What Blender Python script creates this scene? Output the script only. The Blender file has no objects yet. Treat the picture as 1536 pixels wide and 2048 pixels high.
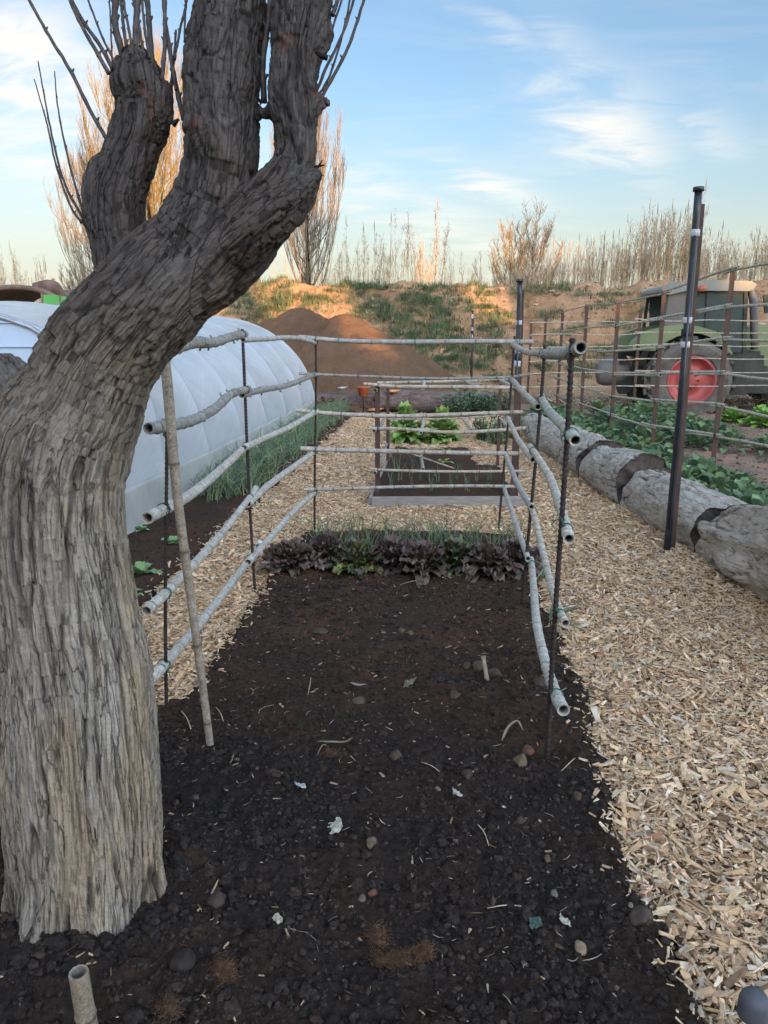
import bpy, math, random
import numpy as np
R = math.radians
random.seed(7)
rng = np.random.default_rng(11)
sc = bpy.context.scene
col = sc.collection

# ------------------------------------------------------------------ camera
PITCH, YAW, FPX, CAMH = 13.28, 4.34, 1500.0, 1.5
cd = bpy.data.cameras.new('camera')
cd.sensor_fit = 'VERTICAL'; cd.sensor_height = 36.0
cd.lens = FPX / 2048 * 36.0
cd.clip_start = 0.05; cd.clip_end = 3000
cam = bpy.data.objects.new('camera', cd); col.objects.link(cam)
cam.location = (0, 0, CAMH); cam.rotation_euler = (R(90 - PITCH), 0, R(YAW))
sc.camera = cam

# ------------------------------------------------------------------ light
SUN_EL, SUN_AZ = 6.0, 30.0     # elevation; degrees to the right of straight behind the camera
sdir = np.array([math.sin(R(SUN_AZ)) * math.cos(R(SUN_EL)), -math.cos(R(SUN_AZ)) * math.cos(R(SUN_EL)), math.sin(R(SUN_EL))])
sl = bpy.data.lights.new('sun', 'SUN'); sl.energy = 5.0; sl.angle = R(0.5); sl.color = (1.0, 0.54, 0.20)
so = bpy.data.objects.new('sun', sl); col.objects.link(so)
from mathutils import Vector, Matrix
so.rotation_euler = Vector(sdir).to_track_quat('Z', 'Y').to_euler()
sc.view_settings.view_transform = 'Standard'; sc.view_settings.look = 'None'
sc.view_settings.exposure = 1.5; sc.view_settings.gamma = 1.0
sc.view_settings.use_curve_mapping = False
try:
    sc.cycles.max_bounces = 6; sc.cycles.transparent_max_bounces = 8
except Exception: pass

# pixel of the photograph (1536 x 2048) -> point in the place
def ray(px, py):
    p = R(PITCH); s = R(YAW)
    u = (px - 768) / FPX; v = -(py - 1024) / FPX
    f = v * math.sin(p) + math.cos(p); z = v * math.cos(p) - math.sin(p)
    return np.array([u * math.cos(s) - f * math.sin(s), u * math.sin(s) + f * math.cos(s), z])
def G(px, py, z=0.0):
    d = ray(px, py); return d * (z - CAMH) / d[2] + np.array([0, 0, CAMH])
def aty(px, py, y):
    d = ray(px, py); return d * y / d[1] + np.array([0, 0, CAMH])
def zc_of(P):
    p = R(PITCH); s = R(YAW)
    fh = -P[0] * math.sin(s) + P[1] * math.cos(s)
    return fh * math.cos(p) - (P[2] - CAMH) * math.sin(p)

# ------------------------------------------------------------------ sky
world = bpy.data.worlds.new('World'); sc.world = world
world.use_nodes = True
nt = world.node_tree; nt.nodes.clear()
def N(tree, typ, **kw):
    n = tree.nodes.new(typ)
    for k, v in kw.items():
        if k in ('operation', 'blend_type', 'data_type', 'noise_dimensions', 'sky_type', 'interpolation_type', 'feature', 'distance', 'attribute_name', 'wave_type', 'bands_direction', 'noise_type', 'clamp', 'invert'):
            setattr(n, k, v)
    return n
out = N(nt, 'ShaderNodeOutputWorld'); bg = N(nt, 'ShaderNodeBackground')
sky = N(nt, 'ShaderNodeTexSky', sky_type='NISHITA')
sky.sun_disc = False; sky.sun_elevation = R(SUN_EL)
sky.sun_rotation = R(180 - SUN_AZ)   # sun behind the camera, a little to the right
sky.altitude = 50; sky.air_density = 1.0; sky.dust_density = 1.2; sky.ozone_density = 1.7
bg.inputs['Strength'].default_value = 0.15
nt.links.new(bg.outputs[0], out.inputs[0])
tc = N(nt, 'ShaderNodeTexCoord')
def wmath(op, a, b=None, c=None):
    n = nt.nodes.new('ShaderNodeMath'); n.operation = op
    for i, x in enumerate((a, b, c)):
        if x is None: continue
        if isinstance(x, (int, float)): n.inputs[i].default_value = x
        else: nt.links.new(x, n.inputs[i])
    return n.outputs[0]
sep = N(nt, 'ShaderNodeSeparateXYZ'); nt.links.new(tc.outputs['Generated'], sep.inputs[0])
dx, dy, dz = sep.outputs
zpos = wmath('MAXIMUM', dz, 0.02)
# cloud plane coordinates: where the view ray meets a high flat layer
den = wmath('ADD', zpos, 0.10)
cx = wmath('DIVIDE', dx, den); cy = wmath('DIVIDE', dy, den)
comb = N(nt, 'ShaderNodeCombineXYZ'); nt.links.new(cx, comb.inputs[0]); nt.links.new(cy, comb.inputs[1])
def wnoise(vec, scale, detail, rough, dist=0.0, stretch=(1, 1, 1), rot=0, loc=(0, 0, 0)):
    mp = N(nt, 'ShaderNodeMapping'); nt.links.new(vec, mp.inputs[0])
    mp.inputs['Scale'].default_value = stretch; mp.inputs['Rotation'].default_value = (0, 0, rot); mp.inputs['Location'].default_value = loc
    n = N(nt, 'ShaderNodeTexNoise'); nt.links.new(mp.outputs[0], n.inputs['Vector'])
    n.inputs['Scale'].default_value = scale; n.inputs['Detail'].default_value = detail
    n.inputs['Roughness'].default_value = rough; n.inputs['Distortion'].default_value = dist
    return n.outputs[0]
def wramp(x, a, b):
    n = N(nt, 'ShaderNodeMapRange', interpolation_type='SMOOTHSTEP')
    nt.links.new(x, n.inputs[0]); n.inputs[1].default_value = a; n.inputs[2].default_value = b
    return n.outputs[0]
streak = wnoise(comb.outputs[0], 1.1, 9, 0.62, 0.8, (1.0, 2.4, 1), R(-18))
fine = wnoise(comb.outputs[0], 1.7, 9, 0.60, 1.2, (1.0, 2.2, 1), R(-30), (3, 1, 0))
# where the photograph's cirrus patches stand, as directions in the sky: (px, py, width, height, strength)
spots = [(1215, 235, 90, 60, 0.95), (1275, 290, 60, 50, 0.8), (990, 375, 95, 24, 0.85), (60, 140, 260, 100, 1.0), (120, 300, 260, 60, 0.7), (760, 380, 100, 32, 0.6),
         (1445, 285, 38, 40, 0.35), (1150, 90, 60, 25, 0.3), (1015, 62, 60, 14, 0.35), (250, 430, 220, 45, 0.5), (900, 470, 300, 40, 0.6)]
el_ = wmath('ARCSINE', dz)
az_ = wmath('ARCTAN2', dx, dy)
mask = None
warp = wmath('MULTIPLY', wmath('SUBTRACT', fine, 0.5), 0.16)
warp2 = wmath('MULTIPLY', wmath('SUBTRACT', streak, 0.5), 0.10)
for (px, py, w, h, st) in spots:
    d = ray(px, py); d = d / np.linalg.norm(d)
    a0, e0 = math.atan2(d[0], d[1]), math.asin(d[2])
    sx, sy = w / FPX, h / FPX
    ddx = wmath('DIVIDE', wmath('ADD', wmath('SUBTRACT', az_, a0), warp), sx)
    ddy = wmath('DIVIDE', wmath('ADD', wmath('ADD', wmath('SUBTRACT', el_, e0), wmath('MULTIPLY', wmath('SUBTRACT', az_, a0), 0.35)), warp2), sy)
    r2 = wmath('ADD', wmath('MULTIPLY', ddx, ddx), wmath('MULTIPLY', ddy, ddy))
    g = wmath('MULTIPLY', wmath('POWER', 2.718, wmath('MULTIPLY', r2, -0.8)), st)
    mask = g if mask is None else wmath('MAXIMUM', mask, g)
wisp = wmath('MULTIPLY', mask, wmath('MULTIPLY', wramp(fine, 0.28, 0.66), 1.25))
veil = wmath('MULTIPLY', wramp(streak, 0.42, 0.8), 0.22)
low = wmath('SUBTRACT', 1.0, wramp(dz, 0.0, 0.34))          # thin haze layer thickens to the horizon
low2 = wmath('MULTIPLY', wmath('POWER', low, 1.6), wmath('ADD', 0.62, wmath('MULTIPLY', streak, 0.4)))
left = wmath('MULTIPLY', wramp(wmath('MULTIPLY', az_, -1.0), 0.1, 0.75), 0.25)
cloud = wmath('MINIMUM', wmath('ADD', wmath('ADD', wmath('MULTIPLY', wisp, 0.85), veil), left), 0.92)
SKYC = dict(cloud=(2.5, 2.45, 2.3, 1), haze=(1.78, 1.70, 1.42, 1))
mixh = N(nt, 'ShaderNodeMixRGB'); nt.links.new(wmath('MINIMUM', low2, 0.93), mixh.inputs[0])
hs = N(nt, 'ShaderNodeHueSaturation'); hs.inputs['Saturation'].default_value = 1.0; hs.inputs['Value'].default_value = 1.0
nt.links.new(sky.outputs[0], hs.inputs['Color'])
blu = N(nt, 'ShaderNodeMixRGB', blend_type='MULTIPLY'); blu.inputs[0].default_value = 1.0; blu.inputs[2].default_value = (0.70, 0.72, 0.79, 1); nt.links.new(hs.outputs[0], blu.inputs[1])
nt.links.new(blu.outputs[0], mixh.inputs[1]); mixh.inputs[2].default_value = SKYC['haze']
mixc = N(nt, 'ShaderNodeMixRGB'); nt.links.new(cloud, mixc.inputs[0])
nt.links.new(mixh.outputs[0], mixc.inputs[1]); mixc.inputs[2].default_value = SKYC['cloud']
# haze and cloud glow several times brighter on the sun's side of the sky
hl = math.hypot(sdir[0], sdir[1])
ca_ = wmath('ADD', wmath('MULTIPLY', dx, float(sdir[0] / hl)), wmath('MULTIPLY', dy, float(sdir[1] / hl)))
fwd = wmath('ADD', 1.0, wmath('MULTIPLY', wramp(ca_, -0.45, 1.0), 4.0))
mg = N(nt, 'ShaderNodeVectorMath', operation='SCALE'); nt.links.new(mixc.outputs[0], mg.inputs[0]); nt.links.new(fwd, mg.inputs['Scale'])
nt.links.new(mg.outputs[0], bg.inputs['Color'])

# ------------------------------------------------------------------ noise
def _hash(ix, iy, iz, seed):
    h = (ix * 374761393 + iy * 668265263 + iz * 2147483647 + seed * 1274126177) & 0xffffffff
    h = ((h ^ (h >> 13)) * 1274126177) & 0xffffffff
    h = ((h ^ (h >> 15)) * 2246822519) & 0xffffffff
    return h ^ (h >> 16)
def vnoise(P, seed=0):
    """smooth 3-D gradient noise about -1..1, P (n,3)"""
    P = np.asarray(P, dtype=np.float64)
    i = np.floor(P).astype(np.int64); f = P - i
    u = f * f * f * (f * (f * 6 - 15) + 10)
    res = 0
    for a in (0, 1):
        for b in (0, 1):
            for c in (0, 1):
                h = _hash(i[:, 0] + a, i[:, 1] + b, i[:, 2] + c, seed)
                gx = (h & 1023) / 511.5 - 1; gy = ((h >> 10) & 1023) / 511.5 - 1; gz = ((h >> 20) & 1023) / 511.5 - 1
                w = (u[:, 0] if a else 1 - u[:, 0]) * (u[:, 1] if b else 1 - u[:, 1]) * (u[:, 2] if c else 1 - u[:, 2])
                res = res + w * (gx * (f[:, 0] - a) + gy * (f[:, 1] - b) + gz * (f[:, 2] - c))
    return res * 1.4
def fbm(P, oct=4, seed=0, gain=0.5, lac=2.03):
    s = 0; a = 1; P = np.asarray(P, dtype=np.float64)
    for k in range(oct):
        s = s + a * vnoise(P, seed + k * 17); P = P * lac + 3.1; a *= gain
    return s
def worley(P, seed=0):
    """2-D cell distance (F1, F2)"""
    P = np.asarray(P, dtype=np.float64)
    i = np.floor(P[:, :2]).astype(np.int64)
    f1 = np.full(len(P), 9.0); f2 = np.full(len(P), 9.0)
    for a in (-1, 0, 1):
        for b in (-1, 0, 1):
            h = _hash(i[:, 0] + a, i[:, 1] + b, 0 * i[:, 0], seed)
            cx_ = i[:, 0] + a + (h & 1023) / 1023.; cy_ = i[:, 1] + b + ((h >> 10) & 1023) / 1023.
            d = np.hypot(P[:, 0] - cx_, P[:, 1] - cy_)
            f2 = np.where(d < f1, f1, np.minimum(f2, d)); f1 = np.minimum(f1, d)
    return f1, f2
def sstep(a, b, x):
    t = np.clip((x - a) / (b - a), 0, 1); return t * t * (3 - 2 * t)

# ------------------------------------------------------------------ mesh building
class MB:
    def __init__(s): s.v = []; s.f = []; s.n = 0; s.c = []; s.hasc = False; s.m = []
    def add(s, V, F, c=None, mi=0):
        V = np.asarray(V, dtype=np.float64).reshape(-1, 3)
        if isinstance(F, np.ndarray): F = [F]
        elif len(F) and isinstance(F[0], np.ndarray) and F[0].ndim == 2: F = list(F)
        else:
            by = {}
            for q in F: by.setdefault(len(q), []).append(q)
            F = [np.array(x) for x in by.values()]
        for q in F:
            if len(q): s.f.append(q.astype(np.int64) + s.n); s.m.append(np.full(len(q), mi))
        s.v.append(V); s.n += len(V)
        if c is None: s.c.append(np.ones((len(V), 3)))
        else:
            s.hasc = True; c = np.asarray(c, dtype=np.float64)
            s.c.append(np.broadcast_to(c, (len(V), 3)) if c.ndim == 1 else c)
    def arrays(s):
        return np.concatenate(s.v), s.f, np.concatenate(s.c)
def link(o, parent=None):
    col.objects.link(o)
    if parent is not None: o.parent = parent
    return o
def mesh_from(name, V, Fl, mats, C=None, smooth=True, attrs=None, mi=None):
    me = bpy.data.meshes.new(name)
    V = np.asarray(V, dtype=np.float32)
    me.vertices.add(len(V)); me.vertices.foreach_set('co', V.ravel())
    lt = np.concatenate([np.full(len(f), f.shape[1]) for f in Fl]) if Fl else np.zeros(0, int)
    li = np.concatenate([f.ravel() for f in Fl]) if Fl else np.zeros(0, int)
    me.loops.add(len(li)); me.loops.foreach_set('vertex_index', li.astype(np.int32))
    me.polygons.add(len(lt))
    ls = np.concatenate([[0], np.cumsum(lt)[:-1]]) if len(lt) else np.zeros(0)
    me.polygons.foreach_set('loop_start', ls.astype(np.int32))
    me.polygons.foreach_set('use_smooth', np.full(len(lt), bool(smooth)))
    if mi is not None: me.polygons.foreach_set('material_index', np.concatenate(mi).astype(np.int32))
    for m in (mats if isinstance(mats, (list, tuple)) else [mats]): me.materials.append(m)
    me.update(calc_edges=True)
    if C is not None:
        a = me.attributes.new('tint', 'FLOAT_COLOR', 'POINT')
        a.data.foreach_set('color', np.concatenate([C, np.ones((len(C), 1))], 1).astype(np.float32).ravel())
    for k, (typ, arr) in (attrs or {}).items():
        a = me.attributes.new(k, typ, 'POINT')
        a.data.foreach_set('vector' if typ == 'FLOAT_VECTOR' else 'value', np.asarray(arr, dtype=np.float32).ravel())
    return me
def build(mb, name, mat, parent=None, base=None, smooth=True, attrs=None):
    """one mesh object; vertices are given in world space, stored about its base (or its parent's)"""
    V, F, C = mb.arrays()
    if parent is not None: b = np.array(parent['_w'])
    elif base is not None: b = np.array(base, dtype=float)
    else: b = np.zeros(3)
    me = mesh_from(name, V - b, F, mat, C if mb.hasc else None, smooth, attrs, mb.m if isinstance(mat, (list, tuple)) else None)
    o = bpy.data.objects.new(name, me); link(o, parent)
    if parent is None: o.location = b
    o['_w'] = [float(x) for x in b]
    return o
def tag(o, label=None, cat=None, group=None, kind=None):
    if label: o['label'] = label
    if cat: o['category'] = cat
    if group: o['group'] = group
    if kind: o['kind'] = kind
    return o
def thing(name, label, cat, loc, group=None, rz=0.0):
    o = bpy.data.objects.new(name, None); col.objects.link(o)
    o.empty_display_size = 0.1
    o.location = [float(x) for x in loc]; o.rotation_euler = (0, 0, rz); o['_w'] = [float(x) for x in loc]
    return tag(o, label, cat, group)
def copy_tree(o, loc, rz=0.0, s=1.0, label=None, tilt=(0, 0)):
    c = o.copy(); col.objects.link(c); c.location = [float(x) for x in loc]
    c.rotation_euler = (tilt[0], tilt[1], rz); c.scale = (s, s, s) if not hasattr(s, '__len__') else s
    if label: c['label'] = label
    for ch in list(o.children):
        d = ch.copy(); col.objects.link(d); d.parent = c
        for g in ch.children:
            e = g.copy(); col.objects.link(e); e.parent = d
    return c
def nrm(v):
    v = np.asarray(v, dtype=float); return v / (np.linalg.norm(v, axis=-1, keepdims=True) + 1e-12)
def frames(P):
    P = np.asarray(P, dtype=float); T = np.gradient(P, axis=0); T = nrm(T)
    a = np.array([0, 0, 1.0]) if abs(T[0][2]) < 0.9 else np.array([1.0, 0, 0])
    E1 = np.zeros_like(P); e = nrm(np.cross(T[0], a)); E1[0] = e
    for i in range(1, len(P)):
        e = E1[i - 1] - T[i] * np.dot(E1[i - 1], T[i]); E1[i] = nrm(e)
    E2 = np.cross(T, E1)
    return T, E1, E2
def tube_arrays(P, rad, n=8, cap=True):
    P = np.asarray(P, dtype=float); rad = np.broadcast_to(np.asarray(rad, dtype=float), (len(P),))
    T, E1, E2 = frames(P)
    th = np.arange(n) * 2 * math.pi / n
    V = P[:, None, :] + rad[:, None, None] * (np.cos(th)[None, :, None] * E1[:, None, :] + np.sin(th)[None, :, None] * E2[:, None, :])
    V = V.reshape(-1, 3); m = len(P)
    i = np.arange(m - 1)[:, None] * n; j = np.arange(n)[None, :]; k = (j + 1) % n
    F = np.stack([(i + j), (i + k), (i + n + k), (i + n + j)], -1).reshape(-1, 4)
    Fs = [F]
    if cap:
        V = np.concatenate([V, P[:1], P[-1:]])
        a, b = m * n, m * n + 1
        t1 = np.stack([np.full(n, a), (np.arange(n) + 1) % n, np.arange(n)], -1)
        t2 = np.stack([np.full(n, b), (m - 1) * n + np.arange(n), (m - 1) * n + (np.arange(n) + 1) % n], -1)
        Fs.append(np.concatenate([t1, t2]))
    return V, Fs
def add_tube(mb, P, rad, n=8, cap=True, c=None):
    V, Fs = tube_arrays(P, rad, n, cap)
    base = mb.n
    mb.v.append(V)
    for f in Fs: mb.f.append(f + base); mb.m.append(np.zeros(len(f)))
    mb.n += len(V)
    if c is None: mb.c.append(np.ones((len(V), 3)))
    else: mb.hasc = True; mb.c.append(np.broadcast_to(np.asarray(c, float), (len(V), 3)))
BOXF = np.array([[0, 1, 3, 2], [4, 6, 7, 5], [0, 4, 5, 1], [2, 3, 7, 6], [0, 2, 6, 4], [1, 5, 7, 3]])
BOXV = np.array([[x, y, z] for x in (-.5, .5) for y in (-.5, .5) for z in (-.5, .5)])
def rotm(rx=0, ry=0, rz=0):
    return np.array(Matrix.Rotation(rz, 3, 'Z') @ Matrix.Rotation(ry, 3, 'Y') @ Matrix.Rotation(rx, 3, 'X'))
def add_box(mb, c, size, M=None, col_=None):
    V = BOXV * np.asarray(size, float)
    if M is not None: V = V @ np.asarray(M).T
    mb.add(V + np.asarray(c, float), BOXF.copy(), col_)
def bevel(o, w, seg=2):
    m = o.modifiers.new('bevel', 'BEVEL'); m.width = w; m.segments = seg; m.limit_method = 'ANGLE'; m.angle_limit = R(35)
    return o
def smooth_path(pts, n):
    """Catmull-Rom through pts, n points in all"""
    P = np.asarray(pts, dtype=float)
    if len(P) == 2: t = np.linspace(0, 1, n)[:, None]; return P[0] * (1 - t) + P[1] * t
    Q = np.concatenate([[2 * P[0] - P[1]], P, [2 * P[-1] - P[-2]]])
    seg = len(P) - 1; T = np.linspace(0, seg - 1e-9, n); k = T.astype(int); t = (T - k)[:, None]
    a, b, c, d = Q[k], Q[k + 1], Q[k + 2], Q[k + 3]
    return 0.5 * (2 * b + (c - a) * t + (2 * a - 5 * b + 4 * c - d) * t ** 2 + (3 * b - a - 3 * c + d) * t ** 3)

# ------------------------------------------------------------------ materials
def newmat(name):
    m = bpy.data.materials.new(name); m.use_nodes = True
    t = m.node_tree; t.nodes.clear()
    o = t.nodes.new('ShaderNodeOutputMaterial'); b = t.nodes.new('ShaderNodeBsdfPrincipled')
    t.links.new(b.outputs[0], o.inputs[0])
    return m, t, b, o
def setin(t, n, key, val):
    if isinstance(val, (int, float, tuple, list)): n.inputs[key].default_value = val
    else: t.links.new(val, n.inputs[key])
def tnoise(t, scale, detail=5, rough=0.6, vec=None, dist=0.0, stretch=None):
    n = t.nodes.new('ShaderNodeTexNoise')
    n.inputs['Scale'].default_value = scale; n.inputs['Detail'].default_value = detail
    n.inputs['Roughness'].default_value = rough; n.inputs['Distortion'].default_value = dist
    if vec is None: vec = t.nodes.new('ShaderNodeTexCoord').outputs['Object']
    if stretch is not None:
        mp = t.nodes.new('ShaderNodeMapping'); mp.inputs['Scale'].default_value = stretch
        t.links.new(vec, mp.inputs[0]); vec = mp.outputs[0]
    t.links.new(vec, n.inputs['Vector'])
    return n.outputs[0]
def tramp(t, x, stops):
    n = t.nodes.new('ShaderNodeValToRGB'); t.links.new(x, n.inputs[0])
    e = n.color_ramp.elements
    while len(e) < len(stops): e.new(0.5)
    for i, (p, c) in enumerate(stops):
        e[i].position = p; e[i].color = (*c, 1) if len(c) == 3 else c
    return n.outputs[0]
def tmix(t, fac, a, b, mode='MIX'):
    n = t.nodes.new('ShaderNodeMixRGB'); n.blend_type = mode
    for i, x in enumerate((fac, a, b)):
        if isinstance(x, (int, float)): n.inputs[i].default_value = x if i == 0 else (x, x, x, 1)
        elif isinstance(x, tuple): n.inputs[i].default_value = (*x, 1) if len(x) == 3 else x
        else: t.links.new(x, n.inputs[i])
    return n.outputs[0]
def tbump(t, b, h, strength=0.4, dist=0.01):
    n = t.nodes.new('ShaderNodeBump'); n.inputs['Strength'].default_value = strength; n.inputs['Distance'].default_value = dist
    t.links.new(h, n.inputs['Height']); t.links.new(n.outputs[0], b.inputs['Normal']); return n
def tattr(t, name, out='Color'):
    n = t.nodes.new('ShaderNodeAttribute'); n.attribute_name = name; return n.outputs[out]
def simple(name, c1, c2, scale=20, rough=0.7, bump=0.0, bdist=0.004, metal=0.0, stretch=None, spec=0.3, detail=5, lo=0.35, hi=0.65, tint=False):
    m, t, b, o = newmat(name)
    x = tnoise(t, scale, detail, 0.6, stretch=stretch)
    c = tramp(t, x, [(lo, c1), (hi, c2)])
    if tint: c = tmix(t, 1.0, c, tattr(t, 'tint'), 'MULTIPLY')
    t.links.new(c, b.inputs['Base Color'])
    b.inputs['Roughness'].default_value = rough; b.inputs['Metallic'].default_value = metal
    b.inputs['Specular IOR Level'].default_value = spec
    if bump: tbump(t, b, x, bump, bdist)
    return m
# ================================================================== GROUND
def grid(xs, ys, h):
    X, Y = np.meshgrid(xs, ys); P = np.stack([X.ravel(), Y.ravel(), np.zeros(X.size)], 1)
    P[:, 2] = h(P)
    nx, ny = len(xs), len(ys)
    i = np.arange(ny - 1)[:, None] * nx; j = np.arange(nx - 1)[None, :]
    F = np.stack([i + j, i + j + 1, i + j + nx + 1, i + j + nx], -1).reshape(-1, 4)
    return P, F
def logline(y):   # x of the log row's near side at ground level
    return np.interp(y, [0, 3.85, 5.13, 6.47, 7.83, 11.64, 15], [1.76, 1.74, 1.75, 1.52, 1.41, 1.18, 1.1])
def edgeR(y):     # right edge of the near bed
    return np.interp(y, [0.9, 1.48, 2.17, 2.56, 3.3, 4.2, 5.0, 5.6], [0.60, 0.615, 0.575, 0.635, 0.645, 0.63, 0.62, 0.60]) + 0.018 * np.sin(y * 9) + 0.012 * np.sin(y * 23 + 1)

m_earth, t, b, o = newmat('field_earth')
x = tnoise(t, 0.35, 8, 0.7); x2 = tnoise(t, 14, 8, 0.75)
c = tramp(t, x, [(0.3, (0.16, 0.105, 0.065)), (0.55, (0.24, 0.165, 0.105)), (0.75, (0.30, 0.22, 0.15))])
c = tmix(t, 0.6, c, tramp(t, x2, [(0.25, (0.35, 0.35, 0.35)), (0.6, (0.8, 0.8, 0.8))]), 'MULTIPLY')
t.links.new(c, b.inputs['Base Color']); b.inputs['Roughness'].default_value = 0.95; b.inputs['Specular IOR Level'].default_value = 0.1
tbump(t, b, x2, 0.8, 0.03)
mb = MB()
def hg(P): return -0.06 + 0.03 * fbm(P * 0.5, 3, 5)
xs = np.concatenate([np.linspace(-400, -14, 12), np.linspace(-12, 20, 130), np.linspace(22, 400, 12)])
ys = np.concatenate([np.linspace(-30, 0, 10), np.linspace(0.5, 20, 90), np.linspace(22, 900, 20)])
V, F = grid(xs, ys, hg); mb.add(V, F)
tag(build(mb, 'ground', m_earth), kind='structure')

# dark worked soil -----------------------------------------------------------
def soilmat(name, dark, mid, warm):
    m, t, b, o = newmat(name)
    x = tnoise(t, 60, 8, 0.75); y = tnoise(t, 2.2, 4, 0.6); z = tnoise(t, 260, 4, 0.7)
    c = tramp(t, x, [(0.3, dark), (0.62, mid), (0.8, warm)])
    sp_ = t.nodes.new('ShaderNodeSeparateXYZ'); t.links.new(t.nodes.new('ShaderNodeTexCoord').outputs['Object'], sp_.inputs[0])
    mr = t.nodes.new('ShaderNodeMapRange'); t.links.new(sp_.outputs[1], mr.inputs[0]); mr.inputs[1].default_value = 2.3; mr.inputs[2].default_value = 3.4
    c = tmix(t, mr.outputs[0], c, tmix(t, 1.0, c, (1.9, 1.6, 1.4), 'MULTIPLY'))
    c = tmix(t, tramp(t, y, [(0.42, (0, 0, 0)), (0.68, (0.8, 0.8, 0.8))]), c, tmix(t, 1.0, c, (1.75, 1.35, 1.05), 'MULTIPLY'))
    t.links.new(c, b.inputs['Base Color']); b.inputs['Roughness'].default_value = 0.95; b.inputs['Specular IOR Level'].default_value = 0.12
    h = tmix(t, 0.4, x, z)
    tbump(t, b, h, 1.0, 0.012)
    return m
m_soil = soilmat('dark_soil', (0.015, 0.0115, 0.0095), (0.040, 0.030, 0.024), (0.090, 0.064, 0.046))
m_soil2 = soilmat('garden_soil', (0.085, 0.072, 0.063), (0.14, 0.122, 0.106), (0.20, 0.175, 0.15))
def clods(P, near=1.0):
    s = 0.018 * fbm(P * 2.3, 3, 1) + 0.014 * fbm(P * 7, 3, 2)
    f1, f2 = worley(P * 26 + 0.25 * np.stack([vnoise(P * 30, 3), vnoise(P * 30, 4), 0 * P[:, 0]], 1), 5)
    g1, g2 = worley(P * 60, 6)
    rough = sstep(3.6, 1.6, P[:, 1]) * 0.8 + 0.3
    s += rough * (0.022 * (0.6 - f1) * sstep(0.42, 0.62, vnoise(P * 5, 9) + 0.5) + 0.008 * (0.6 - g1))
    s += 0.005 * fbm(P * 70, 2, 8) * rough + 0.012 * rough * np.abs(vnoise(P * 16, 44))
    return s
def near_bed_h(P):
    x, y = P[:, 0], P[:, 1]
    lim = edgeR(y) + 0.02 * vnoise(np.stack([y * 14, x * 0, x * 0], 1), 41)
    eR = sstep(lim + 0.02, lim - 0.05, x)
    lw = np.where(y < 2.75, -9.0, -1.07 + 0.02 * np.sin(y * 11))
    eL = sstep(lw - 0.02, lw + 0.05, x)
    fx = 5.60 + 0.05 * np.sin(x * 9) + 0.03 * vnoise(np.stack([x * 10, y * 0, y * 0], 1), 43)
    # left of the strip the front edge runs along y = 2.75 with a soft slope
    eF = sstep(fx + 0.03, fx - 0.05, y)
    inn = np.where(x < -1.09, sstep(2.78, 2.66, y + 0.05 * np.sin(x * 12)), 1.0)
    e = eR * eL * eF * inn
    mound = 0.05 * np.exp(-((x - 0.25) ** 2 / 0.08 + (y - 2.95) ** 2 / 0.05)) - 0.045 * np.exp(-((x - 0.17) ** 2 / 0.03 + (y - 3.05) ** 2 / 0.02))
    rt = np.hypot((x + .86), (y - 1.66)); mound += 0.035 * np.exp(-((rt - .20) / .10) ** 2) * (0.6 + 0.8 * vnoise(P * 6, 45))
    mound += 0.05 * np.exp(-((x + 0.95) ** 2 / 0.2 + (y - 1.7) ** 2 / 0.2))
    return -0.05 + (0.085 + clods(P) + mound) * e
mb = MB()
xs = np.concatenate([np.arange(-2.6, -1.2, 0.02), np.arange(-1.2, 0.78, 0.0075)])
ys = np.concatenate([np.arange(0.85, 2.0, 0.006), np.arange(2.0, 3.2, 0.008), np.arange(3.2, 5.7, 0.014)])
V, F = grid(xs, ys, near_bed_h); mb.add(V, F)
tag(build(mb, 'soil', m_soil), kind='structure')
def soil_z(x, y):
    P = np.array([[x, y, 0.0]]); return float(near_bed_h(P)[0])
def left_bed_h(P):
    x, y = P[:, 0], P[:, 1]
    r = -1.66 + 0.03 * np.sin(y * 7) + 0.02 * np.sin(y * 19)
    e = sstep(r + 0.02, r - 0.06, x) * sstep(-2.44, -2.36, x) * sstep(2.6, 2.7, y) * sstep(15.1, 15.0, y)
    return -0.05 + (0.09 + clods(P) * 0.9) * e
mb = MB(); V, F = grid(np.arange(-2.46, -1.55, 0.014), np.concatenate([np.arange(2.6, 7, 0.02), np.arange(7, 15.1, 0.05)]), left_bed_h); mb.add(V, F)
tag(build(mb, 'soil', m_soil), kind='structure')
def back_bed_h(P):
    x, y = P[:, 0], P[:, 1]
    r = np.where(y < 8.4, 0.68, 0.42) + 0.03 * np.sin(y * 8)
    bb = 10.05 + 0.1 * np.sin(x * 7)
    e = sstep(r + 0.03, r - 0.04, x) * sstep(-0.64, -0.60, x) * sstep(6.56, 6.60, y) * sstep(bb, bb - 0.12, y)
    return -0.05 + (0.13 + clods(P) * 1.0 - 0.05 * sstep(8.2, 9, y)) * e
mb = MB(); V, F = grid(np.arange(-0.68, 0.76, 0.016), np.arange(6.56, 10.3, 0.025), back_bed_h); mb.add(V, F)
tag(build(mb, 'soil', m_soil), kind='structure')
# lighter soil of the garden beyond the logs
def rg_h(P):
    x, y = P[:, 0], P[:, 1]
    e = sstep(0.0, 0.25, x - logline(y) - 0.25) * sstep(17.2, 16.6, y)
    return -0.07 + (0.08 + 0.03 * fbm(P * 1.2, 3, 31) + 0.025 * fbm(P * 8, 3, 32) + 0.02 * np.sin(x * 4.2)) * e
mb = MB(); V, F = grid(np.arange(1.3, 12, 0.05), np.arange(2.6, 17.4, 0.06), rg_h); mb.add(V, F)
tag(build(mb, 'garden_soil', m_soil2), kind='structure')

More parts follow.
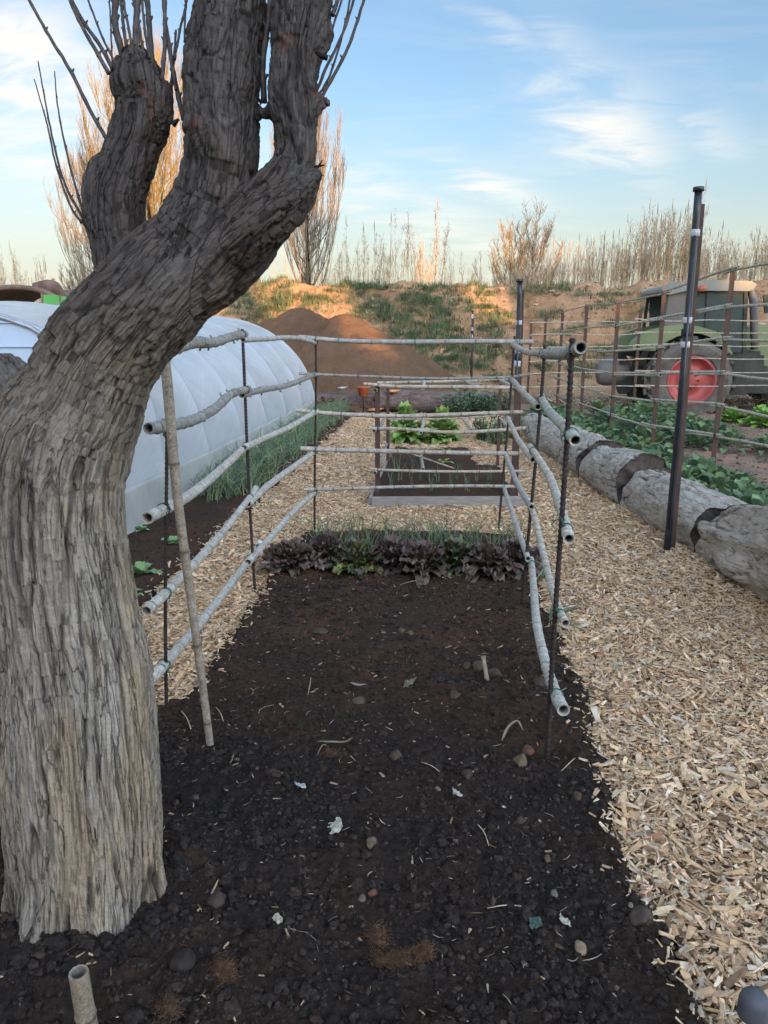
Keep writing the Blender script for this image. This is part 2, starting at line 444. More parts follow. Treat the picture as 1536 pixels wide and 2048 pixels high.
# wood chip path -------------------------------------------------------------
m_under, t, b, o = newmat('chip_bed')
x = tnoise(t, 70, 8, 0.8)
t.links.new(tramp(t, x, [(0.3, (0.08, 0.05, 0.03)), (0.5, (0.34, 0.24, 0.15)), (0.7, (0.56, 0.43, 0.29))]), b.inputs['Base Color'])
b.inputs['Roughness'].default_value = 0.9; b.inputs['Specular IOR Level'].default_value = 0.1; tbump(t, b, x, 1.0, 0.02)
def chip_mask(x, y):
    wob = 0.03 * np.sin(y * 7.3 + x) + 0.02 * np.sin(y * 17 + 2)
    right = (x > edgeR(y) - 0.015) & (x < logline(y) + 0.12)
    left = (x > -1.65 + wob) & (x < -1.06 + 0.5 * wob) & (y > 2.70)
    mid = (y > 5.58 + 0.05 * np.sin(x * 9)) & (x > -1.65 + wob) & (x < logline(y) + 0.12)
    nb = ~((x > -0.63) & (x < np.where(y < 8.4, 0.68, 0.42) + 0.03 * np.sin(y * 8)) & (y > 6.52) & (y < 10.05 + 0.1 * np.sin(x * 7)))
    let = ~((x > -0.7) & (x < 0.1) & (y > 10.35) & (y < 11.3) & (np.abs(x + .3) < .42))
    return ((right & (y < 5.7)) | left | mid) & nb & (y < 14.6) & let
def path_h(P):
    x, y = P[:, 0], P[:, 1]
    return 0.002 + 0.010 * fbm(P * 3, 3, 51) + 0.004 * fbm(P * 40, 2, 52)
mb = MB()
V, F = grid(np.arange(-1.9, 2.1, 0.03), np.arange(0.85, 14.7, 0.04), path_h)
cc = V[F].mean(1); keep = chip_mask(cc[:, 0], cc[:, 1])
mb.add(V, F[keep]); tag(build(mb, 'path', m_under), kind='structure')

m_chip, t, b, o = newmat('wood_chip')
gx = tnoise(t, 60, 4, 0.6)
c = tmix(t, 1.0, tattr(t, 'tint'), tramp(t, gx, [(0.3, (0.72, 0.72, 0.72)), (0.65, (1.08, 1.08, 1.08))]), 'MULTIPLY')
t.links.new(c, b.inputs['Base Color']); b.inputs['Roughness'].default_value = 0.75; b.inputs['Specular IOR Level'].default_value = 0.25
CH = np.array([(0.66, 0.50, 0.32), (0.72, 0.57, 0.39), (0.60, 0.43, 0.26), (0.78, 0.66, 0.50), (0.55, 0.42, 0.30), (0.50, 0.44, 0.36), (0.46, 0.27, 0.17), (0.25, 0.17, 0.11), (0.64, 0.46, 0.34), (0.70, 0.65, 0.56)])
CHW = np.array([.2, .2, .16, .11, .1, .06, .04, .03, .06, .04])
def make_chips(x, y, z0, lscale, seed, tiltsd=0.30):
    r = np.random.default_rng(seed); n = len(x)
    L = np.clip(np.exp(r.normal(math.log(0.028), 0.45, n)), 0.01, 0.085) * lscale
    W = np.clip(L * r.uniform(0.14, 0.55, n), 0.004, 0.022); T = r.uniform(0.0015, 0.0055, n)
    V = BOXV[None] * np.stack([L, W, T], 1)[:, None, :]
    # tapered, split ends and a slight twist
    tap0 = r.uniform(0.25, 1.0, n); tap1 = r.uniform(0.25, 1.0, n)
    sx = np.sign(BOXV[:, 0])
    sc_ = np.where(sx[None, :] < 0, tap0[:, None], tap1[:, None])
    V[:, :, 1] *= sc_; V[:, :, 2] *= 0.6 + 0.4 * sc_
    V[:, :, 0] += r.normal(0, 0.13, (n, 8)) * L[:, None] * 0.6
    V[:, :, 1] += r.normal(0, 0.10, (n, 8)) * W[:, None]
    V[:, :, 2] += r.normal(0, 0.12, (n, 8)) * T[:, None]
    a = r.uniform(0, 2 * math.pi, n); p = r.normal(0, tiltsd, n); q = r.normal(0, tiltsd * 1.5, n)
    ca, sa, cp, sp, cq, sq = np.cos(a), np.sin(a), np.cos(p), np.sin(p), np.cos(q), np.sin(q)
    # roll about x, pitch about y, yaw about z
    X, Y, Z = V[..., 0], V[..., 1], V[..., 2]
    Y, Z = Y * cq[:, None] - Z * sq[:, None], Y * sq[:, None] + Z * cq[:, None]
    X, Z = X * cp[:, None] + Z * sp[:, None], -X * sp[:, None] + Z * cp[:, None]
    X, Y = X * ca[:, None] - Y * sa[:, None], X * sa[:, None] + Y * ca[:, None]
    V = np.stack([X + x[:, None], Y + y[:, None], Z + z0[:, None]], -1)
    F = (BOXF[None] + (np.arange(n) * 8)[:, None, None]).reshape(-1, 4)
    c = CH[r.choice(len(CH), n, p=CHW / CHW.sum())] * r.uniform(0.75, 1.18, (n, 1))
    return V.reshape(-1, 3), F, np.repeat(np.clip(c * np.array([1.07, 0.97, 0.86]), 0, .9), 8, 0)
mb = MB()
zones = [((-1.7, 2.1, 0.9, 4.2), 7000, 1.0), ((-1.75, 2.0, 4.2, 7.5), 5200, 1.08), ((-1.75, 1.9, 7.5, 14.6), 2600, 1.3)]
for zi, ((x0, x1, y0, y1), dens, ls) in enumerate(zones):
    n = int((x1 - x0) * (y1 - y0) * dens)
    x = rng.uniform(x0, x1, n); y = rng.uniform(y0, y1, n)
    jit = rng.normal(0, 0.012, n)
    k = chip_mask(x + jit, y)
    # nothing where the camera cannot look: keeps the count down
    k &= (x < 0.66 * y + 0.35)
    x, y = x[k], y[k]
    h = path_h(np.stack([x, y, 0 * x], 1))
    edge = np.clip((x - edgeR(y)) / 0.1, 0, 1)
    z = h + 0.004 + rng.uniform(0, 1, len(x)) ** 1.5 * 0.028
    V, F, C = make_chips(x, y, z, ls, 100 + zi)
    mb.add(V, F, C)
n = 26000; x = rng.uniform(-1.7, 2.1, n); y = 0.95 + rng.uniform(0, 1, n) ** 1.3 * 6.5; k = chip_mask(x, y) & (x < 0.66 * y + .35); x, y = x[k], y[k]
V, F, C = make_chips(x, y, path_h(np.stack([x, y, 0 * x], 1)) + rng.uniform(.012, .034, len(x)), np.full(len(x), .42), 444); mb.add(V, F, C * rng.uniform(.55, 1.1, (len(x), 1)).repeat(8, 0))
# stray chips over the soil's edge and on the beds
n = 900
y = rng.uniform(1.0, 5.6, n); x = edgeR(y) - np.abs(rng.normal(0, 0.035, n))
x2 = -1.07 + np.abs(rng.normal(0, 0.04, 500)); y2 = rng.uniform(2.75, 5.6, 500)
x3 = -1.66 - np.abs(rng.normal(0, 0.05, 500)); y3 = rng.uniform(3, 12, 500)
x = np.concatenate([x, x2, x3]); y = np.concatenate([y, y2, y3]); P = np.stack([x, y, 0 * x], 1)
z = np.maximum(np.maximum(near_bed_h(P), left_bed_h(P)), 0.0) + 0.006
V, F, C = make_chips(x, y, z, np.full(len(x), 0.75), 222); mb.add(V, F, C)
tag(build(mb, 'wood_chips', m_chip, smooth=False), 'pale tan wood chips covering the paths between the beds', 'wood chips', kind='stuff')

# crumbs of soil --------------------------------------------------------------
t_ = (1 + 5 ** 0.5) / 2
ICOV = nrm(np.array([(-1, t_, 0), (1, t_, 0), (-1, -t_, 0), (1, -t_, 0), (0, -1, t_), (0, 1, t_), (0, -1, -t_), (0, 1, -t_), (t_, 0, -1), (t_, 0, 1), (-t_, 0, -1), (-t_, 0, 1)]))
ICOF = np.array([(0, 11, 5), (0, 5, 1), (0, 1, 7), (0, 7, 10), (0, 10, 11), (1, 5, 9), (5, 11, 4), (11, 10, 2), (10, 7, 6), (7, 1, 8), (3, 9, 4), (3, 4, 2), (3, 2, 6), (3, 6, 8), (3, 8, 9), (4, 9, 5), (2, 4, 11), (6, 2, 10), (8, 6, 7), (9, 8, 1)])
def make_clods(x, y, z, s, seed, flat=0.75, jit=0.30):
    r = np.random.default_rng(seed); n = len(x)
    V = ICOV[None] * (1 + r.normal(0, jit, (n, 12, 1))) * r.uniform(0.7, 1.3, (n, 1, 3)) * s[:, None, None]
    V[:, :, 2] *= flat
    V += np.stack([x, y, z], 1)[:, None, :]
    F = (ICOF[None] + (np.arange(n) * 12)[:, None, None]).reshape(-1, 3)
    return V.reshape(-1, 3), F
m_clod = simple('soil_crumb', (0.015, 0.0115, 0.0095), (0.044, 0.032, 0.025), 90, 0.95, 0.7, 0.004, tint=True)
n = 60000
y = 0.95 + (rng.uniform(0, 1, n) ** 1.5) * 4.4; x = rng.uniform(-1.3, 0.66, n)
n2 = 2500; y = np.concatenate([y, rng.uniform(3, 6.2, n2)]); x = np.concatenate([x, rng.uniform(-2.35, -1.66, n2)])
dens = vnoise(np.stack([x * 3, y * 3, 0 * x], 1), 71) + 0.35 * vnoise(np.stack([x * 11, y * 11, 0 * x], 1), 72)
k = ((x < edgeR(y) - 0.01) | (x < -1.5)) & (dens > rng.uniform(-0.9, 0.6, len(x))) & ((x > -1.05) | (y < 2.7) | (x < -1.6))
x, y = x[k], y[k]; P = np.stack([x, y, 0 * x], 1)
s = np.clip(np.exp(rng.normal(math.log(0.0036), 0.55, len(x))), 0.0016, 0.0115) * np.where(y < 2.6, 1.0, 0.85)
z = np.maximum(near_bed_h(P), left_bed_h(P)) + s * 0.35
V, F = make_clods(x, y, z, s, 5)
mb = MB(); tn = rng.uniform(0.5, 1.5, (len(x), 1)) * np.array([1, 0.95, 0.9]) * np.where(rng.uniform(size=(len(x), 1)) < 0.05, 2.2, 1.0)
mb.add(V, F, np.repeat(tn, 12, 0)); tag(build(mb, 'soil_crumbs', m_clod, smooth=False), 'dark crumbs and clods lying on the worked bed', 'soil crumbs', kind='stuff')

def make_lumps(x, y, z, s, seed):
    r = np.random.default_rng(seed); E = {}; V0 = [tuple(v) for v in ICOV]; F0 = []
    def mid(a, b):
        k = (min(a, b), max(a, b))
        if k not in E: m_ = np.array(V0[a]) + V0[b]; V0.append(tuple(m_ / np.linalg.norm(m_))); E[k] = len(V0) - 1
        return E[k]
    for a, b, c in ICOF: d, e, f = mid(a, b), mid(b, c), mid(c, a); F0 += [(a, d, f), (b, e, d), (c, f, e), (d, e, f)]
    B = np.array(V0); n = len(x); off = r.uniform(0, 90, (n, 1, 3)); P = (B[None] * 1.3 + off).reshape(-1, 3)
    k = 1 + .42 * vnoise(P, 3) + .28 * vnoise(P * 2.7, 4) + r.normal(0, .11, len(P))
    V = B[None] * k.reshape(n, -1, 1) * r.uniform(.7, 1.3, (n, 1, 3)) * s[:, None, None]; V[:, :, 2] *= .7
    V += np.stack([x, y, z], 1)[:, None, :]; F = (np.array(F0)[None] + (np.arange(n) * len(B))[:, None, None]).reshape(-1, 3)
    return V.reshape(-1, 3), F, len(B)
n = 2600; y = 1.0 + rng.uniform(0, 1, n) ** 1.4 * 3.4; x = rng.uniform(-1.15, .6, n)
dn = vnoise(np.stack([x * 3.5, y * 3.5, 0 * x], 1), 171); k = (x < edgeR(y) - .03) & ((x > -1.03) | (y < 2.6)) & (dn > rng.uniform(-.5, .5, n)); x, y = x[k], y[k]; aa_ = rng.uniform(-3.6, .9, 260); rr_ = rng.normal(.20, .022, 260); x = np.concatenate([x, -.86 + rr_ * np.cos(aa_)]); y = np.concatenate([y, 1.61 + rr_ * np.sin(aa_)])
s = np.clip(np.exp(rng.normal(math.log(.0085), .42, len(x))), .004, .019); V, F, nb_ = make_lumps(x, y, near_bed_h(np.stack([x, y, 0 * x], 1)) + s * .25, s, 12)
mb = MB(); mb.add(V, F, np.repeat(rng.uniform(.6, 1.3, (len(x), 1)) * np.where(rng.uniform(size=(len(x), 1)) < .25, 1.0, 0) * [.5, .25, .1] + rng.uniform(.5, 1.1, (len(x), 1)), nb_, 0)); tag(build(mb, 'soil_lumps', m_clod, smooth=False), 'knobbly dark lumps of earth in the near bed', 'soil lumps', kind='stuff')

# straw, splinters and roots littered on the beds ------------------------------
m_straw = simple('straw_bits', (0.30, 0.22, 0.13), (0.62, 0.52, 0.38), 30, 0.8, tint=True)
mb = MB(); n = 1500
y = 0.95 + (rng.uniform(0, 1, n) ** 1.15) * 4.3; x = rng.uniform(-1.2, 0.62, n)
k = (x < edgeR(y) - 0.01) & ((x > -1.05) | (y < 2.7)); x, y = x[k], y[k]; n = len(x)
zz = near_bed_h(np.stack([x, y, 0 * x], 1)) + 0.006
for i in range(n):
    L = float(np.clip(rng.lognormal(math.log(0.011), 0.7), 0.004, 0.11)); a = rng.uniform(0, 6.28)
    w = rng.uniform(0.0007, 0.0018)
    d = np.array([math.cos(a), math.sin(a), rng.normal(0, 0.2)]); q = np.array([-d[1], d[0], 0])
    bend = rng.normal(0, 0.15)
    pts = [np.array([x[i], y[i], zz[i]]) + d * L * (s_ - .5) + q * bend * L * (4 * (s_ - .5) ** 2) for s_ in (0, .33, .66, 1)]
    tt = [(.8, .8, .8), (1.0, .96, .9), (0.4, 0.32, 0.27), (0.3, 0.22, 0.17)][rng.integers(4)]
    add_tube(mb, pts, [w * .6, w, w, w * .5], 3, False, tt)
tag(build(mb, 'straw_litter', m_straw), 'pale straw ends and root threads littered over dark soil', 'straw litter', kind='stuff')
n = 420; y = 0.95 + (rng.uniform(0, 1, n) ** 1.2) * 4.3; x = rng.uniform(-1.1, 0.6, n); k = (x < edgeR(y) - .01) & ((x > -1.05) | (y < 2.7)); x, y = x[k], y[k]
V, F, C = make_chips(x, y, near_bed_h(np.stack([x, y, 0 * x], 1)) + 0.004, np.full(len(x), 0.5), 333)
mb = MB(); mb.add(V, F, C * 0.62); tag(build(mb, 'chip_litter', m_chip, smooth=False), 'single pale wood chips scattered over the dark bed', 'chip litter', kind='stuff')

# ================================================================== BANK BEHIND THE GARDEN
def at_px_x(px, y): return aty(px, 670, y)[0]
CREST = [(150, 0.0), (230, 0.2), (330, 2.2), (430, 2.9), (500, 3.05), (570, 3.2), (625, 3.0), (690, 3.05), (735, 2.95), (800, 3.1), (850, 3.0), (915, 3.1), (960, 2.9), (1000, 3.1), (1040, 2.85), (1090, 2.95), (1175, 3.1), (1215, 2.85), (1290, 3.15), (1370, 3.0), (1470, 3.0), (1530, 3.1), (1800, 3.1), (2300, 3.0)]
cxs = [at_px_x(p, 24.0) for p, h in CREST]; chs = [h for p, h in CREST]
def bank_h(P):
    x, y = P[:, 0], P[:, 1]
    top = np.interp(x, cxs, chs)
    lump = 0.16 * np.abs(vnoise(np.stack([x * 0.55, 0 * x, 0 * x], 1), 61)) + 0.10 * vnoise(np.stack([x * 1.6, y * 0.3, 0 * x], 1), 62)
    top = top + lump * (top > 0.5)
    yb = 20.2 + 0.5 * vnoise(np.stack([x * 0.25, 0 * x, 0 * x], 1), 63); yc = 24.0
    u = np.clip((y - yb) / (yc - yb), 0, 1)
    f = np.where(y < yc, u ** 0.85 * (1 - 0.18 * (1 - u)), 1 - sstep(25.5, 29.5, y) * 0.85)
    g = f * top
    gully = np.abs(vnoise(np.stack([x * 1.1 + 0.4 * vnoise(P * 0.9, 64), y * 0.25, 0 * x], 1), 65))
    g -= 0.30 * (1 - sstep(0.0, 0.30, gully)) * u * (1 - u) * 2 * (top > 0.5)
    g += (0.12 * fbm(P * 1.5, 3, 66) + 0.06 * fbm(P * 5, 3, 67)) * np.minimum(g, 1)
    return g - 0.08
m_bank, t, b, o = newmat('bank_earth')
x1 = tnoise(t, 0.7, 8, 0.7, stretch=(1, 1, 0.6)); x2 = tnoise(t, 6, 10, 0.8); x3 = tnoise(t, 22, 4, 0.7)
c = tramp(t, x1, [(0.28, (0.31, 0.175, 0.095)), (0.5, (0.45, 0.275, 0.16)), (0.72, (0.54, 0.365, 0.23))])
c = tmix(t, 0.75, c, tramp(t, x2, [(0.3, (0.45, 0.43, 0.42)), (0.48, (0.95, 0.95, 0.95)), (0.75, (1.1, 1.08, 1.05))]), 'MULTIPLY')
t.links.new(c, b.inputs['Base Color']); b.inputs['Roughness'].default_value = 0.95; b.inputs['Specular IOR Level'].default_value = 0.08
tbump(t, b, tmix(t, 0.5, x2, x3), 1.0, 0.14)
mb = MB()
V, F = grid(np.concatenate([np.linspace(-13, 15, 400), np.linspace(15.3, 30, 40)]), np.concatenate([np.linspace(19.4, 24.6, 90), np.linspace(24.8, 30, 14)]), bank_h); mb.add(V, F)
tag(build(mb, 'hills', m_bank), kind='structure')

# brown heap in front of the bank
pk = [aty(600, 615, 18.9), aty(690, 628, 18.6), aty(530, 660, 18.9)]
def heap_h(P):
    x, y = P[:, 0], P[:, 1]; h = np.full(len(P), -1.0)
    w = 0.20 * vnoise(P * 0.9, 81) + 0.13 * vnoise(P * 2.5, 82) + .05 * vnoise(P * 6, 84)
    for q in pk:
        d = np.hypot(x - q[0], y - q[1])
        hh = q[2] - 0.615 * (np.sqrt(d * d + 0.04) - 0.2) + w * np.clip(d, 0, 1)
        h = np.maximum(h, hh)
    return h + 0.05 * fbm(P * 4, 4, 83)
m_heap, t, b, o = newmat('heap_earth')
x1 = tnoise(t, 0.8, 6, 0.65); x2 = tnoise(t, 16, 9, 0.8)
c = tramp(t, x1, [(0.3, (0.16, 0.095, 0.060)), (0.7, (0.25, 0.152, 0.092))])
c = tmix(t, 0.7, c, tramp(t, x2, [(0.3, (0.55, 0.55, 0.55)), (0.6, (1.0, 1.0, 1.0))]), 'MULTIPLY')
t.links.new(c, b.inputs['Base Color']); b.inputs['Roughness'].default_value = 0.95; b.inputs['Specular IOR Level'].default_value = 0.08
tbump(t, b, x2, 1.0, 0.07)
V, F = grid(np.linspace(-9.5, 2.5, 170), np.linspace(13.5, 22.5, 120), heap_h)
k = (V[F][:, :, 2].max(1) > -0.12); mb = MB(); mb.add(V, F[k])
o = build(mb, 'soil_heap', m_heap, base=(-3, 18.7, 0)); tag(o, 'large brown twin-peaked soil heap in front of the orange bank', 'soil heap')

# weeds on the bank ------------------------------------------------------------
m_grass = simple('weed_green', (0.065, 0.095, 0.05), (0.15, 0.19, 0.11), 3, 0.7, tint=True, spec=0.15)
def bank_z(x, y): return float(max(bank_h(np.array([[x, y, 0.]]))[0], -0.05))
patches = [(520, 585, 60, 30), (590, 600, 40, 14), (520, 625, 70, 22), (640, 605, 40, 18), (690, 575, 45, 14), (722, 595, 32, 36), (745, 620, 25, 22), (560, 610, 26, 16), (850, 590, 45, 22), (790, 625, 45, 16),
    (865, 640, 46, 34), (890, 612, 30, 18), (800, 665, 60, 20), (840, 705, 50, 26), (900, 730, 45, 16), (760, 605, 22, 14), (955, 590, 35, 34), (985, 632, 34, 18), (975, 662, 30, 18), (966, 722, 28, 22), (1000, 755, 30, 12), (890, 662, 40, 18), (920, 700, 40, 22), (1050, 588, 30, 10), (1088, 580, 18, 12), (1125, 575, 26, 10), (1100, 630, 26, 10), (1175, 590, 20, 10), (1225, 592, 30, 12), (1290, 612, 34, 16), (1195, 610, 22, 10), (1180, 740, 40, 16), (1230, 710, 30, 10), (1090, 735, 24, 10), (1450, 600, 30, 12), (460, 560, 40, 10), (770, 640, 40, 12), (830, 600, 40, 14), (850, 680, 60, 14), (940, 690, 40, 16), (700, 640, 26, 12), (1010, 700, 26, 14), (1020, 640, 22, 14), (1140, 660, 34, 10), (1240, 650, 30, 9), (1310, 590, 36, 9), (1390, 585, 30, 8), (1200, 700, 34, 12), (800, 740, 40, 8), (880, 765, 40, 8), (1110, 700, 30, 12), (670, 650, 24, 12), (780, 575, 40, 7), (730, 572, 50, 8), (870, 574, 40, 7), (560, 565, 60, 8)]
mb = MB(); rg = np.random.default_rng(4)
ygrid = np.linspace(19.8, 24.4, 60)
def bank_hit(px, py):
    """where the ray through this pixel meets the bank"""
    d = ray(px, py); ts = ygrid / d[1]; Pp = np.stack([d[0] * ts, ygrid, CAMH + d[2] * ts], 1)
    hh = bank_h(Pp * [1, 1, 0]); k = np.where(hh > Pp[:, 2])[0]
    return (Pp[k[0]][0], Pp[k[0]][1], hh[k[0]]) if len(k) else None
def blades(mb, p, n, L, spread, w, r, tint=None, droop=0.5, lean=0.6):
    a = r.uniform(0, 2 * math.pi, n); ln = L * r.uniform(0.5, 1.15, n)
    lx = r.uniform(0.05, lean, n)
    o_ = np.stack([r.normal(0, spread, n), r.normal(0, spread, n), 0 * a], 1) + np.asarray(p)
    d = np.stack([np.cos(a), np.sin(a), 0 * a], 1); q = np.stack([-np.sin(a), np.cos(a), 0 * a], 1)
    ks = np.array([0, .35, .7, 1.0]); ws = np.array([1.0, .9, .6, 0.05]) * w
    V = np.zeros((n, 4, 2, 3))
    for i, k_ in enumerate(ks):
        c_ = o_ + d * (ln * lx * k_ ** 1.4)[:, None] + np.array([0, 0, 1.]) * (ln * (k_ - droop * lx * k_ * k_))[:, None]
        V[:, i, 0] = c_ - q * ws[i] / 2; V[:, i, 1] = c_ + q * ws[i] / 2
    base = (np.arange(n) * 8)[:, None, None]
    f = np.array([[0, 1, 3, 2], [2, 3, 5, 4], [4, 5, 7, 6]])
    F = (f[None] + base).reshape(-1, 4)
    c = r.uniform(0.7, 1.3, (n, 1)) * np.ones(3) if tint is None else np.asarray(tint)[None] * r.uniform(0.75, 1.25, (n, 1))
    mb.add(V.reshape(-1, 3), F, np.repeat(c, 8, 0))
for (px, py, w, h) in patches:
    cnt = int(max(6, w * h / 26))
    for k in range(cnt):
        a = rg.uniform(0, 6.28); rr = rg.uniform(0, 1) ** 0.5 * rg.uniform(.8, 1.25)
        q = bank_hit(px + w * rr * math.cos(a), py + h * rr * math.sin(a) + 4)
        if q is None: continue
        g = rg.uniform(0.7, 1.25)
        blades(mb, q, 26, rg.uniform(0.12, 0.27), 0.10, 0.014, rg, (g, g * rg.uniform(0.95, 1.12), g * 0.95), 0.5, 0.9)
tb = rg.uniform(-9, 12, 500)
for x_ in tb:
    y_ = rg.uniform(20.2, 24); 
    blades(mb, (x_, y_, bank_z(x_, y_)), 8, 0.10, 0.06, 0.012, rg, (1.3, 1.2, 0.9), 0.5, 0.9)
tag(build(mb, 'grass', m_grass), 'green weed and grass tufts growing on the earth bank', 'grass', kind='stuff')

# unseen rise added behind the camera to keep low sun off the garden ---------
TAN = math.tan(R(SUN_EL)) / math.cos(R(SUN_AZ)) ; KX = math.tan(R(SUN_AZ)); YC = -45.0
def crest_pos(P): return P[0] + KX * (P[1] - YC), P[2] + TAN * (P[1] - YC)
notches = []  # dips shaped to drop sun patches on bank, heap and trees
def notch(px, py, y, halfw, drop): 
    P = aty(px, py, y); X, Z = crest_pos(P); notches.append((X, halfw, Z - drop))
notch(650, 600, 22.6, 1.4, 1.2)
notch(700, 660, 18.5, 0.6, 0.1)
notch(722, 672, 18.2, 0.50, 0.45)
notch(998, 610, 22.8, 0.5, 0.9)
notch(440, 612, 22.0, 0.5, 0.3)
notch(318, 420, 42.0, 1.5, 0.4)
notch(1000, 540, 29.0, 0.7, 0.2)
notch(300, 200, 42.0, 3.0, 0.5)
xs = np.arange(-60, 120, 0.12)
hc = 17.6 + 0.8 * vnoise(np.stack([xs * 0.35, 0 * xs, 0 * xs], 1), 91) + 0.22 * vnoise(np.stack([xs * 1.3, 0 * xs, 0 * xs], 1), 92)
for X, hw, zf in notches:
    e = sstep(hw * 1.35, hw * 0.75, np.abs(xs - X + 0.1 * np.sin(xs * 5))); hc = hc * (1 - e) + np.minimum(hc, zf) * e
rows = [(-30.0, -0.1), (-36, 0.35), (-42, 0.85), (-45, 1.0), (-46.5, 0.95), (-56, 0.5), (-70, -0.02)]
def rowh(y_, f_):
    return hc if f_ > 0.99 else np.minimum(15, hc) * f_ - (0.25 if 0.8 < f_ < 0.99 else 0)
# the dips in the crest run along the sun's direction
V = np.concatenate([np.stack([xs - KX * (y_ - YC), 0 * xs + y_, rowh(y_, f_)], 1) for y_, f_ in rows])
n = len(xs); i = np.arange(len(rows) - 1)[:, None] * n; j = np.arange(n - 1)[None, :]
mb = MB(); mb.add(V, np.stack([i + j, i + j + 1, i + j + n + 1, i + j + n], -1).reshape(-1, 4))
tag(build(mb, 'hills', m_earth), kind='structure')  # unseen shade caster, added behind the camera
# ================================================================== POLLARDED TREE (foreground)
m_bark, t, b, o = newmat('tree_bark')
bc = tattr(t, 'bark', 'Vector')
h1 = tnoise(t, 60, 9, 0.78, bc, 0.6); h2 = tnoise(t, 12, 6, 0.65, bc, 1.0); h3 = tnoise(t, 170, 5, 0.75, t.nodes.new('ShaderNodeTexCoord').outputs['Object'])
patch = tnoise(t, 5.0, 5, 0.65, stretch=(1, 1, .3))
cav = tattr(t, 'cav', 'Fac')
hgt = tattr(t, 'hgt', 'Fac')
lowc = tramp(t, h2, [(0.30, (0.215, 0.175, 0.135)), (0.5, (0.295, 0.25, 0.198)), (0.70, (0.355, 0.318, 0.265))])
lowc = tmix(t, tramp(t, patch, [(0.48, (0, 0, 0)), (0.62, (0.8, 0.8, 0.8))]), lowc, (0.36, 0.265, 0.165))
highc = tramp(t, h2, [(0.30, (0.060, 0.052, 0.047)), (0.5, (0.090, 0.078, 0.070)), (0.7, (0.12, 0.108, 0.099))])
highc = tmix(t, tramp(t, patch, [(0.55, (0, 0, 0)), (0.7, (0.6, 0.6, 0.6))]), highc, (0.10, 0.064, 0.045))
c = tmix(t, hgt, lowc, highc)  # upper bark is darker by nature and also carries some shading in its colour
c = tmix(t, 0.6, c, tramp(t, h3, [(0.3, (0.62, 0.62, 0.62)), (0.5, (1, 1, 1)), (0.72, (1.4, 1.4, 1.4))]), 'MULTIPLY')
c = tmix(t, 0.75, c, tramp(t, h1, [(0.28, (0.38, 0.36, 0.34)), (0.45, (0.90, 0.90, 0.90)), (0.7, (1.28, 1.26, 1.23))]), 'MULTIPLY')
hf = tnoise(t, 20, 6, 0.55, bc, 1.0); hf2 = tnoise(t, 55, 4, 0.5, bc, 0.8)
def crack(x, w):
    return tramp(t, x, [(0.5 - w, (1, 1, 1)), (0.5, (0, 0, 0)), (0.5 + w, (1, 1, 1))])
cr = tmix(t, 1.0, crack(hf, 0.016), tmix(t, 0.55, crack(hf2, 0.035), (1, 1, 1)), 'MULTIPLY')
c = tmix(t, 1.0, c, tmix(t, 0.62, (1, 1, 1), cr), 'MULTIPLY')
c = tmix(t, cav, c, (0.030, 0.024, 0.020))
c = tmix(t, tattr(t, 'redw', 'Fac'), c, (0.13, 0.055, 0.038))
t.links.new(c, b.inputs['Base Color']); b.inputs['Roughness'].default_value = 0.88; b.inputs['Specular IOR Level'].default_value = 0.2
hh = tmix(t, 0.5, tmix(t, 0.35, tmix(t, 0.5, h1, h2), h3), cr)
tbump(t, b, hh, 1.0, 0.010)

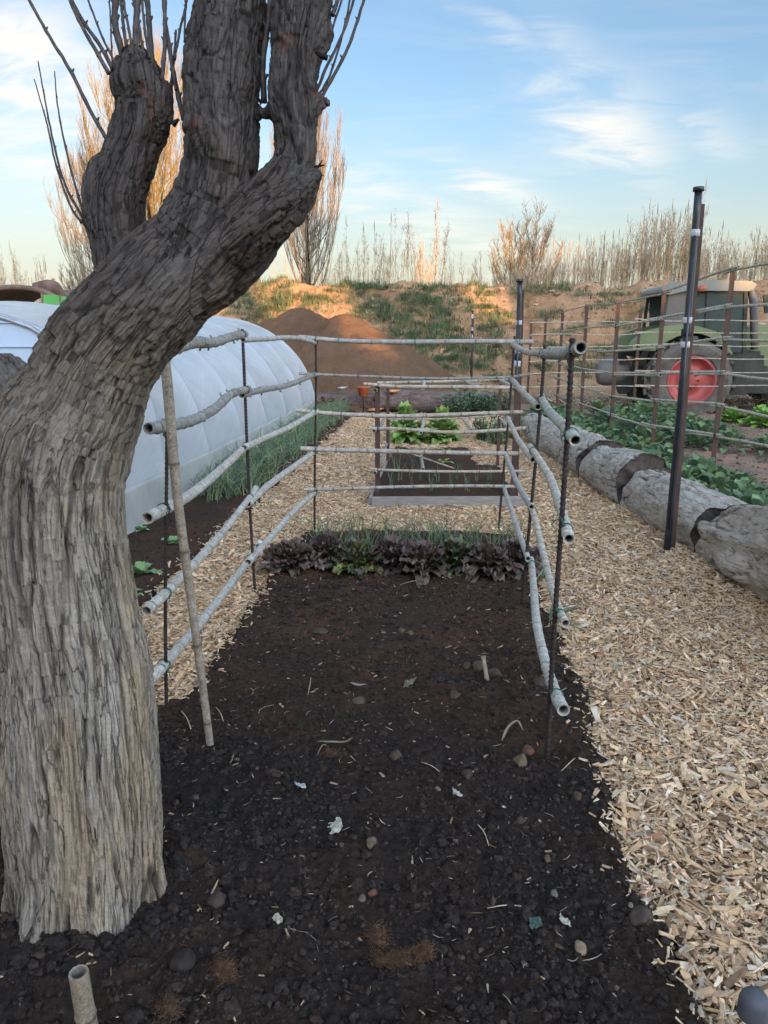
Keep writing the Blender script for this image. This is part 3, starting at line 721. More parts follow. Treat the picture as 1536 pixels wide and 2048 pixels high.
def limb(pts):
    """pts: (px, py, half width px, y depth) -> centres, radii"""
    P = np.array([aty(a, b_, y_) for a, b_, w, y_ in pts]); Rr = np.array([w / FPX * zc_of(q) for (a, b_, w, y_), q in zip(pts, P)])
    n = (len(pts) - 1) * 4 + 1
    return smooth_path(P, n), np.interp(np.linspace(0, 1, n), np.linspace(0, 1, len(pts)), Rr)
LIMBS = [
 limb([(186, 2120, 146, 1.60), (184, 1960, 143, 1.61), (176, 1780, 143, 1.64), (164, 1560, 148, 1.69), (146, 1360, 150, 1.75), (120, 1180, 142, 1.76), (102, 1020, 138, 1.76), (114, 900, 138, 1.77),
       (164, 800, 120, 1.78), (206, 720, 110, 1.79), (262, 645, 108, 1.80), (330, 565, 104, 1.81), (384, 500, 90, 1.82), (424, 420, 76, 1.83), (440, 330, 68, 1.84), (440, 230, 68, 1.86), (444, 160, 75, 1.87), (454, 90, 74, 1.88), (468, 0, 66, 1.90), (478, -100, 66, 1.92), (488, -220, 62, 1.94), (482, -300, 54, 1.94)]),
 limb([(372, 590, 62, 1.80), (425, 550, 68, 1.80), (490, 475, 66, 1.80), (545, 405, 60, 1.80), (586, 330, 46, 1.81), (590, 260, 47, 1.82), (586, 190, 49, 1.84), (592, 110, 48, 1.86), (604, 30, 54, 1.88), (616, -60, 52, 1.90), (626, -170, 48, 1.92), (632, -230, 40, 1.92)]),
 limb([(250, 610, 58, 1.83), (238, 540, 46, 1.84), (232, 460, 57, 1.86), (230, 400, 60, 1.87), (250, 330, 56, 1.88), (272, 270, 53, 1.89), (282, 210, 56, 1.90), (276, 170, 60, 1.90), (272, 146, 50, 1.90)]),
 limb([(470, 500, 46, 1.77), (540, 440, 46, 1.75), (600, 385, 32, 1.74), (630, 350, 17, 1.735)]),            # broken snag at the right
 limb([(110, 920, 96, 1.86), (55, 850, 76, 1.95), (18, 800, 62, 2.02), (0, 765, 58, 2.06)]),                   # cut limb at the left
 limb([(205, 430, 42, 1.86), (198, 370, 36, 1.85), (196, 334, 27, 1.85)]),                                   # knob on the left limb
 limb([(300, 260, 34, 1.88), (322, 215, 28, 1.87), (328, 180, 20, 1.87)]),
 limb([(399, 300, 18, 1.77), (392, 262, 20, 1.765), (390, 240, 13, 1.76)]),                                  # cut knot on the middle limb
 limb([(652, 205, 12, 1.86), (630, 208, 20, 1.86), (612, 210, 28, 1.84)]),
 limb([(655, 60, 12, 1.88), (642, 80, 20, 1.87), (626, 100, 26, 1.86)]),
 limb([(172, 445, 13, 1.86), (190, 440, 24, 1.86)]), limb([(524, 225, 12, 1.84), (545, 225, 18, 1.84)]),
]
LEAF_LIMB = 5
vs = 0.0068
allP = np.concatenate([a for a, r in LIMBS]); allR = np.concatenate([r for a, r in LIMBS])
lo = (allP - allR[:, None]).min(0) - 0.05; hi = (allP + allR[:, None]).max(0) + 0.05
lo[2] = max(lo[2], -0.12)
dim = np.ceil((hi - lo) / vs).astype(int) + 1
SD = np.full(dim, 1.0, dtype=np.float32)
def smin(a, b_, k):
    h = np.clip(0.5 + 0.5 * (b_ - a) / k, 0, 1); return b_ * (1 - h) + a * h - k * h * (1 - h)
for li, (LP, LR) in enumerate(LIMBS):
    k = 0.014
    sub = np.full(dim, 1.0, dtype=np.float32)
    for i in range(len(LP) - 1):
        a, b2, ra, rb = LP[i], LP[i + 1], LR[i], LR[i + 1]
        m = max(ra, rb) + 0.10
        i0 = np.maximum(((np.minimum(a, b2) - m - lo) / vs).astype(int), 0); i1 = np.minimum(((np.maximum(a, b2) + m - lo) / vs).astype(int) + 2, dim)
        if (i1 <= i0).any(): continue
        gx, gy, gz = [lo[d] + vs * np.arange(i0[d], i1[d]) for d in range(3)]
        ab = b2 - a; L2 = float(ab @ ab)
        X = gx[:, None, None] - a[0]; Y = gy[None, :, None] - a[1]; Z = gz[None, None, :] - a[2]
        tt = np.clip((X * ab[0] + Y * ab[1] + Z * ab[2]) / L2, 0, 1)
        d = np.sqrt((X - tt * ab[0]) ** 2 + (Y - tt * ab[1]) ** 2 + (Z - tt * ab[2]) ** 2) - (ra + (rb - ra) * tt)
        sl_ = tuple(slice(i0[q], i1[q]) for q in range(3))
        sub[sl_] = np.minimum(sub[sl_], d)
    SD = smin(SD, sub, k).astype(np.float32)
def surface_nets(S, lo, vs):
    neg = S < 0
    c = [neg[dx:S.shape[0] - 1 + dx, dy:S.shape[1] - 1 + dy, dz:S.shape[2] - 1 + dz] for dx in (0, 1) for dy in (0, 1) for dz in (0, 1)]
    cnt = sum(x.astype(np.int8) for x in c); act = (cnt > 0) & (cnt < 8)
    idx = np.full(act.shape, -1, dtype=np.int64); A = np.argwhere(act); idx[act] = np.arange(len(A))
    acc = np.zeros((len(A), 3)); n = np.zeros(len(A))
    cor = np.array([(x, y, z) for x in (0, 1) for y in (0, 1) for z in (0, 1)])
    val = [S[A[:, 0] + q[0], A[:, 1] + q[1], A[:, 2] + q[2]].astype(float) for q in cor]
    for p in range(8):
        for q in range(p + 1, 8):
            if abs(cor[p] - cor[q]).sum() != 1: continue
            a, b_ = val[p], val[q]; k = (a < 0) != (b_ < 0)
            t_ = np.where(k, a / np.where(k, a - b_, 1), 0)
            acc += k[:, None] * (cor[p] + (cor[q] - cor[p]) * t_[:, None]); n += k
    V = (A + acc / n[:, None]) * vs + lo
    Fs = []
    for ax in range(3):
        u, w = (ax + 1) % 3, (ax + 2) % 3
        sl0 = [slice(None)] * 3; sl1 = [slice(None)] * 3; sl0[ax] = slice(0, -1); sl1[ax] = slice(1, None)
        d = neg[tuple(sl0)] != neg[tuple(sl1)]
        E = np.argwhere(d); ok = (E[:, u] > 0) & (E[:, w] > 0) & (E[:, u] < S.shape[u] - 1) & (E[:, w] < S.shape[w] - 1)
        E = E[ok]; s0 = neg[E[:, 0], E[:, 1], E[:, 2]]
        def g(du, dw):
            q = E.copy(); q[:, u] -= du; q[:, w] -= dw; return idx[q[:, 0], q[:, 1], q[:, 2]]
        f = np.stack([g(1, 1), g(0, 1), g(0, 0), g(1, 0)], 1)
        f[~s0] = f[~s0][:, ::-1]; Fs.append(f)
    F = np.concatenate(Fs); return V, F[(F >= 0).all(1)]
V, F = surface_nets(SD, lo, vs)
del SD
def subdivide(V, F):
    e = np.concatenate([F[:, [0, 1]], F[:, [1, 2]], F[:, [2, 3]], F[:, [3, 0]]]); es = np.sort(e, 1)
    key = es[:, 0] * (len(V) + 1) + es[:, 1]; uk, inv = np.unique(key, return_inverse=True)
    a = uk // (len(V) + 1); b_ = uk % (len(V) + 1)
    n = len(F); nv = len(V); em = nv + inv.reshape(4, n).T; fc = nv + len(uk) + np.arange(n)
    V2 = np.concatenate([V, (V[a] + V[b_]) / 2, V[F].mean(1)])
    F2 = np.concatenate([np.stack([F[:, i], em[:, i], fc, em[:, (i + 3) % 4]], 1) for i in range(4)])
    return V2, F2
def laplace(V, F, it=2, lam=0.5):
    for _ in range(it):
        S = np.zeros_like(V); c = np.zeros(len(V))
        for i in range(4):
            a, b_ = F[:, i], F[:, (i + 1) % 4]
            for q in range(3): S[:, q] += np.bincount(a, V[b_, q], len(V)) + np.bincount(b_, V[a, q], len(V))
            c += np.bincount(a, minlength=len(V)) + np.bincount(b_, minlength=len(V))
        V = V + lam * (S / np.maximum(c, 1)[:, None] - V)
    return V
def vnormals(V, F):
    a = V[F[:, 2]] - V[F[:, 0]]; b_ = V[F[:, 3]] - V[F[:, 1]]; n = np.cross(a, b_); o_ = np.zeros_like(V)
    for i in range(4):
        for q in range(3): o_[:, q] += np.bincount(F[:, i], n[:, q], len(V))
    return nrm(o_)
V = laplace(V, F, 3); V, F = subdivide(V, F); V = laplace(V, F, 1)
Nn = vnormals(V, F)
# bark: each limb carries its own along-the-grain coordinates, blended where limbs meet
Q = np.zeros((len(V), 3)); W = np.zeros(len(V)); 
disps = []
for li in range(5):
    LP, LR = LIMBS[li]; T, E1, E2 = frames(LP); S = np.concatenate([[0], np.cumsum(np.linalg.norm(np.diff(LP, axis=0), axis=1))])
    bd = np.full(len(V), 1e9); q = np.zeros((len(V), 3))
    for i in range(len(LP) - 1):
        a = LP[i]; ab = LP[i + 1] - a; L2 = ab @ ab; d0 = V - a; tt = np.clip(d0 @ ab / L2, 0, 1); pr = d0 - tt[:, None] * ab
        dd = np.linalg.norm(pr, axis=1); s_ = dd - (LR[i] + (LR[i + 1] - LR[i]) * tt)
        if i == 0 and li: s_ = s_ + 1.5 * np.clip(-(d0 @ ab) / math.sqrt(L2), 0, 1)
        k = s_ < bd; bd[k] = s_[k]
        e1 = E1[i] * (1 - tt[:, None]) + E1[i + 1] * tt[:, None]; e2 = E2[i] * (1 - tt[:, None]) + E2[i + 1] * tt[:, None]
        qq = np.stack([(pr * e1).sum(1), (pr * e2).sum(1), S[i] + tt * math.sqrt(L2)], 1); q[k] = qq[k]
    disps.append((bd, q, li))
wsum = sum(np.exp(-np.clip(bd, -.05, 0.5) / 0.006) for bd, q, li in disps)
BEST = np.min([d_[0] for d_ in disps], axis=0); D = np.zeros(len(V)); CAV = np.zeros(len(V)); BC = np.zeros((len(V), 3))
for bd, q, li in disps:
    w = np.exp(-np.clip(bd, -.05, 0.5) / 0.006) / wsum
    k = w > 0.02
    qk = q[k] + li * 3.7
    up = sstep(0.9, 1.5, V[k][:, 2])              # bark turns from long fibrous ridges to rough plates higher up
    def bark(st, seed, depth, plates):
        wv = np.stack([vnoise(qk * [5, 5, 2.2], 11 + seed), vnoise(qk * [5, 5, 2.2], 12 + seed), 0 * qk[:, 0]], 1) * 0.03
        wv += np.stack([vnoise(qk * [14, 14, 9], 13 + seed), vnoise(qk * [14, 14, 9], 14 + seed), 2 * vnoise(qk * [14, 14, 9], 15 + seed)], 1) * 0.009
        p1 = (qk + wv) * np.array([1, 1, st])
        r1 = np.abs(vnoise(p1 * 21, 21 + seed)); r2 = np.abs(vnoise(p1 * 50 + 5, 22 + seed)); r3 = np.abs(vnoise(p1 * np.array([120, 120, 90]), 23 + seed))
        fis = (1 - sstep(0.0, 0.11, r1)) ; fis2 = 1 - sstep(0.0, 0.14, r2); lvl = sstep(-.35, .25, vnoise(qk * 4, 24))
        d = -depth * fis * (0.35 + 0.65 * lvl) - (0.0042 if seed == 0 else 0.0026) * fis2 - 0.0022 * (1 - sstep(0, .3, r3))
        d += plates * (sstep(-0.06, 0.04, vnoise(p1 * [30, 30, 40], 25 + seed)) - .5) + 0.5 * plates * (sstep(-0.05, 0.03, vnoise(p1 * [66, 66, 80], 26 + seed)) - .5)
        return d, np.clip(fis * 0.9 * (0.4 + 0.6 * lvl) + fis2 * 0.45, 0, 1), p1
    dl, cl, pl_ = bark(0.070, 0, 0.0095, 0.0014); du, cu, pu_ = bark(0.42, 40, 0.0052, 0.0026)
    d = dl * (1 - up) + du * up; cv = cl * (1 - up) + cu * up
    big = 0.016 * vnoise(qk * [7, 7, 1.0], 26) + 0.012 * vnoise(qk * [13, 13, 2.0], 27)
    d += big * (1 - 0.5 * up) + 0.012 * vnoise(qk * 5, 28) * up + 0.006 * np.abs(vnoise(qk * [16, 16, 7], 30)) * up + 0.003 * fbm(qk * 45, 2, 29)
    D[k] += w[k] * d; CAV[k] += w[k] * cv
    kk = bd[k] <= BEST[k] + 1e-9; BC[np.where(k)[0][kk]] = (qk * np.stack([np.ones(len(qk)), np.ones(len(qk)), 0.10 + 0 * up], 1))[kk]
# root flare
fl = sstep(0.22, 0.0, V[:, 2])
ang = np.arctan2(V[:, 1] - 1.61, V[:, 0] - LIMBS[0][0][2][0])
D += fl * 0.045 * (np.abs(np.sin(ang * 3.0 + 0.7)) ** 1.5 - 0.35)
V2 = V + Nn * D[:, None]
redw = np.zeros(len(V))
for (px, py, y_, rr) in [(300, 195, 1.84, .05), (285, 210, 1.85, .03), (640, 195, 1.83, .035), (375, 605, 1.67, .035), (392, 250, 1.75, .03), (590, 90, 1.81, .05), (345, 170, 1.86, .03)]:
    q = aty(px, py, y_); d = np.linalg.norm((V - q) * [1, .5, 1], axis=1) + 0.03 * vnoise(V * 40, 77); redw = np.maximum(redw, 0.45 * sstep(-0.25, 0.25, vnoise(V * [45, 45, 18], 79)) * sstep(rr, rr * 0.4, d))
keepv = V2[:, 2] > -0.1
mb = MB(); mb.add(V2, F)
pr = G(170, 1880); TB = (float(LIMBS[0][0][1][0]), 1.75, 0.0)
tree = thing('pollarded_tree', 'large grey rough-barked pollarded tree leaning right at the left edge', 'tree', TB)
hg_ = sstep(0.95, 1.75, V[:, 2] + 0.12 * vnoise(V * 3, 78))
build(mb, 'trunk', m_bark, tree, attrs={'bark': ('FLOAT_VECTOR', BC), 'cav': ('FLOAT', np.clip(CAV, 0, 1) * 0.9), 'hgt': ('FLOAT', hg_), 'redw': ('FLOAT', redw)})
# flakes of loose bark standing off the trunk
m_twig = simple('young_shoot', (0.035, 0.030, 0.032), (0.095, 0.075, 0.062), 60, 0.6, 0.3, 0.002, tint=True)
def shoot(pts, r0, r1, tint=(1, 1, 1), y0=1.88, dy=0.0, nodes=True):
    P = np.array([aty(a, b_, y0 + dy * i / max(1, len(pts) - 1)) for i, (a, b_) in enumerate(pts)])
    P = smooth_path(P, 26); n = len(P); P[1:-1] += rng.normal(0, 0.00035, (n - 2, 3))
    rad = np.linspace(r0, r1, n) * .82; rad[::4] *= 1.15 if nodes else 1
    mb = MB(); add_tube(mb, P, rad, 7, True, tint)
    if nodes:
        for i in range(4, n - 1, 4):
            s_ = 1 if (i // 4) % 2 else -1
            add_tube(mb, [P[i], P[i] + np.array([s_ * rad[i] * 1.4, 0, rad[i] * 1.8])], [rad[i] * .8, rad[i] * .3], 5, True, tint)
    build(mb, 'shoot', m_twig, tree)
S = [([(163, 446), (140, 410), (112, 330), (92, 240), (68, 158)], .0042, .0015), ([(168, 440), (130, 370), (108, 290), (90, 200), (76, 122)], .0045, .0016), ([(170, 435), (150, 370), (130, 290), (115, 210), (109, 142)], .0042, .0014),
     ([(214, 280), (180, 220), (140, 140), (100, 75), (57, -2)], .006, .0042), ([(218, 147), (185, 90), (155, 35), (132, -20), (105, -90)], .0062, .004), ([(226, 140), (200, 90), (168, 45), (140, -10), (118, -80)], .0062, .004),
     ([(234, 132), (205, 75), (180, 10), (160, -50)], .0036, .0025), ([(224, 130), (222, 60), (219, 0), (216, -90)], .0025, .0018),
     ([(258, 155), (246, 110), (232, 60), (230, 20), (240, -40), (245, -120)], .011, .007), ([(256, 112), (248, 60), (243, 10), (238, -60)], .005, .004), ([(266, 115), (258, 60), (247, 0), (240, -80)], .0042, .003),
     ([(268, 170), (270, 110), (272, 50), (276, -10), (280, -120)], .0095, .008), ([(278, 112), (276, 60), (268, 0), (262, -90)], .0035, .003), ([(288, 115), (280, 60), (272, 20), (262, -60)], .004, .003),
     ([(308, 180), (303, 110), (298, 40), (293, -20), (288, -130)], .0085, .0065), ([(300, 118), (290, 60), (284, 0), (280, -90)], .0042, .003), ([(322, 170), (329, 100), (330, 40), (329, -30), (326, -140)], .006, .0055),
     ([(368, 240), (352, 170), (338, 90), (329, 30), (326, -60)], .0072, .005), ([(349, 120), (360, 60), (372, 10), (384, -50)], .0038, .003), ([(369, 85), (370, 40), (372, 0), (380, -60)], .003, .0025),
     ([(352, 180), (346, 150), (340, 200), (325, 260)], .004, .0025), ([(326, 240), (332, 200), (346, 140), (352, 60)], .0045, .003)]
for p_, r0, r1 in S: shoot(p_, r0, r1, rng.uniform(0.8, 1.3) * np.array([1, 1, 1]), 1.87, 0.03)
S2 = [([(626, 180), (640, 130), (660, 70), (682, 5), (700, -60)], .0035, .0026), ([(632, 185), (655, 130), (680, 80), (702, 20), (716, -50)], .0045, .003), ([(638, 190), (660, 150), (682, 80), (698, 10), (710, -60)], .0035, .0024),
      ([(640, 200), (668, 150), (696, 95), (712, 50), (729, -5), (745, -70)], .005, .0035), ([(665, 30), (672, 10), (684, -30)], .006, .005), ([(510, 180), (516, 195), (522, 208)], .003, .003),
      ([(522, 215), (512, 205), (500, 195)], .003, .002), ([(528, 205), (526, 120), (536, 50), (545, -40)], .009, .008)]
for p_, r0, r1 in S2: shoot(p_, r0, r1, rng.uniform(0.8, 1.2) * np.array([1, 1, 1]), 1.86, 0.02)
# splintered stubs on the right limb
for pts, r0, r1 in [([(545, 487), (562, 478), (577, 470)], .014, .004), ([(528, 492), (550, 480), (572, 466)], .010, .003), ([(628, 335), (640, 332), (650, 330)], .004, .001), ([(620, 345), (634, 336), (645, 320)], .006, .001), ([(632, 103), (642, 112), (655, 116)], .004, .006), ([(632, 350), (640, 348), (648, 352)], .003, .001), ([(345, 250), (352, 243), (358, 238)], .008, .002)]:
    P = smooth_path([aty(a, b_, 1.76 if a > 400 else 1.85) for a, b_ in pts], 8); mb = MB(); add_tube(mb, P, np.linspace(r0, r1, 8), 6); build(mb, 'broken_stub', m_twig, tree)
# ================================================================== STAKES, CANES, TIES
m_rebar, t, b, o = newmat('rusty_rebar')
x = tnoise(t, 25, 6, 0.7); c = tramp(t, x, [(0.35, (0.022, 0.018, 0.018)), (0.55, (0.045, 0.030, 0.026)), (0.78, (0.11, 0.052, 0.032))])
t.links.new(c, b.inputs['Base Color']); b.inputs['Roughness'].default_value = 0.7; b.inputs['Metallic'].default_value = 0.3; tbump(t, b, tnoise(t, 200, 3), 0.4, 0.001)
m_steel = simple('rusty_steel', (0.055, 0.038, 0.033), (0.13, 0.072, 0.055), 14, 0.75, 0.4, 0.002, 0.1, (1, 1, .25))
m_cane, t, b, o = newmat('grey_cane')
x1 = tnoise(t, 26, 9, 0.82); x2 = tnoise(t, 160, 4, 0.6); x3 = tnoise(t, 5, 3, 0.5)
c = tramp(t, x1, [(0.30, (0.19, 0.165, 0.14)), (0.44, (0.42, 0.385, 0.335)), (0.56, (0.60, 0.56, 0.49)), (0.72, (0.72, 0.67, 0.585))])
c = tmix(t, tramp(t, x3, [(0.5, (0, 0, 0)), (0.7, (.5, .5, .5))]), c, (0.42, 0.33, 0.23))
c = tmix(t, 0.8, c, tramp(t, x2, [(0.34, (0.5, 0.5, 0.48)), (0.6, (1.1, 1.1, 1.1))]), 'MULTIPLY')
c = tmix(t, 1.0, c, tattr(t, 'tint'), 'MULTIPLY')
t.links.new(c, b.inputs['Base Color']); b.inputs['Roughness'].default_value = 0.6; b.inputs['Specular IOR Level'].default_value = 0.3
tbump(t, b, x2, 0.25, 0.001)
m_tie = simple('green_twine', (0.02, 0.10, 0.06), (0.05, 0.20, 0.12), 80, 0.5)
m_wire = simple('dark_tie', (0.02, 0.03, 0.03), (0.05, 0.06, 0.05), 80, 0.5)

def rebar(label, bot, top, r=0.0068, group='thin rebar stakes of the near trellis'):
    bot = np.asarray(bot, float); top = np.asarray(top, float); L = np.linalg.norm(top - bot)
    n = int(L / 0.006); s = np.linspace(-0.05 / L, 1, n)[:, None]
    P = bot + (top - bot) * s
    P[:, 0] += 0.004 * np.sin(s[:, 0] * 5 + bot[0] * 9)
    rad = r * np.where(np.arange(n) % 3 == 0, 1.22, 0.93)
    mb = MB(); add_tube(mb, P, rad, 8)
    o_ = build(mb, 'rebar_stake', m_rebar, base=bot)
    return tag(o_, label, 'rebar stake', group)

def cane(label, pts, r0, r1, group, nodes=None, rough=0.0, ties=(), tint=(1, 1, 1), hollow='start', tie_mat=None, cat='cane', nodegap=None, sides=12, npt=None, name='garden_cane', tie_r=0.0085):
    """pts world points from the near / left end; a hollow reed with swollen joints; each tie is a ring of twine about it"""
    P0 = np.asarray(pts, float)
    L = np.linalg.norm(np.diff(P0, axis=0), axis=1).sum()
    n = npt or int(max(24, min(220, L / 0.012)))
    P = smooth_path(P0, n)
    s = np.concatenate([[0], np.cumsum(np.linalg.norm(np.diff(P, axis=0), axis=1))]); L = s[-1]
    gap = nodegap or (0.16 + 5 * (r0 - .015))
    rad = np.interp(s, [0, L], [r0, r1])
    rs = np.random.default_rng(int(abs(P0[0, 0] * 1000 + P0[0, 2] * 777 + P0[-1, 1] * 55)) % 100000)
    ns = []; q = rs.uniform(0.03, gap * .6)
    while q < L: ns.append(q); q += gap * rs.uniform(0.75, 1.2)
    # extra rings at the joints
    add = np.concatenate([[a - .006, a - .002, a + .003, a + .009] for a in ns]) if ns else np.zeros(0)
    s2 = np.unique(np.clip(np.concatenate([s, add]), 0, L)); P = np.stack([np.interp(s2, s, P[:, i]) for i in range(3)], 1); rad = np.interp(s2, s, rad); s = s2
    jr = np.zeros(len(s)); ring = np.zeros(len(s))
    for a in ns:
        d = s - a; jr = np.maximum(jr, np.exp(-(d / .006) ** 2)); ring = np.maximum(ring, np.exp(-((d - .003) / .005) ** 2))
    rad = rad * (1 + 0.13 * jr) * (1 + 0.03 * vnoise(np.stack([s * 9, s * 0 + r0 * 900, s * 0], 1), 3))
    if rough: rad = rad * (1 + rough * np.abs(vnoise(np.stack([s * 40, s * 0 + P0[0, 0] * 33, s * 0], 1), 5)))
    # a kink at every joint
    for a in ns:
        k = s > a; dv = rs.normal(0, 0.006 if not rough else 0.012, 3); P[k] += dv * np.clip((s[k] - a), 0, 0.25)[:, None] * np.clip((L - s[k]) / L, 0, 1)[:, None]
    V, Fs = tube_arrays(P, rad, sides, False)
    mb = MB(); tc_ = np.repeat((1 - 0.72 * ring)[:, None] * np.asarray(tint)[None], sides, 0)
    mb.add(V, Fs, tc_)
    T, E1, E2 = frames(P)
    for end, idx, sg in (('start', 0, 1), ('end', -1, -1)):
        # the cut, hollow end: a rim and a dark bore
        th = np.arange(sides) * 2 * math.pi / sides
        def ringat(rr, off): return P[idx] + T[idx] * off * sg + rr * (np.cos(th)[:, None] * E1[idx] + np.sin(th)[:, None] * E2[idx])
        A = ringat(rad[idx], 0); B = ringat(rad[idx] * .70, 0); C_ = ringat(rad[idx] * .66, 0.05)
        i = np.arange(sides); k = (i + 1) % sides
        f = np.concatenate([np.stack([i, k, k + sides, i + sides], 1), np.stack([i, k, k + sides, i + sides], 1) + sides])
        mb.add(np.concatenate([A, B, C_]), f, np.concatenate([np.ones((sides, 3)) * 1.15, np.ones((sides, 3)) * 0.55, np.ones((sides, 3)) * 0.15]) * np.asarray(tint))
        mb.add(np.concatenate([C_, P[idx:idx + 1] if idx == 0 else P[-1:]]) + T[idx] * (0.0) , np.stack([i, k, np.full(sides, sides)], 1), np.full((sides + 1, 3), 0.12)) if False else None
        mb.add(np.concatenate([C_, [P[idx] + T[idx] * 0.05 * sg]]), np.stack([i, k, np.full(sides, sides)], 1), np.full((sides + 1, 3), 0.10))
    if rough:   # broken leaf-sheath stubs left at the joints
        for a in ns:
            if rs.uniform() < 0.5:
                j = int(np.argmin(abs(s - a))); an = rs.uniform(0, 6.28); d = math.cos(an) * E1[j] + math.sin(an) * E2[j]
                add_tube(mb, [P[j], P[j] + d * rad[j] * 1.5 + T[j] * .01, P[j] + d * rad[j] * rs.uniform(1.3, 1.9) + T[j] * .03], [.006, .0045, .002], 5, True, np.asarray(tint) * .8)
    base = P[0]
    o_ = build(mb, name, m_cane, base=base); tag(o_, label, cat, group)
    for tp in ties:
        tp = np.asarray(tp, float); j = int(np.argmin(np.linalg.norm(P - tp, axis=1)))
        tm = MB(); nn = 26; rr = rad[j] * 1.10 + 0.0015
        aa = np.linspace(0, 4 * math.pi, nn); w = T[j] * (np.linspace(-.006, .006, nn))[:, None]
        side = nrm(tp - P[j]) if np.linalg.norm(tp - P[j]) > 1e-4 else E1[j]
        add_tube(tm, P[j] + w + rr * (np.cos(aa)[:, None] * E1[j] + np.sin(aa)[:, None] * E2[j]), 0.0017, 5)
        # loop over to the stake and the loose ends
        c0 = P[j]; c1 = tp
        mid = (c0 + c1) / 2; e = nrm(np.cross(c1 - c0 + 1e-6, [0, 0, 1.])); Lq = np.linalg.norm(c1 - c0) / 2 + tie_r
        ax = nrm(c1 - c0 + 1e-6)
        up = np.cross(ax, e)
        add_tube(tm, mid + (np.cos(aa)[:, None] * ax) * Lq + np.sin(aa)[:, None] * e * (max(rad[j], tie_r) + .002) + np.linspace(-.008, .008, nn)[:, None] * np.array([0, 0, 1.]), 0.0016, 5)
        k0 = c1 + e * tie_r
        for q in range(2):
            dd = rs.normal(0, 1, 3); dd[2] = -abs(dd[2]); dd = nrm(dd) * rs.uniform(0.015, 0.045)
            add_tube(tm, smooth_path([k0, k0 + dd * .6, k0 + dd + [0, 0, -.012]], 6), 0.0015, 5)
        to = build(tm, 'twine_tie', tie_mat or m_tie, o_)
    return o_

# ---- near trellis: six rebar stakes round the dark bed, reeds tied between them
gl = (1.0, 1.0, 1.0)
yFL, yML, yRL = 2.66, 4.14, 5.60
yFR, yMR, yRR = 2.45, 4.01, 5.71
rebar('front left rebar stake, beside the tree trunk and behind the leaning cane', G(333, 1440), aty(332, 800, 2.66))
rebar('middle rebar stake of the left side, topped by a knotted reed', G(510, 1190), aty(483, 658, 4.14), 0.0085)
rebar('rear left rebar stake, in line with the end of the white tunnel', G(630, 1065), aty(631, 672, 5.60), 0.0085)
rebar('rear right rebar stake at the corner of the red lettuce bed', G(998, 1065), aty(1029, 672, 5.71), 0.0085)
rebar('middle rebar stake of the right side, rising beside the lettuce', G(1045, 1220), aty(1090, 690, 4.01), 0.0088)
rebar('front right rebar stake, nearest the camera on the chip path side', G(1095, 1530), aty(1143, 676, 2.45), 0.0088)
Lg = 'reeds tied along the left side of the near trellis'; Rg = 'reeds tied along the right side of the near trellis'; Bg = 'reeds tied across the rear of the near trellis'
A = aty
def LP(*p): return [A(*q) for q in p]
# left side
cane('lowest left reed of the near trellis, open end over wood chips by trunk', LP((297, 1365, 2.55), (335, 1322, 2.7), (420, 1222, 3.3), (504, 1112, 4.2), (520, 1085, 4.35)), .0225, .019, Lg, ties=[A(335, 1330, 2.66), A(506, 1105, 4.14)])
cane('rear half of the lowest left reed, running from the middle stake to the rear corner', LP((496, 1125, 4.02), (540, 1075, 4.5), (590, 1020, 5.05), (632, 983, 5.66)), .0215, .018, Lg, ties=[A(630, 987, 5.6)])
cane('second lowest left reed, cut end over the dark soil strip', LP((293, 1222, 2.50), (335, 1182, 2.68), (430, 1082, 3.35), (497, 998, 4.1), (512, 975, 4.3)), .0205, .016, Lg, ties=[A(335, 1185, 2.66), A(502, 1000, 4.14)], hollow='start')
cane('rear half of the second lowest left reed, rising over the green onions', LP((495, 1008, 4.05), (545, 965, 4.6), (590, 932, 5.1), (634, 900, 5.68)), .0215, .019, Lg, ties=[A(630, 905, 5.6)])
cane('middle left reed with a wide open end beside the trunk', LP((295, 1036, 2.52), (335, 1015, 2.7), (385, 985, 3.0), (440, 940, 3.5), (496, 888, 4.2)), .0225, .018, Lg, ties=[A(335, 1015, 2.66), A(494, 895, 4.14)], tie_mat=m_wire)
cane('rear half of the middle left reed against the tunnel skirt', LP((488, 896, 4.02), (530, 874, 4.5), (580, 852, 5.0), (634, 822, 5.68)), .0175, .019, Lg, ties=[A(630, 828, 5.6)], rough=.12)
cane('gnarled second highest left reed with broken stubs and open end', LP((297, 857, 2.52), (335, 852, 2.66), (385, 838, 2.95), (430, 815, 3.4), (462, 788, 3.85), (497, 778, 4.2)), .0200, .0185, Lg, rough=.28, nodegap=.10, ties=[A(333, 855, 2.66), A(487, 783, 4.14)], tint=(.62, .63, .64), tie_mat=m_wire)
cane('rear half of the gnarled second highest left reed in front of the tunnel', LP((484, 790, 4.1), (520, 780, 4.5), (575, 770, 5.0), (632, 748, 5.62)), .0175, .0165, Lg, rough=.25, nodegap=.10, ties=[A(630, 752, 5.6)], tint=(.58, .59, .61))
cane('gnarled highest left reed coming out from behind the leaning trunk', LP((330, 705, 2.7), (385, 686, 3.05), (425, 686, 3.5), (460, 675, 3.9), (490, 668, 4.22)), .0215, .020, Lg, rough=.28, nodegap=.10, ties=[A(484, 672, 4.14)], tint=(.6, .6, .6), tie_mat=m_wire)
cane('thin rear half of the highest left reed against the tunnel top', LP((486, 680, 4.12), (530, 678, 4.6), (590, 676, 5.2), (632, 686, 5.62)), .0140, .0165, Lg, ties=[A(630, 684, 5.6)], tint=(.85, .86, .88), tie_mat=m_wire)
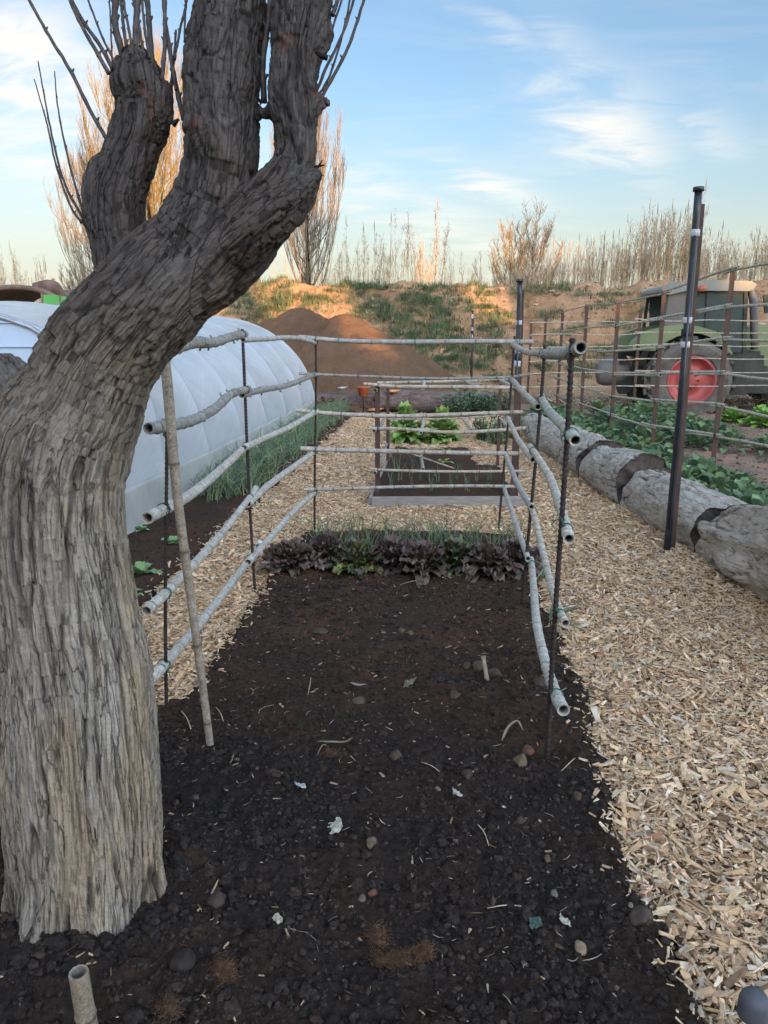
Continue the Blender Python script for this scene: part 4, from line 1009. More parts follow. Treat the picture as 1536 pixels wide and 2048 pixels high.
# rear side
cane('highest rear reed, straight and grey, crossing in front of the soil heap', LP((597, 674, 5.55), (700, 682, 5.6), (820, 684, 5.6), (940, 683, 5.65), (1066, 684, 5.69)), .0165, .0185, Bg, nodegap=.28, ties=[A(630, 679, 5.6), A(1030, 684, 5.71)], tint=(.72, .74, .78), tie_mat=m_wire)
cane('thin second highest rear reed above the wooden rack', LP((598, 747, 5.53), (700, 752, 5.57), (860, 757, 5.62), (1000, 755, 5.66), (1062, 749, 5.66)), .0105, .0100, Bg, nodegap=.16, ties=[A(630, 749, 5.6), A(1022, 754, 5.71)], tint=(.6, .6, .6), tie_mat=m_wire)
cane('middle rear reed, its left end overhanging the onions', LP((592, 820, 5.54), (660, 827, 5.58), (790, 833, 5.6), (900, 830, 5.65), (1045, 824, 5.68)), .0160, .0155, Bg, nodegap=.22, ties=[A(630, 824, 5.6), A(1018, 826, 5.71)], tint=(.9, .85, .8))
cane('second lowest rear reed crossing before the dark raised bed', LP((601, 897, 5.53), (700, 901, 5.58), (830, 904, 5.6), (950, 906, 5.65), (1036, 907, 5.68)), .0185, .0165, Bg, nodegap=.20, ties=[A(630, 898, 5.6), A(1012, 907, 5.71)], tint=(.88, .85, .84))
cane('lowest rear reed just above the grey plank of the raised bed', LP((608, 979, 5.53), (700, 977, 5.57), (830, 973, 5.6), (950, 972, 5.65), (1033, 973, 5.68)), .0130, .0130, Bg, nodegap=.16, ties=[A(630, 978, 5.6), A(1006, 973, 5.71)], tint=(.85, .85, .85))
# right side
cane('thick knotted highest right reed with a round open end against the bank', LP((1162, 695, 2.36), (1148, 700, 2.5), (1120, 706, 2.9), (1092, 707, 3.9), (1085, 707, 4.05)), .0190, .0215, Rg, rough=.2, nodegap=.06, ties=[A(1142, 703, 2.45), A(1089, 704, 4.01)], tint=(.7, .72, .7), tie_mat=m_tie)
cane('rear half of the highest right reed sagging between two stakes', LP((1094, 706, 3.95), (1066, 706, 4.5), (1045, 700, 5.0), (1024, 688, 5.74)), .0150, .019, Rg, rough=.12, nodegap=.12, ties=[A(1028, 690, 5.71)], tint=(.8, .78, .76))
cane('second highest right reed, bowed, its round cut end over the logs', LP((1151, 881, 2.34), (1138, 864, 2.5), (1118, 842, 2.9), (1098, 822, 3.4), (1086, 802, 3.95), (1083, 793, 4.1)), .0190, .0185, Rg, ties=[A(1134, 866, 2.45), A(1082, 806, 4.01)], tint=(.85, .9, .85))
cane('rear half of the second highest right reed with closely ringed joints', LP((1076, 814, 3.95), (1062, 800, 4.4), (1042, 780, 5.0), (1022, 757, 5.75)), .0170, .0185, Rg, nodegap=.10, ties=[A(1024, 760, 5.71)], tint=(.85, .85, .8))
cane('middle right reed sloping down to an open end over the chips', LP((1138, 1078, 2.36), (1131, 1052, 2.5), (1118, 1005, 2.95), (1098, 952, 3.5), (1068, 904, 3.98), (1060, 893, 4.1)), .0185, .0170, Rg, ties=[A(1121, 1040, 2.45), A(1071, 912, 4.01)], tint=(1.05, 1.03, .98))
cane('rear half of the middle right reed above the first log', LP((1066, 920, 3.94), (1050, 900, 4.3), (1034, 875, 4.9), (1014, 832, 5.76)), .0160, .017, Rg, nodegap=.12, ties=[A(1018, 838, 5.71)], tint=(.95, .92, .86))
cane('second lowest right reed with a small frayed open end', LP((1131, 1247, 2.36), (1118, 1220, 2.5), (1102, 1175, 2.9), (1085, 1105, 3.4), (1070, 1040, 3.9), (1058, 1000, 4.1)), .0145, .0165, Rg, nodegap=.11, ties=[A(1112, 1215, 2.45), A(1062, 1012, 4.01)], tint=(1.02, 1.0, .92))
cane('rear half of the second lowest right reed, mottled grey', LP((1063, 1014, 3.96), (1045, 985, 4.4), (1028, 950, 5.0), (1010, 906, 5.76)), .0160, .017, Rg, rough=.1, nodegap=.10, ties=[A(1013, 910, 5.71)], tint=(.75, .78, .8))
cane('lowest right reed, thickest and nearest, its open end close to the soil', LP((1127, 1420, 2.32), (1112, 1390, 2.45), (1090, 1325, 2.8), (1072, 1240, 3.2), (1066, 1165, 3.7), (1062, 1118, 4.1)), .0215, .0175, Rg, ties=[A(1103, 1385, 2.45), A(1052, 1122, 4.01)], tint=(.98, 1.0, 1.0))
cane('rear half of the lowest right reed passing over the red lettuce', LP((1056, 1118, 3.94), (1042, 1075, 4.3), (1025, 1025, 4.9), (1007, 972, 5.76)), .0155, .015, Rg, nodegap=.14, ties=[A(1007, 976, 5.71)], tint=(.85, .88, .92))
# leaning cane and the cut stub in front
cane('long split bamboo cane leaning in the soil beside the tree trunk', LP((424, 1520, 2.44), (400, 1325, 2.42), (372, 1120, 2.41), (352, 960, 2.40), (334, 760, 2.39), (318, 620, 2.385)), .0135, .0180, None, nodegap=.33, tint=(.66, .60, .54))
cane('short cut bamboo stub sticking up at the bottom left corner', [A(157, 1945, 1.20), A(166, 2000, 1.205), A(180, 2080, 1.215), A(196, 2180, 1.225)], .0195, .0215, None, nodegap=.6, tint=(.62, .54, .45))
# round headed stake in the lower right corner
q = G(1528, 2160); tp_ = A(1510, 1998, q[1])
mb = MB(); add_tube(mb, [q - [0, 0, .05], tp_ - [0, 0, .02]], .010, 10); th = thing('capped_stake', 'short dark stake with a rounded grey cap in the bottom right corner', 'stake', q)
build(mb, 'stake', m_rebar, th)
m_cap = simple('cap_rubber', (0.07, 0.07, 0.08), (0.10, 0.10, 0.115), 30, 0.6)
mb = MB(); h_ = np.linspace(0, 1, 10); add_tube(mb, [tp_ + [0, 0, -.04 + .06 * k] for k in h_], .030 * np.sqrt(np.clip(1 - np.clip((h_ - .4) / .6, 0, 1) ** 2.4, 0.01, 1)), 18); build(mb, 'cap', m_cap, th)

# ---- irrigation risers: steel post with a black pipe strapped to it
m_pipe = simple('black_pipe', (0.010, 0.011, 0.014), (0.03, 0.032, 0.042), 12, 0.35, spec=0.5)
m_tape = simple('grey_tape', (0.38, 0.38, 0.40), (0.52, 0.51, 0.52), 30, 0.45, 0.3, 0.003)
m_black = simple('black_band', (0.012, 0.012, 0.014), (0.02, 0.02, 0.024), 30, 0.5)
def riser(label, b_, top, poletop, off, r, tapes, s=1.0):
    b_ = np.asarray(b_, float); top = np.asarray(top, float); poletop = np.asarray(poletop, float)
    th = thing('irrigation_riser', label, 'irrigation post', b_, 'irrigation risers strapped to rusty posts')
    mb = MB(); ax = nrm(poletop - b_); L = np.linalg.norm(poletop - b_)
    # T section post
    w = .024 * s; prof = [(-w, -.003), (w, -.003), (w, .004), (.004, .004), (.004, .03 * s), (-.004, .03 * s), (-.004, .004), (-w, .004)]
    V = np.array([[b_ + ax * k + np.array([a, c_, 0]) for a, c_ in prof] for k in (-.2, L)]).reshape(-1, 3); n = len(prof)
    F = [[i, (i + 1) % n, n + (i + 1) % n, n + i] for i in range(n)]; mb.add(V, F); mb.add(V[n:], [list(range(n))])
    build(mb, 'post', m_steel, th, smooth=False)
    pb = b_ + np.array([off[0] * 1.7, -.03, 0]); pt = top + np.array([0, -.03, 0])
    mb = MB(); P = smooth_path([pb - [0, 0, .05], pb + (pt - pb) * .45 + np.array([.006, 0, 0]), pt], 20); add_tube(mb, P, r, 14)
    build(mb, 'pipe', m_pipe, th)
    mb = MB(); add_tube(mb, [P[2] + [-r * .5, -r * 1.3, 0], P[10] + [-r * .2, -r * 1.3, 0], P[17] + [-r * .4, -r * 1.3, 0]], r * .38, 8); build(mb, 'small_pipe', m_pipe, th)
    mb = MB(); add_tube(mb, [pt - [0, 0, .014], pt - [0, 0, .013], pt + [0, 0, .012], pt + [0, 0, .013]], [r * 1.0, r * 1.5, r * 1.5, r * 1.1], 16); build(mb, 'cap', m_pipe, th)
    for f, h, m_ in tapes:
        c_ = pb + (pt - pb) * f; d = nrm(pt - pb)
        mb = MB(); add_tube(mb, [c_ - d * h * k + [0, -.003, 0] for k in (-.5, -.42, 0, .42, .5)], [r * 1.22, r * 1.38, r * 1.36, r * 1.38, r * 1.22], 14); build(mb, 'tape_band', m_, th)
    mb = MB(); d = nrm(pt - pb); c_ = (pb + b_) / 2 + (pt - pb) * .215
    aa = np.linspace(0, 2 * math.pi, 24); add_tube(mb, c_ + np.stack([np.cos(aa) * (abs(off[0]) + w + .02), np.sin(aa) * (r + .03), 0 * aa], 1), .0016, 5); build(mb, 'twine_tie', m_tie, th)
    return th
b0 = G(1342, 1105)
riser('tallest irrigation riser, rusty post with black capped pipe beside the logs', b0, A(1394, 380, b0[1]), A(1402, 408, b0[1]), (-.024, 0), .023, [(.89, .045, m_tape), (.665, .04, m_tape), (.632, .05, m_black), (.60, .04, m_tape)])
b1 = G(1030, 1002)
riser('middle irrigation riser, black pipe standing behind the rear right trellis corner', b1, A(1039, 562, b1[1]), A(1043, 580, b1[1]), (-.014, 0), .022, [(.82, .04, m_tape), (.70, .05, m_tape), (.67, .05, m_black), (.64, .05, m_tape)])
b2 = G(942, 800); 
riser('farthest irrigation riser, thin post in front of the weedy bank', b2, A(945, 622, b2[1]), A(946, 628, b2[1]), (-.012, 0), .020, [(.94, .10, m_tape), (.80, .08, m_tape), (.77, .06, m_black), (.72, .08, m_tape)])

# ---- rack over the raised bed
def sqpost(label, b_, topz, w=.042):
    b_ = np.asarray(b_, float); mb = MB()
    for (cx_, cy_, sx_, sy_) in ((0, 0, w, .006), (w / 2 - .0031, .0222, .006, .038)):
        add_box(mb, b_ + [cx_, cy_, topz / 2 - .05], (sx_, sy_, topz + .1))
    add_box(mb, b_ + [-w / 2 + .004, .019, topz / 2 - .05], (.006, .03, topz + .098))
    o_ = build(mb, 'steel_post', m_steel, base=b_, smooth=False); return tag(o_, label, 'steel post', 'short brown posts of the rack over the raised bed')
rkF, rkB = 6.66, 8.62
sqpost('front left brown post of the rack, at the plank corner', (-.565, rkF, 0), 1.06)
sqpost('front right brown post of the rack, beside the trellis corner', (.655, rkF, 0), 1.06)
sqpost('rear left brown post of the rack, left of the pale lettuce', (-.61, rkB, 0), .97, .036)
sqpost('rear right brown post of the rack, in front of the bean plants', (.66, rkB, 0), .97, .036)
Kg = 'reeds tied on the rack over the raised bed'
kt = (.95, .88, .82)
cane('top front reed of the rack, overhanging both posts', LP((728, 768, rkF), (800, 773, rkF - .03), (930, 774, rkF - .03), (1052, 776, rkF)), .0155, .0175, Kg, ties=[A(757, 772, rkF), A(1026, 776, rkF)], tint=kt, tie_mat=m_wire, nodegap=.24)
cane('middle front reed of the rack, in front of the pale lettuce', LP((740, 857, rkF), (800, 858, rkF - .03), (900, 865, rkF - .03), (980, 862, rkF - .03), (1052, 856, rkF)), .0155, .0165, Kg, ties=[A(757, 858, rkF), A(1026, 859, rkF)], tint=(.85, .82, .74), tie_mat=m_wire, nodegap=.26)
cane('lowest front reed of the rack, above the leek seedlings', LP((742, 938, rkF), (790, 941, rkF - .03), (900, 943, rkF - .03), (1052, 942, rkF)), .0135, .0125, Kg, ties=[A(757, 940, rkF), A(1026, 942, rkF)], tint=kt, tie_mat=m_wire, nodegap=.22)
cane('top rear reed of the rack, crooked and pale', LP((755, 766, rkB), (860, 764, rkB - .02), (930, 762, rkB - .02), (1012, 758, rkB), (1030, 764, rkB)), .0165, .016, Kg, ties=[A(771, 765, rkB), A(998, 760, rkB)], tint=(.95, .92, .88), tie_mat=m_wire, nodegap=.25, rough=.05)
cane('thin rear reed of the rack behind the middle reed', LP((775, 838, rkB), (880, 838, rkB), (1000, 831, rkB)), .0085, .0085, Kg, tint=kt, ties=[A(992, 832, rkB)], tie_mat=m_wire)
cane('short left side reed at the top of the rack', LP((750, 781, rkF - .12), (760, 776, 7.2), (768, 766, rkB)), .0165, .015, Kg, tint=(.6, .55, .5), nodegap=.3)
cane('left side reed at mid height of the rack', LP((748, 862, rkF - .12), (762, 850, 7.4), (770, 832, rkB)), .0155, .015, Kg, tint=(.7, .65, .6))
cane('left side reed low on the rack', LP((750, 946, rkF - .12), (764, 915, 7.5), (773, 888, rkB)), .0155, .015, Kg, tint=(.7, .65, .6))
cane('right side reed at the top of the rack', LP((1036, 778, rkF - .1), (1020, 770, 7.4), (1000, 760, rkB)), .0155, .015, Kg, tint=(.9, .9, .85))
cane('right side reed at mid height of the rack', LP((1032, 872, rkF - .1), (1015, 852, 7.4), (1000, 836, rkB)), .0150, .014, Kg, tint=(.95, .95, .9))
cane('short reed lying front to back across the top of the rack', LP((846, 776, rkF - .05), (848, 766, 7.6), (848, 757, rkB + .05)), .0150, .015, Kg, tint=(.95, .95, .9), nodegap=.14)
cane('crooked reed lying across the right part of the rack top', LP((962, 771, rkF), (945, 768, 7.2), (932, 762, 8.0), (925, 757, rkB + .05)), .0150, .014, Kg, tint=(.85, .82, .78), rough=.1, nodegap=.14)
cane('front to back reed at mid height between the two pale lettuces', LP((842, 866, rkF - .1), (845, 850, 7.5), (847, 834, rkB + .05)), .0145, .014, Kg, tint=(.95, .95, .9), nodegap=.12)
cane('front to back reed at mid height right of the pale lettuces', LP((943, 861, rkF - .02), (934, 848, 7.5), (924, 836, rkB + .05)), .0140, .013, Kg, tint=(.85, .85, .82), nodegap=.12)
cane('low front to back reed over the seedlings', LP((846, 938, rkF), (844, 920, 7.5), (842, 905, rkB + .05)), .0135, .013, Kg, tint=(.9, .9, .85), nodegap=.12)
q0 = G(912, 938, .06); q1 = G(795, 898, .5)
cane('loose pale stick lying aslant over the raised bed', [q0, q1], .0085, .007, None, tint=(1.1, 1.02, .9), nodegap=.2)
# plank edging the raised bed
m_plank, t, b, o = newmat('grey_plank')
x = tnoise(t, 6, 8, 0.7, stretch=(1, 12, 12)); c = tramp(t, x, [(0.3, (0.20, 0.175, 0.15)), (0.55, (0.32, 0.29, 0.26)), (0.75, (0.40, 0.37, 0.33))])
t.links.new(c, b.inputs['Base Color']); b.inputs['Roughness'].default_value = 0.85; tbump(t, b, x, 0.4, 0.003)
mb = MB(); pa, pb_ = np.array([-.60, 6.45, .045]), np.array([.80, 6.58, .05]); d = nrm(pb_ - pa)
add_box(mb, (pa + pb_) / 2, (np.linalg.norm(pb_ - pa), .028, .125), rotm(0, 0, math.atan2(d[1], d[0])))
o_ = bevel(build(mb, 'wooden_plank', m_plank, base=pa, smooth=False), .003); tag(o_, 'weathered grey plank set on edge at the front of the raised bed', 'plank')
mb = MB(); add_box(mb, (-.617, 7.5, .03), (.026, 2.05, .12)); o_ = bevel(build(mb, 'wooden_plank', m_plank, base=(-.62, 7.5, 0), smooth=False), .003); tag(o_, 'side plank along the left of the raised bed', 'plank')

# ---- long trellis in the garden on the right
tp = [(1467, 533, 1425, 939), (1329, 580, 1304, 904), (1237, 599, 1221, 877), (1174, 609, 1161, 848), (1126, 621, 1113, 827), (1092, 630, 1083, 806), (1063, 641, 1055, 792)]
Tg = 'rusty posts of the long trellis in the right hand garden'
names_ = ['nearest', 'second', 'third', 'fourth', 'fifth', 'sixth', 'farthest']
ty = []
for (tx, tyy, bx, by), nm_ in zip(tp, names_):
    b_ = G(bx, by); ty.append(b_[1]); top = A(tx, tyy, b_[1]); mb = MB(); w = .027
    ax = nrm(top - b_); L = np.linalg.norm(top - b_); prof = [(-w, 0), (w, 0), (w, .006), (.004, .006), (.004, .04), (-.004, .04), (-.004, .006), (-w, .006)]
    V = np.array([[b_ + ax * k + np.array([a, c_, 0]) for a, c_ in prof] for k in (-.2, L)]).reshape(-1, 3); n = 8
    mb.add(V, [[i, (i + 1) % n, n + (i + 1) % n, n + i] for i in range(n)]); mb.add(V[n:], [list(range(n))])
    tag(build(mb, 'steel_post', m_steel, base=b_, smooth=False), nm_ + ' rusty post of the long garden trellis, counted from the camera', 'steel post', Tg)
lev = [[(1540, 524), (1467, 538), (1329, 585), (1236, 604), (1174, 613), (1126, 624), (1091, 633), (1063, 644)],
       [(1540, 606), (1458, 612), (1319, 637), (1234, 650), (1170, 658), (1122, 664), (1089, 668), (1061, 671)],
       [(1540, 679), (1453, 677), (1317, 694), (1231, 700), (1167, 703), (1118, 700), (1087, 701), (1059, 702)],
       [(1540, 757), (1446, 745), (1314, 749), (1226, 748), (1163, 738), (1116, 724), (1085, 722), (1058, 722)],
       [(1540, 832), (1440, 810), (1312, 801), (1226, 791), (1162, 775), (1114, 756), (1084, 750), (1057, 744)],
       [(1540, 890), (1437, 872), (1305, 853), (1224, 830), (1161, 808), (1113, 790), (1083, 780), (1055, 772)]]
ln_ = ['top', 'second', 'third', 'fourth', 'fifth', 'lowest']
ys_ = [7.75] + ty
TG = 'pale canes tied along the long garden trellis'
for li, row in enumerate(lev):
    W_ = [A(px, py, y_ - .04) for (px, py), y_ in zip(row, ys_)]
    spans = [(0, 1.12), (0.86, 2.1), (1.88, 3.55), (3.35, 5.2), (4.9, 7)]
    if li % 2: spans = [(0, 1.4), (0.93, 2.25), (1.92, 3.1), (2.85, 5.1), (4.8, 7)]
    where = ['nearest the frame edge', 'between the first and second posts', 'between the second and third posts', 'across the middle posts', 'at the far end']
    for si, (a0, a1) in enumerate(spans):
        k = np.linspace(a0, a1, 7); pts = np.stack([np.interp(k, range(8), [w_[i] for w_ in W_]) for i in range(3)], 1)
        pts[:, 2] += (0.012 if si % 2 else -0.012); pts[:, 0] += rng.normal(0, .006, 7)
        rr = (.0155, .0165, .0165, .013, .0105)[si] * (0.8 if li == 0 else 1)
        ti = [W_[j] + [0, .03, 0] for j in range(1, 8) if a0 <= j <= a1 and si < 4]
        cane('%s cane of the long garden trellis, %s' % (ln_[li], where[si]), pts, rr, rr * .85, TG, ties=ti, nodegap=.17, sides=8, npt=40, tint=(.95, .93, .88) if li else (.75, .72, .68), rough=.12 if li == 0 else 0)
# far cross panel of that trellis
yb = 14.5
for i, (px, t0, t1) in enumerate([(1276, 632, 800), (1448, 640, 800)]):
    mb = MB(); b_ = G(px, 797); b_[1] = yb; b_[0] = A(px, 700, yb)[0]; b_[2] = 0; add_box(mb, b_ + [0, .02, .95], (.05, .03, 2.0)); tag(build(mb, 'steel_post', m_steel, base=b_, smooth=False), ['thin post of the far cross panel in front of the bank', 'post of the far cross panel standing before the tractor wheel'][i], 'steel post', 'posts of the far cross panel')
for li, y0_ in enumerate((643, 668, 694, 720, 746, 774)):
    for si, (xa, xb) in enumerate(((1060, 1300), (1270, 1560))):
        pts = [A(xa + (xb - xa) * k, y0_ + rng.normal(0, 1.3) + (-2 if si == 0 else 2) * (k - .5) - (3 if si else 0), yb - .03) for k in np.linspace(0, 1, 5)]
        cane('%s thin cane of the far cross panel, %s half' % (ln_[li], ('left', 'right')[si]), pts, .0115, .0095, 'thin canes of the far cross panel', nodegap=.2, sides=6, npt=30, tint=(.95, .9, .82))
# ================================================================== LOGS
def logmat(name, c1, c2, c3, crackc):
    m, t, b, o = newmat(name)
    bc = tattr(t, 'bark', 'Vector')
    a1 = tnoise(t, 9, 7, 0.7, bc, 0.8); a2 = tnoise(t, 45, 6, 0.7, bc, 0.5); a3 = tnoise(t, 15, 6, 0.6, bc, 0.9); lich = tnoise(t, 30, 6, 0.75)
    c = tramp(t, a1, [(0.3, c1), (0.5, c2), (0.7, c3)])
    c = tmix(t, 0.7, c, tramp(t, a2, [(0.3, (0.6, 0.6, 0.6)), (0.6, (1.1, 1.1, 1.1))]), 'MULTIPLY')
    c = tmix(t, tramp(t, lich, [(0.56, (0, 0, 0)), (0.66, (.5, .5, .5))]), c, (0.40, 0.41, 0.37))
    c = tmix(t, tramp(t, a3, [(0.480, (0, 0, 0)), (0.5, (.9, .9, .9)), (0.520, (0, 0, 0))]), c, crackc)
    c = tmix(t, tattr(t, 'cav', 'Fac'), c, crackc)
    t.links.new(c, b.inputs['Base Color']); b.inputs['Roughness'].default_value = 0.88; b.inputs['Specular IOR Level'].default_value = 0.15
    tbump(t, b, tmix(t, 0.5, a2, a3), 0.8, 0.008)
    return m
m_log = logmat('log_bark_grey', (0.28, 0.24, 0.195), (0.41, 0.365, 0.305), (0.53, 0.48, 0.41), (0.05, 0.038, 0.03))
m_log2 = logmat('log_bark_fibrous', (0.24, 0.195, 0.15), (0.38, 0.32, 0.255), (0.50, 0.44, 0.365), (0.055, 0.04, 0.03))
m_logr = logmat('log_bark_red', (0.10, 0.07, 0.06), (0.16, 0.115, 0.10), (0.22, 0.18, 0.165), (0.04, 0.02, 0.015))
m_cut, t, b, o = newmat('cut_wood')
bc = t.nodes.new('ShaderNodeTexCoord').outputs['Object']; x = tnoise(t, 18, 7, 0.7)
c = tramp(t, x, [(0.3, (0.035, 0.027, 0.022)), (0.6, (0.085, 0.068, 0.054)), (0.8, (0.15, 0.125, 0.10))]); t.links.new(c, b.inputs['Base Color']); b.inputs['Roughness'].default_value = 0.9; tbump(t, b, x, 0.6, 0.006)
def log(label, pts, rads, mat, seed, squash=1.0, rough=1.0, sides=150, ends=(1, 1), fib=0.0, nlen=None):
    P = smooth_path(pts, 60); L = np.linalg.norm(np.diff(P, axis=0), axis=1).sum(); n = nlen or int(L / 0.012)
    P = smooth_path(pts, n); rad = np.interp(np.linspace(0, 1, n), np.linspace(0, 1, len(rads)), rads)
    T, E1, E2 = frames(P); th = np.arange(sides) * 2 * math.pi / sides; s = np.linspace(0, L, n)
    ct, st = np.cos(th)[None, :, None], np.sin(th)[None, :, None]
    U = E1[:, None, :] * ct + E2[:, None, :] * st
    q = np.stack([np.broadcast_to(np.cos(th)[None] , (n, sides)) * rad[:, None], np.broadcast_to(np.sin(th)[None], (n, sides)) * rad[:, None], np.broadcast_to(s[:, None], (n, sides))], -1).reshape(-1, 3) + seed * 3.3
    wv = 0.02 * np.stack([vnoise(q * 6, seed), vnoise(q * 6, seed + 1), 0 * q[:, 0]], 1)
    qs = (q + wv) * [1, 1, .22 if not fib else .12]
    r1 = np.abs(vnoise(qs * 9, seed + 2)); fis = 1 - sstep(0, .09, r1); fis *= sstep(-.1, .35, vnoise(q * [4, 4, 3], seed + 8))
    r2 = np.abs(vnoise(qs * 30, seed + 3)); f2 = 1 - sstep(0, .2, r2)
    d = 0.05 * vnoise(q * [4, 4, 1.6], seed + 4) + 0.012 * vnoise(q * 11, seed + 5) + 0.003 * fbm(q * 40, 2, seed + 6) - rough * (0.018 * fis + 0.004 * f2)
    if fib: d += fib * (0.05 * vnoise(q * [9, 9, 1.2], seed + 9) + 0.018 * (0.5 - np.abs(vnoise(qs * 22, seed + 10))) )
    rr = rad[:, None] + d.reshape(n, sides)
    # ragged ends: the rim is not one clean plane
    off = np.zeros((n, sides))
    if ends[0]: off += (np.exp(-s / .12))[:, None] * (0.09 * vnoise(np.stack([np.cos(th) * 2, np.sin(th) * 2, 0 * th + seed], 1), seed + 12))[None]
    if ends[1]: off += (np.exp(-(L - s) / .12))[:, None] * (0.09 * vnoise(np.stack([np.cos(th) * 2, np.sin(th) * 2, 0 * th + seed + 5], 1), seed + 13))[None]
    V = P[:, None, :] + U * rr[..., None] * np.array([1, 1, squash]) + T[:, None, :] * off[..., None]
    V = V.reshape(-1, 3); i = np.arange(n - 1)[:, None] * sides; j = np.arange(sides)[None, :]; k = (j + 1) % sides
    F = np.stack([i + j, i + k, i + sides + k, i + sides + j], -1).reshape(-1, 4)
    root = thing('log', label, 'log', P[0] * [1, 1, 0] , 'fallen logs edging the path on the right' if mat is not m_logr else 'reddish logs lying across the far end of the garden')
    mb = MB(); mb.add(V, F)
    build(mb, 'bark', mat, root, attrs={'bark': ('FLOAT_VECTOR', q * [1, 1, .22 if not fib else .08]), 'cav': ('FLOAT', np.clip(fis * .9, 0, 1))})
    for e, sg in ((0, -1), (n - 1, 1)):
        c0 = P[e]; rim = V[e * sides:(e + 1) * sides]; rings = [rim]; 
        for kf in (.97, .85, .6, .3):
            w = c0 + (rim - c0) * kf; w = w + T[e] * sg * (-0.012 + 0.014 * vnoise(w * 22, seed + 20))[:, None]; rings.append(w)
        rings.append(np.array([c0])); VV = np.concatenate(rings); Fq = []
        for a in range(4): Fq.append(np.stack([a * sides + j[0], a * sides + k[0], (a + 1) * sides + k[0], (a + 1) * sides + j[0]], -1))
        tri = np.stack([4 * sides + j[0], 4 * sides + k[0], np.full(sides, 5 * sides)], -1)
        mb = MB(); mb.add(VV, [np.concatenate(Fq), tri]); build(mb, 'cut_end', m_cut, root)
    return root
log('longest and farthest pale grey log beside the rack posts', [(1.44, 11.9, .10), (1.50, 10.2, .13), (1.64, 9.0, .15), (1.72, 7.98, .16)], [.21, .25, .25, .275], m_log, 1)
log('second log from the far end, with a dark round cut face', [(1.73, 7.93, .13), (1.74, 7.3, .16), (1.84, 6.74, .19)], [.255, .265, .275], m_log, 7)
log('lichen-patched grey log right behind the tallest irrigation riser', [(1.84, 6.66, .10), (1.91, 6.0, .14), (2.00, 5.2, .13)], [.25, .255, .26], m_log, 13)
log('big fibrous twisted log nearest the camera at the right edge', [(2.02, 5.14, .10), (2.06, 4.75, .15), (2.12, 4.2, .18), (2.18, 3.5, .20), (2.22, 2.7, .20)], [.24, .275, .34, .38, .40], m_log2, 21, fib=1.0, ends=(1, 1))
log('short gnarled branch stub lying behind the fibrous log', [(2.35, 5.35, .30), (2.46, 5.15, .30), (2.62, 4.9, .34)], [.05, .085, .10], m_log2, 29, sides=60)
log('dark reddish log at the left of the far end, behind the onions', [(-2.65, 15.4, .16), (-1.9, 15.35, .18), (-1.32, 15.3, .18)], [.22, .21, .20], m_logr, 33, sides=60, nlen=60)
log('reddish ridged log at the far end behind the pale lettuces', [(-1.30, 15.25, .19), (-.4, 15.3, .20), (1.2, 15.4, .19)], [.205, .215, .20], m_logr, 39, sides=60, nlen=100, rough=1.6)

# ================================================================== POLYTUNNEL
m_film, t, b, o = newmat('tunnel_film')
x = tnoise(t, 2.2, 5, 0.6, stretch=(1, .5, 1)); wr = tnoise(t, 16, 6, 0.62, stretch=(.5, .16, 1.0), dist=.7)
c = tramp(t, x, [(0.3, (0.60, 0.63, 0.64)), (0.7, (0.76, 0.78, 0.79))])
mp = t.nodes.new('ShaderNodeMapping'); mp.inputs['Rotation'].default_value = (R(-24), 0, 0); t.links.new(t.nodes.new('ShaderNodeTexCoord').outputs['Object'], mp.inputs[0])
mp2 = t.nodes.new('ShaderNodeMapping'); mp2.inputs['Scale'].default_value = (.3, .05, 1.0); t.links.new(mp.outputs[0], mp2.inputs[0])
pleat = tnoise(t, 26, 5, 0.6, mp2.outputs[0], .4); zone = tnoise(t, .9, 3, .5)
c = tmix(t, tmix(t, 1.0, tramp(t, pleat, [(0.50, (0, 0, 0)), (0.62, (.4, .4, .4))]), tramp(t, zone, [(0.42, (.15, .15, .15)), (0.6, (1, 1, 1))]), 'MULTIPLY'), c, (0.90, 0.91, 0.92))
wr = tmix(t, 0.5, wr, pleat)
t.links.new(c, b.inputs['Base Color']); b.inputs['Roughness'].default_value = 0.22; b.inputs['Specular IOR Level'].default_value = 0.5
tr = t.nodes.new('ShaderNodeBsdfTranslucent'); tr.inputs[0].default_value = (0.75, 0.80, 0.84, 1); mx = t.nodes.new('ShaderNodeMixShader'); mx.inputs[0].default_value = 0.35
t.links.new(b.outputs[0], mx.inputs[1]); t.links.new(tr.outputs[0], mx.inputs[2]); t.links.new(mx.outputs[0], o.inputs[0])
tbump(t, b, wr, 0.6, 0.025)
m_skirt = simple('tunnel_skirt', (0.36, 0.365, 0.33), (0.46, 0.46, 0.42), 3, 0.5, 0.2, 0.01)
m_endf = simple('tunnel_end_film', (0.46, 0.56, 0.70), (0.54, 0.64, 0.77), 1.2, 0.35, 0.1, 0.02, spec=0.4)
m_hoop = simple('galvanised_tube', (0.35, 0.36, 0.37), (0.5, 0.5, 0.5), 20, 0.4, metal=.6)
XC = -4.35
tA = np.linspace(0, math.pi, 121)
ell = np.stack([XC + 2.03 * np.sign(np.cos(tA)) * np.abs(np.cos(tA)) ** 0.92, 1.835 * np.sin(tA) ** 0.88], 1)
nearp = np.array([(-2.33, 0), (-2.34, .6), (-2.36, .95), (-2.43, 1.3), (-2.58, 1.53), (-2.95, 1.655), (-3.6, 1.74), (-4.35, 1.77)])
full = np.concatenate([nearp, np.stack([2 * XC - nearp[::-1][1:, 0], nearp[::-1][1:, 1]], 1)])
sN = np.concatenate([[0], np.cumsum(np.linalg.norm(np.diff(full, axis=0), axis=1))]); sE = np.concatenate([[0], np.cumsum(np.linalg.norm(np.diff(ell, axis=0), axis=1))])
u = np.linspace(0, 1, 161)
